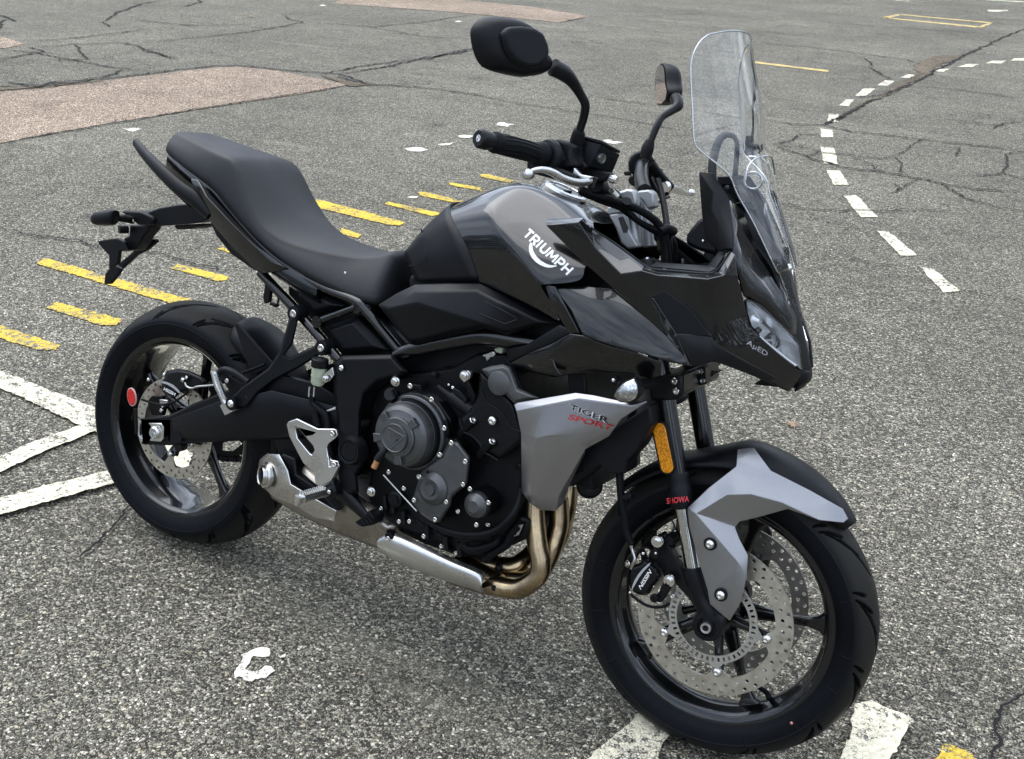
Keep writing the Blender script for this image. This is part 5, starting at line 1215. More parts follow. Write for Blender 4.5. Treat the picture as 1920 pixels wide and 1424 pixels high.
# ------------------------------------------------------------------ seat
def rail_at(key, spec, Xs):
    P = pp(key, spec); P = cat(P, 6); out = []
    for X in Xs:
        best = None
        for a, b in zip(P, P[1:]):
            if (a.x - X) * (b.x - X) <= 0 and abs(b.x - a.x) > 1e-9:
                best = a.lerp(b, (X - a.x) / (b.x - a.x)); break
        if best is None: best = min((P[0], P[-1]), key=lambda p: abs(p.x - X)).copy(); best.x = X
        out.append(best)
    return out
Xs = [-.100, -.085, -.05, .0, .05, .10, .15, .20, .25, .31, .37, .43, .49, .54, .575, .592]
low = rail_at('H', '470,150,-7 482,195,-9.5 560,255,-11 620,310,-11.5 700,360,-12 780,450,-12.5 870,560,-13 960,660,-13.3 1060,750,-13.5 1180,830,-13.5 1320,905,-13.5 1450,965,-13 1570,1015,-12.5 1650,1010,-12 1740,945,-11 1815,870,-9.5', Xs)
cre = rail_at('H', '500,95,-5 530,90,-7 620,130,-8.3 700,168,-9.3 780,205,-10.3 850,235,-10.6 890,320,-11.2 930,440,-11.8 985,550,-12.2 1060,638,-12.2 1200,702,-11.4 1400,757,-10 1550,778,-8 1700,765,-7 1790,750,-6.2', Xs)
# top centre height from the far outline of the seat
top = rail_at('H', '520,74,0 560,72,2 700,95,6 850,140,7.5 1000,185,8.5 1120,238,9 1180,282,9.5 1240,350,9.8 1310,450,9.6 1370,530,9.2 1450,620,8.2 1530,682,7 1620,727,5.5 1700,748,4 1760,738,2 1800,760,0', Xs)
rows = []
for i, X in enumerate(Xs):
    l, c, t = low[i], cre[i], top[i]
    cz = c.z; cy = min(c.y, -.02)
    tz = max(t.z, cz) if i < 5 else (cz * .35 + max(t.z, cz) * .65)
    tz = max(cz + .004, min(tz + .003, cz + .022))
    fade = 0 if 0 < i < len(Xs) - 1 else 1
    ly = l.y
    row = [Vector((X, ly * .86, l.z - .012)), Vector((X, ly, l.z)), Vector((X, (ly * .62 + cy * .38) - .006, l.z * .6 + cz * .4)), Vector((X, cy - .008, cz - .010)), Vector((X, cy + .004, cz + .001)), Vector((X, cy * .5, (cz + tz) / 2 + .004)), Vector((X, 0, tz))]
    if fade: row = [Vector((X, p.y * .82, l.z + (p.z - l.z) * .75 - (0.01 if i else .01))) for p in row]
    rows.append(row + [Vector((p.x, -p.y, p.z)) for p in row[-2::-1]])
first = [Vector((rows[0][0].x - .012 + 0, p.y * .55, rows[0][0].z + (p.z - rows[0][0].z) * .45 + .008)) for p in rows[0]]
last = [Vector((rows[-1][0].x + .006, p.y * .7, rows[-1][0].z + (p.z - rows[-1][0].z) * .6 + .006)) for p in rows[-1]]
seat = grid('seat', [first] + rows + [last], vinyl, bike, nu=3, nv=3, cap=True, smooth=180)
bolt(bp('H', 1468, 862, -.142), .0025, seat, 'button', 'white_speck', whitep)
# ------------------------------------------------------------------ tail
base = []
for i, X in enumerate(Xs[1:12]):
    l = low[i + 1]; base.append([Vector((X, l.y * .9, l.z - .004)), Vector((X, l.y * .96, l.z - .022)), Vector((X, l.y * .85, l.z - .055)), Vector((X, 0, l.z - .075)), Vector((X, -l.y * .85, l.z - .055)), Vector((X, -l.y * .96, l.z - .022)), Vector((X, -l.y * .9, l.z - .004))])
tailb = grid('tail_unit', base, gloss, bike, nu=2, nv=2, cap=True, smooth=40)
tl = pp('H', '615,340,-13.5 655,348,-13.6 760,470,-14 900,620,-14.2 1010,735,-14 1148,835,-13.2 1100,855,-13 1000,865,-13 960,835,-13.5 830,700,-14 720,570,-14.2 640,450,-14.2')
V = dict(zip('abcdefghijkl', tl)); V.update(CV('H', 'm:700,440,-15.5 n:840,590,-16 o:960,710,-15.6 p:1060,805,-14.4'))
tp = cage('tail_panel', V, 'a b m l; b c n m; c d o n; d e f p o; p f g h; m n k l; n o j k; o p i j; p h i', gloss, bike, mirror=False, sub=0, solid=.004, bevel=.004, seg=3, smooth=35); mirrored(tp)
un_ = pp('H', '700,570,-12 830,690,-12.5 940,770,-12.5 1000,865,-12 960,850,-11.5 840,760,-11 760,660,-11')
tp2 = prism('under_tail', [Vector((p.x, -.115, p.z)) for p in un_], .23, satin, bike, bevel=.006)
prism('tail_vent', p2('H', '800,660 860,690 940,770 960,835 900,790 830,720', -.138), .01, satin2, tp2, bevel=.002)
# grab rails
gr_p = [bp('H', x, y, Y / 100) for x, y, Y in ((308, 140, -8), (360, 205, -11), (440, 290, -13.4), (540, 385, -14.6), (630, 452, -14.8), (720, 545, -14.2))]
gr = tube('grab_rail', gr_p, [.0095, .0125, .0150, .0165, .016, .012], satin, bike, n=14, flat=(.75, 1.1)); mirrored(gr)
prism('grab_bridge', [Vector(v) for v in ((-.06, -.11, .93), (.02, -.11, .89), (.02, -.11, .87), (-.06, -.11, .91))], .22, satin, bike, bevel=.006)
# lamp at the tail end, between the rails
prism('tail_lamp', [Vector(v) for v in ((-.115, -.05, .985), (-.06, -.05, .975), (-.05, -.05, .955), (-.10, -.05, .955))], .10, simple('red_lamp_lens', (.25, .005, .005), .15, coat=1), bike, bevel=.006)
# ------------------------------------------------------------------ number plate carrier
arm = layered('plate_carrier', [p2('X', '870,290 1050,215 1310,170 1480,155 1640,290 1700,370 1600,410 1400,435 1050,460 960,440 900,380', -.04), p2('X', '870,290 1050,215 1310,170 1480,155 1640,290 1700,370 1600,410 1400,435 1050,460 960,440 900,380', -.034),
                                [p + Vector((0, .068, .004)) for p in p2('X', '870,290 1050,215 1310,170 1480,155 1640,290 1700,370 1600,410 1400,435 1050,460 960,440 900,380', -.034)]], satin, bike, bevel=.005)
prism('plate_lamp', p2('X', '1255,445 1580,425 1560,465 1480,490 1290,505 1262,480', -.03), .06, satin, arm, bevel=.006)
prism('carrier_head', p2('X', '540,270 580,250 800,262 860,285 960,330 990,380 930,450 760,440 720,400 660,350', -.05), .10, satin, arm, bevel=.006)
def indicator_rear(sg):
    def m(p): return Vector((p.x, p.y * sg, p.z))
    st = tube('rear_indicator', [m(bp('X', x, y, Y / 100)) for x, y, Y in ((700, 380, -5.5), (600, 360, -8), (470, 350, -11))], [.0095, .0085, .0080], rubber, bike, smooth_path=False)
    for k in range(4): lathe('stalk_rib', [(.0085, -.001), (.0100, 0), (.0085, .001)], m(bp('X', 590 + 22 * k, 357 + 2 * k, -.082 + .006 * k)), rubber, st, n=20, axis=(0.2, 1, 0))
    a, b = bp('X', 175, 365, -.125), bp('X', 470, 340, -.125)
    rws = []
    for q_, hh, ww in ((0, .25, .3), (.06, .62, .6), (.25, .88, .9), (.6, 1, 1), (.88, 1.02, .95), (1, .85, .7)):
        c = a.lerp(b, q_) + Vector((0, 0, .0005)); h = .0195 * hh; w = .023 * ww
        rws.append([m(c + Vector((0, w * math.cos(t) * (1 if abs(math.cos(t)) < .8 else .9), h * math.sin(t)))) for t in [2 * math.pi * k / 10 + .3 for k in range(10)]])
    grid('indicator_body', rws, satin, st, nu=3, nv=3, closed_v=True, cap=True, smooth=60)
    bolt(m(bp('X', 700, 382, -.060)), .0050, st, 'socket', axis=None if sg > 0 else (0, 1, 0))
    return st
indicator_rear(1); indicator_rear(-1)
tube('plate_light', [bp('X', 520, 500, -.05), bp('X', 640, 500, -.03)], [.0105, .0105], satin, arm, smooth_path=False)
prism('carrier_strut', p2('X', '660,440 950,450 910,520 840,600 800,680 720,780 640,790 580,780 620,700 570,660 590,610 650,590', -.02), .04, satin, arm, bevel=.004)
lp = [[bp('X', x, y, Y / 100) for x, y in pts] for Y, pts in ((-6.0, ((230, 655), (390, 630), (490, 615), (580, 665), (520, 800), (500, 960), (520, 975), (640, 850), (710, 780), (560, 750), (500, 700), (385, 850), (255, 710))),)]
pw = prism('plate_wing', p2('X', '230,655 430,622 500,618 585,668 640,790 520,790 500,960 380,1030 382,850 250,710', -.045), .012, satin, arm, bevel=.003)
prism('plate_wing', p2('X', '790,650 850,615 1000,628 1025,660 900,770 760,840 540,1040 505,1100 440,1080 505,965 700,800', .03), .012, satin, arm, bevel=.003)
prism('plate_wing', p2('X', '378,1030 460,975 545,1030 500,1110 395,1232 315,1232 330,1100', -.02), .012, satin, arm, bevel=.003)
# connector that hangs under the tail
tube('wire', [bp('H', x, y, -.10) for x, y in ((1035, 890), (1070, 950), (1098, 1000), (1090, 1040), (1055, 1035))], .0022, rubber, bike, n=8)
prism('connector', p2('H', '1025,915 1042,910 1052,960 1045,1025 1020,1035 1012,1000', -.10), .012, satin, bike, bevel=.002)
prism('connector', p2('H', '1050,1025 1095,1040 1085,1055 1045,1040', -.10), .010, satin, bike, bevel=.002)
# ------------------------------------------------------------------ silver side scoops with the model name
V = CV('M', 'a:525,1010,-18.5 b:560,990,-18.6 c:820,945,-19.2 d:1110,895,-20 e:1290,920,-20.6 f:1500,965,-21.4 g:1790,978,-22.5 h:1640,1020,-22.6 i:1145,955,-21 j:840,1010,-20.2 k:550,1070,-19.6')
V.update(CV('D', 'l:205,560,-19.6 m:208,850,-18.2 n:245,900,-18.0 o:300,940,-17.6 p:375,943,-17.4 q:412,905,-17.6 r:440,820,-18.4 s:520,650,-20 t:560,615,-20.6 u:640,575,-21.4 v:700,490,-22.6 w:285,585,-21.6 x:325,575,-21.8 y:520,640,-21.0 z:445,600,-21.6 A:272,860,-20.0 B:385,872,-19.6 C:500,560,-21.6'))
scoop = cage('side_scoop', V, 'a b c d e f g h i j k; k j w l; j i h v C x; j x w; l w A m; m A n; n A o; o A B p; p B q; q B r; r B y s; w x z y B A; x C z; C v u z; z u t y; h g v', silver, bike, mirror=False, sub=0, solid=.004, bevel=.0035, seg=3, smooth=28)
mirrored(scoop)
def on_side(x, y, Y): return bp('D', x, y, Y)
for nm, txt, p0_, p1_, p2_, mm, bo, lf in (('model_lettering', 'TIGER', (437, 441), (634, 517), (445, 412), whitep, .06, .0006), ('model_lettering', 'TIGER', (438, 440), (632, 515), (446, 413), blackp, .030, .0018), ('model_lettering', 'SPORT', (432, 492), (650, 548), (446, 466), redp, .03, .0006)):
    t_ = lettering(nm, txt, bp('D', *p0_, -.225), bp('D', *p1_, -.225), bp('D', *p2_, -.225), mm, scoop, bold=bo, lift=Vector()); project_on(t_, scoop, lift=lf)
# matte ducts behind and below the scoop
prism('radiator_side', p2('D', '520,640 700,510 840,420 850,520 780,640 725,700 722,762 640,765 590,720 440,790', -.165), .06, satin, bike, bevel=.004)
tube('radiator_hose', [bp('D', x, y, -.14) for x, y in ((600, 640), (560, 700), (500, 740), (440, 780))], .02, satin, bike)
hn = lathe('horn', [(0, -.004), (.006, -.005), (.007, .0), (.012, -.002), (.022, -.002), (.0235, -.004), (.0265, -.003), (.027, .006), (.022, .014), (0, .014)], bp('D', 542, 822, -.09), satin2, bike, n=40, axis=(-.55, 1, 0.1), smooth=30)
prism('horn_bracket', p2('D', '470,740 560,740 530,780 480,790', -.09), .01, satin2, bike, bevel=.001)
# ------------------------------------------------------------------ gloss lower and middle fairing
V = CV('G', 'a:48,655,-18.6 b:95,645,-18.4 c:300,664,-18.9 d:520,690,-19.6 e:700,850,-20.6 f:850,985,-21.5 g:940,1090,-22.0 h:1000,1178,-21.6 i:970,1172,-22.0 j:860,1150,-22.6 k:720,1105,-23 l:500,1045,-23 m:320,988,-22.4 n:240,820,-21 o:150,700,-19.8 p:430,830,-21.4 q:700,975,-22.3')
mid = cage('middle_fairing', V, 'a b o; b c p n o; c d p; d e q p; e f q; f g k q; g h i j k; k l q; l m p q; m n p', gloss, bike, mirror=False, sub=0, bevel=.005, seg=3, solid=.004, smooth=24)
mirrored(mid)
# dark blade between tank, side cover and middle fairing
V = CV('T', 'a:1535,700,-19.6 b:1560,685,-19.8 c:1630,700,-20.2 d:1700,830,-20.6 e:1790,1000,-21 f:1720,1000,-20.6 g:1660,900,-20.2')
bl = cage('fairing_blade', V, 'a b c d g; g d e f', gloss, bike, mirror=False, sub=0, solid=.004, bevel=.002); mirrored(bl)
# gloss lower wing with its recess
V = CV('M', 'a:480,615,-16.5 b:700,500,-18 c:900,420,-19.5 d:1060,330,-20.6 e:1180,350,-21.2 f:1400,440,-21.8 g:1700,520,-22.2 h:1920,600,-22.4 i:1920,720,-21 j:1820,760,-20.5 k:1640,710,-19.8 l:1400,700,-19 m:1180,700,-18.5 n:900,745,-17.5 o:700,700,-17 p:520,650,-16.6 '
             'q:850,568,-19.6 r:1250,560,-20.4 s:1640,640,-20.8 t:960,725,-18.2 u:1280,660,-19.2')
lw = cage('lower_fairing', V, 'a b q p; b c d q; q d e r; e f r; f g s r; g h i s; s i j k; q r s k l u t; t u l m n; q t n o p', gloss, bike, mirror=False, sub=0, solid=.004, bevel=.004, seg=3, smooth=35)
mirrored(lw)
prism('wing_strut', p2('M', '850,570 895,575 920,650 975,725 935,730 880,650', -.198), .006, gloss, lw, bevel=.002)
V = CV('M', 'a:480,610,-16.4 b:450,480,-16 c:640,440,-18 d:960,250,-19.6 e:1050,290,-20.4 f:1060,330,-20.5 g:860,430,-19.4 h:700,500,-17.9')
sk_ = cage('tank_skirt', V, 'a b c h; c d g h; d e f g', satin, bike, mirror=False, sub=0, solid=.004, bevel=.003); mirrored(sk_)
# ------------------------------------------------------------------ nose: wing, cockpit rim and headlamp panel
V = CV('G', 'a:82,258,-17.5 a2:95,238,-17.0 b:318,236,-16.5 b2:290,265,-19.6 c:362,300,-16.8 d:545,425,-17.6 e:705,545,-18.2 e2:690,572,-21.3 f:780,575,-18.6 f2:790,600,-21.6 g:1100,600,-19.2 g2:1110,625,-21.5 h:1180,578,-18.8 h2:1215,600,-20.7 i:1262,450,-17.6 i2:1285,470,-18.2 '
             'j:84,285,-19 k:300,500,-19.6 l:520,690,-20.5 m:845,985,-21.2 n:1000,1178,-21.8 o:400,430,-20.3 p:560,590,-21.1 '
             'q:745,745,-21.3 r:830,700,-21.5 s:880,960,-21.0 t:1110,975,-20.4 u:1000,830,-21.1 '
             'v:1150,680,-20.8 w:1300,620,-18.4 x:1335,755,-15.6 y:1370,920,-14.0 y2:1460,1010,-12.0 y3:1552,1092,-9.0 y4:1657,1176,-6.0 A:1060,1150,-20.4 B:1150,1140,-19.8 C:1300,1190,-16 D:1500,1270,-9.5 E:1630,1335,-4.8 F:1700,1232,-4.4 G:1500,1180,-9.6 H:1300,1040,-16.2 I:1180,880,-19.6')
nose = cage('front_fairing', V, 'a a2 b b2; a b2 j; b c o b2; j b2 o k; c d p o; k o p l; d e e2 p; e f f2 e2; p e2 q l; e2 f2 r q; f g g2 f2; f2 g2 u r; g h h2 g2; h i i2 h2; g2 h2 v u; h2 i2 w v; v w x I; u v I t; I x y H; q s m l; m s A n; s t B A; '
            'I H C B t; C H G D; D G F E; H y y2 G; G y2 y3; G y3 y4 F', gloss, bike, mirror=False, sub=0, bevel=.006, seg=3, solid=.003, smooth=24)
prism('air_duct', p2('G', '735,735 830,695 1010,825 1125,985 880,975', -.2165), .02, satin, nose, bevel=.001)
prism('duct_vane', p2('G', '745,745 765,745 905,965 1000,1175 985,1170 870,985', -.2195), .004, gloss, nose, bevel=.001)
mirrored(nose)
# lower sill of the nose, matte
V = CV('G', 'a:905,970,-21.8 b:1110,978,-21.2 c:1200,1060,-19.6 d:1380,1160,-14.2 e:1650,1305,-4.6 f:1620,1338,-4.8 g:1400,1240,-12.8 h:1180,1155,-19.6 i:1130,1150,-20.6 j:1010,1180,-21.9')
sill = cage('nose_sill', V, 'a b i j; b c h i; c d g h; d e f g', satin2, bike, mirror=False, sub=0, solid=.004, bevel=.003); mirrored(sill)
# upper nose: matte panel running up to the screen mount
V = CV('N', 'a:165,72,-11.5 b:250,82,-11.5 c:345,230,-11.8 d:255,200,-13.2 e:240,300,-13.4 f:290,400,-14 g:330,545,-16.5 h:372,545,-17.4 i:375,440,-15.4 j:300,320,-13.6 k:190,380,-11.0 l:205,480,-12.2 m:290,560,-15.5 n:175,200,-11.2')
up = cage('screen_side_panel', V, 'a b c d; a d n; n d e k; k e f l; l f g m; d c j e; e j f; c i j; j i h g f', satin, bike, mirror=False, sub=0, solid=.005, bevel=.003); mirrored(up)
V = CV('N', 'a:345,230,-11.8 b:440,330,-7 c:470,420,-7 d:520,540,-6.6 e:600,650,-5.8 f:680,790,-4.6 g:760,960,-2.0 h:755,1050,-2.6 i:700,960,-5 j:600,830,-9 k:500,720,-12 l:440,840,-14.6 m:372,545,-17.4 n:375,440,-15.2 o:400,480,-12.5 p:470,600,-10.5 q:560,730,-8.5')
V.update(CV('N', 'r:540,900,-10 s:640,1000,-6.6 t:740,1100,-3.2 u:790,1290,-2.6'))
un2 = cage('upper_nose', V, 'a b c o n; n o p k m; c d p o; d e q p; e f i q; p q j k; q i j; f g h i; m k l; k j r l; j i s r; i h t s', gloss, bike, mirror=False, sub=1, allcrease=.4, solid=.004, smooth=60); mirrored(un2)
# centre spine
sp = {}
cent = [(1.262, 1.120), (1.300, 1.085), (1.350, 1.040), (1.402, .990), (1.432, .930), (1.455, .882), (1.476, .836), (1.489, .800), (1.482, .772)]
rws = []
wid = (.060, .068, .068, .060, .048, .034, .028, .026, .03)
for (X, Z), w in zip(cent, wid): rws.append([Vector((X - .006, -w, Z - .002)), Vector((X - .001, -w * .6, Z + .002)), Vector((X + .003, 0, Z + .005)), Vector((X - .001, w * .6, Z + .002)), Vector((X - .006, w, Z - .002))])
spine = grid('nose_spine', rws, satin, bike, nu=2, nv=3, thick=.004, smooth=50)
chin = [Vector(v) for v in ((1.462, -.048, .800), (1.488, -.020, .800), (1.492, .0, .800), (1.488, .020, .800), (1.462, .048, .800), (1.42, .08, .80), (1.42, -.08, .80))]
layered('chin', [[p + Vector((0, 0, .012)) for p in chin], [p + Vector((.003, 0, -.008)) for p in chin], [p + Vector((-.012, 0, -.026)) for p in chin]], satin, bike, bevel=.004)
# headlamps: reflector bowl, projector and lens
lens_o = pp('N', '440,850,-14.2 475,862,-13.2 560,925,-10.8 650,1000,-8 730,1075,-5 770,1130,-3.8 792,1285,-3.4 740,1250,-5.4 640,1170,-8.2 520,1070,-11.4 470,1010,-13 445,930,-14')
def headlamp(sg):
    P = [Vector((p.x + .002, p.y * sg, p.z)) for p in lens_o]; n = len(P)
    c = sum(P, Vector()) / n
    dp = Vector((-.045, .012 * sg, .004))
    vs = P + [c + (p - c) * .72 + dp for p in P]; fs = [[i, (i + 1) % n, n + (i + 1) % n, n + i] for i in range(n)] + [[n + i for i in range(n)]]
    bowl = link('headlamp', mesh_from('headlamp', vs, fs), simple('lamp_reflector_chrome', (.93, .94, .96), .30, .55) if sg > 0 else MATS['lamp_reflector_chrome'], bike, smooth=30)
    bowl.data.materials.append(gloss); bowl.data.polygons[-1].material_index = 1
    for idx, f_ in (((0, 1, 2, 3, 9, 10, 11), .80), ((3, 4, 8, 9), .62)):
        pl_ = [P[i_] for i_ in idx]; cc2 = sum(pl_, Vector()) / len(pl_); q_ = [cc2 + (p - cc2) * f_ + dp * .78 for p in pl_]
        link('lamp_reflector', mesh_from('lamp_reflector', q_ + [cc2 + dp * 1.15], [[k_, (k_ + 1) % len(q_), len(q_)] for k_ in range(len(q_))]), MATS['lamp_reflector_chrome'], bowl, smooth=0)
    tri = geometry.tessellate_polygon([[Vector((p.x * .4 - p.y * sg, p.z, 0)) for p in P]])
    up_ = Vector((.5, -.8 * sg, .3)).normalized()
    vs = [c + (p - c) * 1.02 + up_ * .002 for p in P] + [c + (p - c) * .75 + up_ * .010 for p in P] + [c + up_ * .012]
    fs = [[i, (i + 1) % n, n + (i + 1) % n, n + i] for i in range(n)] + [[n + i, n + (i + 1) % n, 2 * n] for i in range(n)]
    link('headlamp_lens', mesh_from('headlamp_lens', vs, fs), lens_m, bowl, smooth=70)
    for k, (a, b) in enumerate(((.30, .035), (.62, .028))):
        pc = P[0].lerp(P[6], a + .05) + Vector((-.018, .006 * sg, .004))
        lathe('lamp_projector', [(0, -.006), (.006, -.005), (.011, .0), (.013, .004), (.016, .006), (.018, .016), (.012, .026)], pc, MATS['lamp_reflector_chrome'] if k == 0 else lens_m, bowl, n=24, axis=(-.9, .35 * sg, .05))
    tube('running_light', [P[-3] + up_ * .003, P[-4] + up_ * .003, P[-5] + up_ * .003 + Vector((0, 0, .001))], .0022, simple('running_light_white', (.85, .87, .9), .3) if sg > 0 else MATS['running_light_white'], bowl, n=8)
    for k in range(4):
        a = P[7].lerp(P[9], k / 4) + Vector((-.008, .004 * sg, .004)); tube('lamp_rib', [a, a.lerp(P[5], .45) + Vector((-.02, .01 * sg, 0))], .002, MATS['lamp_reflector_chrome'], bowl, n=6)
    tube('lamp_bezel', P + [P[0]], .0028, satin2, bowl, n=8, smooth_path=False)
    return bowl
headlamp(1); headlamp(-1)
t_ = lettering('small_sticker', 'A\u00b5ED', bp('N', 448, 1124, -.18), bp('N', 572, 1200, -.155), bp('N', 462, 1090, -.18), greyp, nose, bold=.01); project_on(t_, nose)
# mirror-image lettering TRIUMPH on the tank, with the sweep under it
ltr = []
def tankp(x, y, Y): return bp('T', x, y, Y)
# ------------------------------------------------------------------ front indicators
def indicator_front(sg):
    def m(p): return Vector((p.x, p.y * sg, p.z))
    a = m(bp('M', 1810, 800, -.17)); b = m(bp('M', 1690, 820, -.225))
    st = tube('front_indicator', [a, b], [.011, .0095], rubber, bike, smooth_path=False)
    pts = p2('M', '1470,930 1490,870 1560,800 1665,755 1695,820 1705,890 1680,950 1620,985 1520,975', -.245)
    pts = [m(p) for p in pts]; out = Vector((.25, -.25 * sg, .0)) * .03
    layered('indicator_body', [inset(pts, -.0015), [p + Vector((.0, .012 * sg, 0)) for p in inset(pts, -.002)], [p + Vector((.006, .035 * sg, 0)) for p in inset(pts, .008)]], satin, st, bevel=.002)
    c = sum(pts, Vector()) / len(pts); n = len(pts)
    vs = [c + (p - c) * .95 + Vector((0, -.001 * sg, 0)) for p in pts] + [c + (p - c) * .7 + Vector((0, -.008 * sg, 0)) for p in pts] + [c + Vector((0, -.011 * sg, 0))]
    fs = [[i, (i + 1) % n, n + (i + 1) % n, n + i] for i in range(n)] + [[n + i, n + (i + 1) % n, 2 * n] for i in range(n)]
    link('indicator_reflector', mesh_from('indicator_reflector', vs, fs), indic_m, st, smooth=70)
    vs2 = [v + Vector((0, -.003 * sg, 0)) for v in vs]
    link('indicator_lens', mesh_from('indicator_lens', vs2, fs), lens_m, st, smooth=70)
    return st
indicator_front(1); indicator_front(-1)
lathe('rubber_grommet', [(0, -.004), (.006, -.004), (.009, 0), (.009, .01), (0, .01)], bp('M', 1470, 775, -.19), satin2, bike, n=20); bolt(bp('M', 1465, 775, -.196), .004, bike, 'button')
# ------------------------------------------------------------------ windscreen
st = []
for (key, x, y, Y), dx, dz in ((('F', 560, 95, -11.0), .034, .020), (('F', 512, 137, -13.0), .048, .020), (('F', 474, 225, -14.3), .064, .018), (('F', 472, 330, -14.6), .072, .015), (('F', 480, 480, -14.8), .080, .012), (('F', 488, 635, -14.8), .082, .008),
                               (('F', 530, 690, -14.2), .074, .006), (('F', 600, 745, -13.2), .056, .006), (('F', 668, 810, -12), .040, .008), (('F', 705, 900, -11), .036, .010), (('F', 790, 1050, -9.2), .026, .012), (('F', 900, 1280, -6.6), .018, .012), (('N', 650, 690, -4.8), .013, .010), (('N', 700, 830, -3.0), .009, .008), (('N', 752, 950, -1.0), .005, .006)):
    r = bp(key, x, y, Y / 100); w = -r.y
    row = []
    for u in (-1, -.93, -.72, -.42, 0, .42, .72, .93, 1):
        f = (1 - abs(u) ** 2.4); row.append(Vector((r.x + dx * f, w * u, r.z + dz * (1 - abs(u) ** 2.6))))
    st.append(row)
screen = grid('windscreen', st, screen_m, bike, nu=4, nv=3, thick=0, smooth=180)
R2 = [cat(r, 4) for r in st]; cols = list(zip(*R2)); cols = [cat(c, 3) for c in cols]
edge = cols[0][::-1] + [c[0] for c in cols][1:] + cols[-1][1:]
tube('screen_edge', edge, .0016, edge_m, screen, n=8, smooth_path=False)
# moulded ridges: the lower fixed screen's upper edge and the adjuster ring
ridge = [bp('F', x, y, Y / 100) for x, y, Y in ((745, 830, -6), (760, 760, -5), (800, 718, -3), (850, 708, 0), (880, 720, 3), (895, 800, 6))]
tube('screen_edge', ridge, .0018, edge_m, screen, n=8)
a1 = [bp('F', 785 + 45 * math.cos(t), 830 + 42 * math.sin(t), -.05) for t in [2 * math.pi * k / 16 for k in range(17)]]
tube('adjuster_ring', a1, .0022, edge_m, screen, n=8)
for (x, y, Y) in ((968, 1262, -1.5), ):
    lathe('screen_fastener', [(0, -.002), (.004, -.0015), (.0052, 0), (.0052, .002)], bp('F', x, y, Y / 100), chrome, screen, n=20, axis=(-.8, .5, -.3))
# adjuster loop behind the screen
lp = [(610, 830, -7), (612, 740, -6.5), (640, 640, -5), (665, 610, -4), (690, 604, -3), (720, 615, -1.6), (735, 660, -.8), (730, 740, .5), (722, 830, 1.5)]
tube('adjuster_handle', [bp('F', x, y, Y / 100) - Vector((.012, 0, 0)) for x, y, Y in lp], .0075, simple('grey_handle_plastic', (.02, .022, .025), .5, spec=.3), bike, flat=(.6, 1.1), n=12)
prism('screen_bracket', p2('F', '600,810 740,805 742,850 612,855', -.03), .012, satin, bike, bevel=.002)
prism('screen_bracket', p2('F', '660,850 690,850 770,975 740,985 700,930 665,915', -.02), .05, satin2, bike, bevel=.003)
prism('vent_rib', p2('F', '665,945 740,935 750,945 680,960', -.03), .06, greyp if 0 else satin2, bike, bevel=.002)
# instrument pod
pod = layered('instrument_pod', [p2('F', '445,1100 510,1020 600,1000 640,1110 600,1210 510,1185 440,1150', -.07), [p + Vector((0, .15, 0)) for p in p2('F', '445,1100 510,1020 600,1000 640,1110 600,1210 510,1185 440,1150', -.07)]], satin, bike, bevel=.008)
prism('instrument_screen', p2('F', '448,1105 508,1030 514,1034 453,1112', -.055), .12, simple('dark_display_glass', (.01, .012, .014), .08, coat=1), pod, bevel=.001)
prism('pod_bracket', p2('F', '540,1180 590,1190 600,1260 560,1240 530,1215', -.06), .05, satin2, pod, bevel=.003)
bolt(bp('F', 532, 1135, -.075), .003, pod, 'button'); bolt(bp('F', 596, 1118, -.10), .005, pod, 'hex', mat=alu)
prism('cockpit_floor', [Vector(v) for v in ((1.06, -.12, .88), (1.10, -.12, .92), (1.20, -.12, .93), (1.30, -.12, .93), (1.30, -.12, .88))], .24, satin, bike, bevel=.006)
V = CV('G', 'a:740,545,-17.2 b:1120,580,-17.6 c:1160,560,-17 d:1225,460,-15.6 e:1190,440,-13.5 f:1110,540,-14 g:930,500,-8 h:780,520,-14')
ck = cage('cockpit_lining', V, 'a b f h; b c f; c d e f', satin, bike, mirror=False, sub=0, solid=.003, bevel=.002); mirrored(ck)
tube('cockpit_rim', [bp('G', x, y, Y / 100) for x, y, Y in ((365, 300, -16.4), (540, 415, -17.2), (700, 535, -17.8), (760, 562, -18), (900, 575, -18.2), (1110, 590, -18.4), (1170, 566, -18.2), (1215, 510, -17.6), (1250, 450, -16.8))], .0032, satin, bike, n=8)
mirrored(bpy.data.objects['cockpit_rim'])
prism('cockpit_post', p2('G', '1150,195 1185,190 1225,440 1190,455', -.135), .012, satin2, bike, bevel=.003)
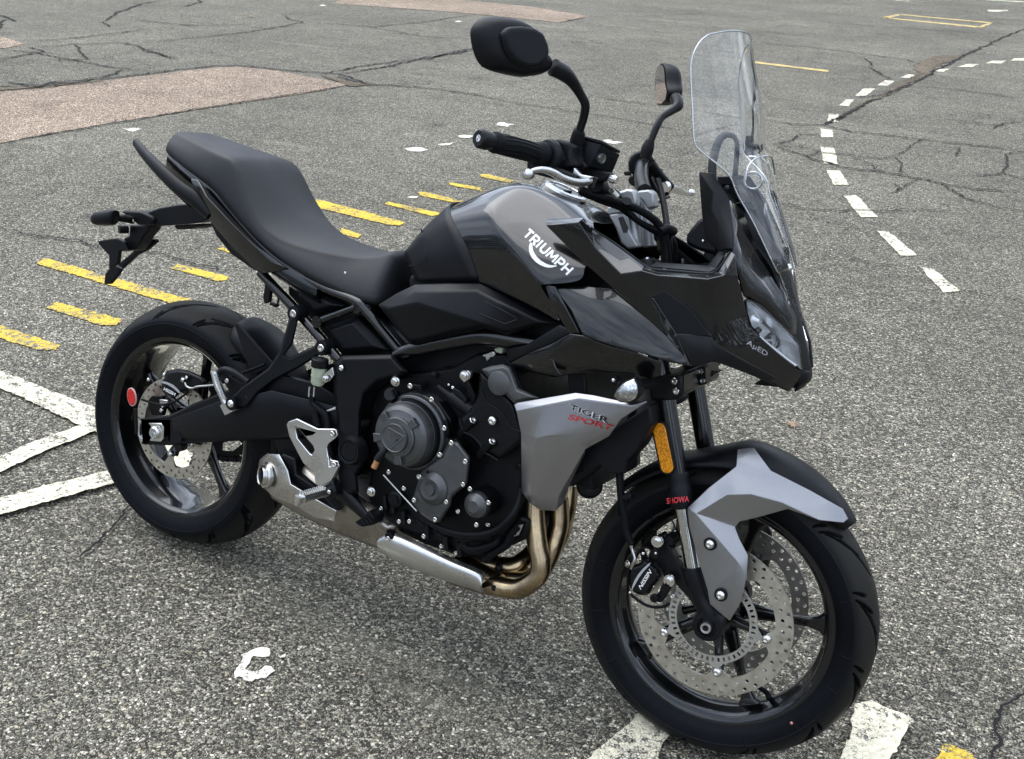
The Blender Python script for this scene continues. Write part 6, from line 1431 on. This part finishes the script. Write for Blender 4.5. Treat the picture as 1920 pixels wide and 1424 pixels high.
# ------------------------------------------------------------------ top yoke, risers, bars
def qs(key, x, y, Ycm): return bp(key, x, y, Ycm / 100, S)
yoke = prism('top_yoke', [Vector(v) for v in ((1.10, -.115, .885), (1.155, -.115, .900), (1.190, -.115, .915), (1.19, -.115, .897), (1.10, -.115, .868))], .23, clampm if 0 else satin2, bike, fr=S, bevel=.006)
for sg in (-1, 1):
    def m(p): return Vector((p.x, p.y * (1 if sg < 0 else -1), p.z))
    o1 = [m(p) for p in p2('U', '905,860 1000,830 1080,900 1135,960 1175,800 1190,720 1215,1240 1110,1255 1040,1200 960,980', -.050, S)]
    foot = prism('bar_riser', [m(p) for p in p2('U', '915,925 1020,915 1090,905 1120,1080 1210,1240 1100,1260 1035,1205 985,1060', -.060, S)], .026 * (1 if sg < 0 else -1), clampm, bike, fr=S, bevel=.004)
    prism('riser_window', [m(p) for p in p2('U', '1010,960 1055,945 1110,1060 1095,1100 1060,1105', -.0615, S)], .002 * (1 if sg < 0 else -1), simple('dark_recess', (.02, .02, .02), .6) if sg < 0 else MATS['dark_recess'], foot, fr=S, bevel=.0)
    tube('riser_column', [m(bp('U', 1140, 690, -.040, S)), m(bp('U', 1160, 900, -.040, S)), m(bp('U', 1185, 1235, -.040, S))], [.0085, .0095, .0105], clampm, foot, fr=S, n=20, smooth_path=False)
    prism('bar_clamp', [m(p) for p in p2('U', '985,720 1100,680 1165,695 1190,790 1180,880 1090,905 1060,870 1000,790', -.058, S)], .026 * (1 if sg < 0 else -1), clampm, foot, fr=S, bevel=.005)
    prism('clamp_cap', [m(p) for p in p2('U', '905,862 965,838 1060,880 1075,905 915,935', -.060, S)], .026 * (1 if sg < 0 else -1), clampm, foot, fr=S, bevel=.004)
# cross piece seen behind the right riser
prism('riser_bridge', p2('U', '1190,705 1300,690 1345,720 1365,860 1290,880 1240,800 1190,760', .030, S), .03, clampm, bike, fr=S, bevel=.004)
ge = qs('E', 232, 890, -40.2); gi = qs('E', 560, 975, -28.5)
gd = (gi - ge).normalized()
b0 = qs('E', 760, 1010, -21); b1 = qs('E', 960, 1180, -12.0); b2 = qs('E', 1090, 1290, -5.5)
mid_z = Vector((b2.x - .004, 0, b2.z))
half = [ge + gd * .01, gi, b0, b1, b2, mid_z]
full = half + [Vector((p.x, -p.y, p.z)) for p in half[-2::-1]]
bar = tube('handlebar', full, .0135, satin2, bike, fr=S, n=20, cuts=6)
def bar_half(sg):
    f = 1 if sg < 0 else -1
    def m(p): return Vector((p.x, p.y * f, p.z))
    E_, I_ = m(ge), m(gi); d = (I_ - E_).normalized()
    g = lathe('handgrip', [(.0145, .018), (.0175, .020), (.0190, .026), (.0180, .032), (.0168, .050), (.0170, .080), (.0172, .110), (.0178, .122), (.0192, .126), (.0215, .132), (.0225, .140), (.0215, .146), (.0150, .147)], E_, rubber, bar, n=32, axis=d, fr=S, smooth=40)
    for k in range(14):
        a = 2 * math.pi * k / 14; M3 = Vector((0, 1, 0)).rotation_difference(d).to_matrix()
        pts = [E_ + M3 @ Vector(((.0172) * math.cos(a + .25 * math.sin(u * 3)), .035 + .085 * u, .0172 * math.sin(a + .25 * math.sin(u * 3)))) for u in [j / 6 for j in range(7)]]
        tube('grip_rib', pts, .0012, rubber, g, n=5, fr=S, cuts=2)
    w = lathe('bar_end_weight', [(.005, -.012), (.006, -.015), (.0135, -.015), (.0165, -.011), (.0168, .004), (.0150, .012), (.0145, .018)], E_, satin2, bar, n=32, axis=d, fr=S, smooth=30)
    bolt(E_ + d * -.011, .0075, w, 'socket', fr=S, axis=-d)
    # switch housing
    tc_ = E_ + d * .150
    lathe('switch_flange', [(.015, .146), (.0275, .148), (.0300, .154), (.0300, .162), (.0270, .168), (.0150, .168)], E_, satin, bar, n=36, axis=d, fr=S, smooth=30)
    sh = lathe('switch_housing', [(.015, .167), (.0225, .168), (.0245, .172), (.0245, .186), (.0265, .188), (.0265, .205), (.0240, .210), (.0240, .228), (.0150, .230)], E_, satin, bar, n=10, axis=d, fr=S, smooth=25, bevel=.002)
    return g, E_, d, m
g1_, E1, d1, m1 = bar_half(-1); g2_, E2, d2, m2 = bar_half(1)
prism('switch_block', p2('E', '500,1010 560,990 700,1070 800,1110 790,1160 700,1150 520,1100 498,1070', -.27, S), .05, satin, bar, fr=S, bevel=.004)
prism('lower_switch_block', p2('E', '620,890 700,885 790,920 780,990 800,1060 720,1080 640,1050', -.245, S), .05, satin, bar, fr=S, bevel=.005)
# brake lever
lv = tube('brake_lever', [qs('U', 152, 540, -36), qs('U', 215, 508, -35.5), qs('U', 300, 502, -34.5), qs('U', 385, 528, -33), qs('U', 480, 582, -31), qs('U', 590, 618, -28.5), qs('U', 680, 625, -26), qs('U', 735, 610, -24)], [.006, .0062, .0075, .0085, .0088, .0092, .0105, .008], alu, bike, fr=S, n=18, flat=(1.0, .72), cuts=6)
lathe('lever_ball', [(0, -.0095), (.006, -.0085), (.0092, -.004), (.0095, .002), (.0075, .008), (0, .0095)], qs('U', 155, 545, -36.2), alu, lv, n=28, axis=d1, fr=S, smooth=80)
prism('lever_pivot', p2('U', '720,560 790,570 765,625 745,692 710,684 725,620', -.235, S), .02, satin2, lv, fr=S, bevel=.003)
prism('lever_arm', p2('U', '590,480 650,545 770,570 700,605 610,560 575,530', -.25, S), .012, alu, lv, fr=S, bevel=.002)
# master cylinder with its reservoir
mc = prism('brake_master_cylinder', p2('U', '640,300 690,235 850,245 1028,355 1000,470 955,530 870,520 740,450 650,400', -.17, S), .0001, satin, bike, fr=S, bevel=0)
bpy.data.objects.remove(mc)
r8 = {k: qs('U', x, y, Y) for k, (x, y, Y) in dict(a=(660, 225, -20.5), b=(765, 215, -17), c=(1028, 358, -13), d=(845, 262, -18.5), e=(955, 530, -13.5), f=(735, 468, -18.8), g=(640, 360, -21)).items()}
tl_, tr_, fr_ = r8['d'], r8['c'], r8['b']
front = [r8['d'], r8['c'], r8['e'], r8['f']]
dep = (r8['a'] - r8['d']); dep = Vector((-.045, -.004, .004))
mc = layered('brake_master_cylinder', [[p + Vector((0, -.001, 0)) for p in shrink(front, .97)], front, [p + dep for p in front]], satin, bike, fr=S, bevel=.003)
tp_ = [r8['d'], r8['c'], r8['c'] + dep, r8['d'] + dep]
layered('reservoir_lid', [[p + Vector((.001, 0, .0015)) for p in tp_], [p + Vector((0, 0, .008)) for p in tp_]], satin, mc, fr=S, bevel=.002)
nrm = (r8['c'] - r8['d']).cross(r8['e'] - r8['d']).normalized()
if nrm.x < 0: nrm = -nrm
wc = qs('U', 848, 392, -17.2) + nrm * .002
lathe('sight_glass', [(0, .001), (.0062, .001), (.0068, .003), (.0090, .003), (.0095, 0), (.0095, -.006)], wc, alu, mc, n=28, axis=nrm, fr=S, smooth=30)
lathe('sight_window', [(0, .002), (.0060, .002), (.0060, 0)], wc, simple('sight_glass_dark', (.10, .12, .09), .15, coat=1), mc, n=24, axis=nrm, fr=S)
prism('master_body', p2('U', '740,455 870,510 930,530 900,600 800,620 770,590 700,540', -.165, S), .03, satin2, mc, fr=S, bevel=.004)
ban = qs('U', 905, 570, -15.2); bax = (qs('U', 970, 590, -14.5) - ban).normalized()
lathe('banjo_fitting', [(0, -.004), (.0085, -.004), (.0085, .004), (.0065, .005), (.0065, .009), (.0088, .010), (.0088, .016), (.0075, .018), (.0075, .022), (0, .022)], ban, chrome, mc, n=24, axis=(bax + Vector((.2, -.6, 0))).normalized(), fr=S, smooth=30)
tube('front_brake_line', [ban, qs('U', 930, 650, -15), qs('U', 960, 710, -14)], [.003, .003, .004], steel, mc, fr=S)
lathe('hose_ferrule', [(0, -.012), (.0055, -.012), (.0058, .010), (0, .010)], qs('U', 970, 725, -13.5), copper if 0 else steel, mc, n=16, axis=(qs('U', 1010, 765, -13) - qs('U', 940, 690, -14)).normalized(), fr=S)
tube('bar_sleeve', [qs('U', 800, 640, -15), qs('U', 900, 720, -10), qs('U', 985, 775, -7)], [.0155, .016, .0145], satin, bar, fr=S, n=18)
# left cluster
cl = qs('U', 1240, 480, 13)
lc = lathe('left_switch_cluster', [(0, -.016), (.0260, -.016), (.0290, -.012), (.0290, .006), (.0260, .012), (.0270, .030), (.0240, .034), (0, .034)], qs('U', 1235, 450, 20), satin, bar, n=14, axis=-d2, fr=S, smooth=25, bevel=.002)
tube('handlebar_bend', [qs('U', 1262, 700, 5.5), qs('U', 1235, 590, 9.5), qs('U', 1240, 500, 14), qs('U', 1245, 450, 19)], .0148, satin2, bar, fr=S, n=20)
prism('switch_button', p2('U', '1062,520 1130,510 1140,555 1070,560', .20, S), .012, satin2, lc, fr=S, bevel=.002)
prism('switch_button', p2('U', '1380,495 1425,490 1425,525 1380,530', .22, S), .012, satin2, lc, fr=S, bevel=.002)
prism('switch_lower', p2('U', '1120,560 1190,560 1190,680 1120,640 1100,600', .19, S), .03, satin, lc, fr=S, bevel=.003)
for x, y in ((1200, 420), (1150, 550)): bolt(qs('U', x, y, 18.5), .003, lc, 'button', fr=S)
clp = tube('clutch_lever_perch', [qs('U', 1310, 450, 16), qs('U', 1400, 560, 18), qs('U', 1500, 680, 21)], [.013, .011, .012], satin2, bike, fr=S, flat=(.8, 1.1))
prism('perch_plate', p2('U', '1290,570 1400,600 1480,640 1490,740 1430,770 1380,740 1320,680', .19, S), .014, satin2, clp, fr=S, bevel=.003)
clv = tube('clutch_lever', [qs('U', 1490, 680, 22), qs('U', 1560, 690, 26), qs('U', 1630, 720, 31), qs('U', 1700, 735, 36)], [.012, .011, .008, .006], alu, clp, fr=S, flat=(.9, .7))
lathe('lever_ball', [(0, -.0085), (.006, -.0075), (.0085, -.003), (.0085, .003), (.0060, .0075), (0, .0085)], qs('U', 1712, 722, 36.5), alu, clp, n=24, axis=d2, fr=S, smooth=80)
lathe('clutch_adjuster', [(0, -.006), (.012, -.006), (.0135, 0), (.012, .006), (0, .006)], qs('U', 1460, 665, 19), chrome, clp, n=20, axis=(.3, 1, .2), fr=S); 
tube('clutch_cable_end', [qs('U', 1370, 830, 10), qs('U', 1440, 790, 14), qs('U', 1500, 760, 18)], .0025, rubber, clp, fr=S)
# mirrors: stalk, boot and shell
def mirror(sg, shell_c, pts, face_n, key, rads):
    f = 1
    s_ = tube('rear_view_mirror', [bp(k, x, y, Y / 100, S) for k, x, y, Y in pts], rads, satin2, bike, fr=S, n=18, cuts=8)
    return s_
mR = mirror(-1, None, (('E', 825, 1010, -19.5), ('E', 828, 930, -20), ('E', 838, 830, -20.5), ('E', 862, 750, -21.2), ('E', 872, 665, -22.5), ('E', 835, 590, -24), ('E', 790, 520, -26), ('E', 735, 465, -28), ('E', 670, 430, -30)), None, 'E', [.010, .0095, .0078, .0078, .0082, .0086, .0110, .0145, .0155])
tube('mirror_boot', [bp('E', 815, 960, -.197, S), bp('E', 822, 900, -.200, S), bp('E', 832, 845, -.204, S), bp('E', 838, 828, -.205, S)], [.0115, .0140, .0118, .0095], rubber, mR, fr=S)
prism('mirror_mount', p2('E', '785,940 840,945 850,1010 880,1060 860,1080 800,1040 780,1000', -.20, S), .02, satin2, mR, fr=S, bevel=.003)
# right shell: rounded polygon facing forward; back seen by the camera
sh_o = '262,97 420,103 520,140 575,190 600,250 615,325 665,375 690,420 640,478 545,485 515,492 400,468 262,435 215,330 178,195 205,150'
def shellpts(spec, Y, Y2, X0=178, X1=690):
    out = []
    for t in spec.split():
        x, y = [float(v) for v in t.split(',')]; k = (x - X0) / (X1 - X0); out.append(bp('E', x, y, (Y + (Y2 - Y) * k) / 100, S))
    return out
P0 = [p - Vector((.93, -.32, .12)).normalized() * .012 for p in shellpts(sh_o.replace('178,195', '190,195').replace('205,150', '215,150'), -41, -30)]
cc_ = sum(P0, Vector()) / len(P0)
def shell(P0, cc_, fwd, sgn, parent):
    n = len(P0); lays = []
    for k, (f, d) in enumerate(((1.0, -.012), (1.0, 0.0), (.93, .014), (.70, .030))):
        lays.append([cc_ + (p - cc_) * f + fwd * d for p in P0])
    o = layered('mirror_shell', [[cc_ + (p - cc_) * .97 + fwd * -.013 for p in P0]] + lays, satin, parent, fr=S, bevel=0, sub=2, smooth=60)
    gl_ = [cc_ + (p - cc_) * .90 + fwd * -.0142 for p in P0]
    link('mirror_glass', mesh_from('mirror_glass', gl_, [list(range(n))]), mirror_m, o, smooth=0, fr=S)
    return o
shR = shell(P0, cc_, Vector((.93, -.32, .12)).normalized(), 1, mR)
inn = shellpts('285,215 330,172 420,168 500,180 560,215 592,290 600,345 570,400 520,440 440,440 360,395 310,320', -42, -30)
ci = sum(inn, Vector()) / len(inn); fwdR = Vector((.93, -.32, .12)).normalized()
layered('mirror_back_panel', [[p + fwdR * .012 for p in inn], [ci + (p - ci) * .90 + fwdR * .023 for p in inn]], satin, shR, fr=S, bevel=.005, seg=4, smooth=60)
mL = mirror(1, None, (('E', 1245, 1040, 17), ('E', 1265, 960, 17.5), ('E', 1292, 890, 18), ('E', 1330, 800, 19), ('E', 1362, 745, 20.5), ('E', 1430, 700, 23), ('E', 1462, 670, 24.5), ('E', 1445, 620, 26)), None, 'E', [.010, .0095, .0075, .0078, .008, .009, .012, .0125])
tube('mirror_boot', [bp('E', 1252, 1010, .170, S), bp('E', 1268, 950, .174, S), bp('E', 1285, 900, .179, S)], [.0115, .0135, .0100], rubber, mL, fr=S)
P1 = []
for p in P0: P1.append(Vector((p.x, -p.y, p.z)))
tgt = bp('E', 1392, 545, .335, S); c1 = sum(P1, Vector()) / len(P1)
P1 = [p + (tgt - c1) for p in P1]
# turn the left shell so that its glass faces the rider, as in the photograph
rot = Matrix.Rotation(R_(-11.5), 3, 'Z'); P1 = [tgt + rot @ (p - tgt) for p in P1]
shL = shell(P1, tgt, (rot @ Vector((.93, .32, .12))).normalized(), -1, mL)
# cables from the bars down into the nose
for nm, spec, r in (('cable_bundle', ((640, 690, -16), (800, 745, -14), (950, 790, -12), (1060, 830, -10), (1160, 860, -8), (1290, 930, -6), (1390, 1010, -4.5), (1440, 1100, -4), (1470, 1250, -3.5), (1480, 1400, -3.5)), .0078),
                    ('cable_bundle', ((650, 715, -15.5), (860, 800, -12.6), (1030, 860, -10), (1100, 900, -8.6), (1200, 990, -7), (1330, 1060, -5), (1420, 1110, -4), (1445, 1250, -3.5), (1450, 1400, -3.5)), .0062),
                    ('cable', ((1030, 870, -9.5), (1150, 960, -7.4), (1280, 1050, -5.6), (1400, 1120, -4)), .0045),
                    ('clutch_cable', ((1390, 600, 14), (1420, 700, 12), (1450, 850, 8), (1470, 980, 4), (1480, 1080, 1), (1500, 1200, -1), (1490, 1400, -2)), .0068),
                    ('cable', ((1330, 590, 14), (1420, 760, 11), (1450, 900, 7), (1490, 1100, 1.5), (1550, 1200, 1), (1560, 1330, 1), (1540, 1424, 1)), .0045)):
    tube(nm, [qs('U', *a) for a in spec], r, rubber, bike, fr=S, n=14, cuts=6)
tube('cable_tie', [qs('U', 1095, 800, -10.4), qs('U', 1070, 870, -9.2)], [.0098, .0098], rubber, bike, fr=S)
tube('cable_tie', [qs('U', 1410, 1100, -5), qs('U', 1480, 1070, -3), qs('U', 1540, 1090, 0)], [.0095, .0105, .009], rubber, bike, fr=S)
lathe('fork_cap', [(0, .004), (.006, .004), (.0075, 0), (.0105, 0), (.011, .004), (.014, .005), (.0165, 0), (.0175, -.01), (.0205, -.012), (.0205, -.03)], bp('G', 725, 512, -.100, S), satin2, fl, n=32, axis=-fdir, fr=S, smooth=30)
lathe('fork_adjuster', [(0, .008), (.006, .008), (.0065, .002), (.0088, .002), (.0092, -.001), (0, -.001)], bp('G', 725, 512, -.100, S), alu, fl, n=24, axis=-fdir, fr=S, smooth=30)
# ------------------------------------------------------------------ maker's name on the tank, letters stepped along the sloping side
def stroke_word(name, glyphs, p0, p1, p2_, mat, parent, target, w=.17):
    """letters drawn with straight strokes of an even width; each letter sits in a box 1 wide and 1 high"""
    ex, ey = p1 - p0, p2_ - p0; n = sum(g[0] for g in glyphs); x = 0; vs = []; fs = []
    lx = ex.length / n; ly = ey.length
    for gw, strokes in glyphs:
        for k, st in enumerate(strokes):
            pts = [Vector(((x + a * (gw - .22)) * lx, b * ly)) for a, b in st]
            L = []; Rr = []
            for i, p in enumerate(pts):
                t1 = (pts[i] - pts[i - 1]).normalized() if i else (pts[1] - pts[0]).normalized(); t2 = (pts[i + 1] - pts[i]).normalized() if i < len(pts) - 1 else t1
                t = (t1 + t2).normalized(); nn = Vector((-t.y, t.x)); ww = w * ly * .5 / max(.5, nn.dot(Vector((-t1.y, t1.x))))
                L.append(p + nn * ww); Rr.append(p - nn * ww)
            o = len(vs); vs += L + Rr; m = len(pts)
            fs += [[o + i, o + i + 1, o + m + i + 1, o + m + i] for i in range(m - 1)]
        x += gw
    W = [p0 + ex * (v.x / ex.length) + ey * (v.y / ey.length) for v in vs]
    o = link(name, mesh_from(name, W, fs, False), mat, parent, smooth=0); project_on(o, target, lift=.0009); return o
GL = dict(T=(1.0, [[(0, .92), (1, .92)], [(.5, .92), (.5, 0)]]), R=(1.0, [[(.08, 0), (.08, .92), (.7, .92), (.92, .8), (.92, .58), (.7, .46), (.1, .46)], [(.5, .46), (1, 0)]]), I=(.5, [[(.3, 1), (.3, 0)]]),
          U=(1.05, [[(.08, 1), (.08, .25), (.28, .06), (.72, .06), (.92, .25), (.92, 1)]]), M=(1.3, [[(.04, 0), (.12, .96)], [(.12, .96), (.5, .25)], [(.5, .25), (.88, .96)], [(.88, .96), (.96, 0)]]),
          P=(1.0, [[(.08, 0), (.08, .92), (.7, .92), (.92, .8), (.92, .56), (.7, .42), (.1, .42)]]), H=(1.1, [[(.08, 1), (.08, 0)], [(.92, 1), (.92, 0)], [(.08, .5), (.92, .5)]]))
tw = stroke_word('tank_lettering', [GL[c] for c in 'TRIUMPH'], bp('T', 1424, 378, -.17), bp('T', 1712, 640, -.19), bp('T', 1468, 334, -.17), whitep, tank, tank, w=.225)
tube('tank_lettering_sweep', [bp('T', x, y, Y / 100) for x, y, Y in ((1480, 425, -17.9), (1475, 460, -18.1), (1490, 505, -18.6), (1530, 548, -19.4), (1590, 575, -20.1), (1640, 572, -20.5))], [.0028, .0040, .0044, .0040, .003, .0014], whitep, tank, n=8, flat=(.25, 1)); project_on(bpy.data.objects['tank_lettering_sweep'], tank, lift=.0012)

# ------------------------------------------------------------------ leaves blown onto the asphalt
def leaf(name, key, x, y, size, rot, label):
    c = gp(key, x, y, .0); out = [(0, -1), (.18, -.55), (.62, -.62), (.42, -.2), (1, .1), (.5, .25), (.55, .7), (.18, .5), (0, 1.05), (-.2, .5), (-.6, .66), (-.45, .2), (-.95, .05), (-.4, -.22), (-.55, -.65), (-.15, -.5)]
    vs = [(0, 0, .35)]; cr_, sr_ = math.cos(rot), math.sin(rot)
    for i, (a, b) in enumerate(out):
        z = .12 + .45 * abs(a) * (i % 2 + .4); vs.append((a * cr_ - b * sr_, a * sr_ + b * cr_, z))
    n = len(out); fs = [[0, 1 + i, 1 + (i + 1) % n] for i in range(n)]
    me = mesh_from(name, [Vector(v) * size for v in vs], fs, False)
    o = link(name, me, simple('dry_leaf_brown', (.30, .19, .11), .7, vary=.4, vscale=60) if 'dry_leaf_brown' not in MATS else MATS['dry_leaf_brown'], None, smooth=0, solid=.0008)
    o.location = (c.x, c.y, .004); o['label'] = label; o['category'] = 'leaf'
    st_ = tube('stem', [Vector((0, 0, .3 * size)), Vector((-sr_ * -.6, -.6 * cr_, .2)) * size, Vector((1.1 * sr_, -1.5 * cr_, .12)) * size], .0011, MATS['dry_leaf_brown'], o, n=6)
    return o
leaf('dry_leaf', 'P', 1484, 800, .022, .8, 'small curled brown leaf lying on the asphalt right of the fork')
leaf('dry_leaf', 'P', 470, 33, .05, 2.1, 'tiny dark leaf lying on the far asphalt near the top left')
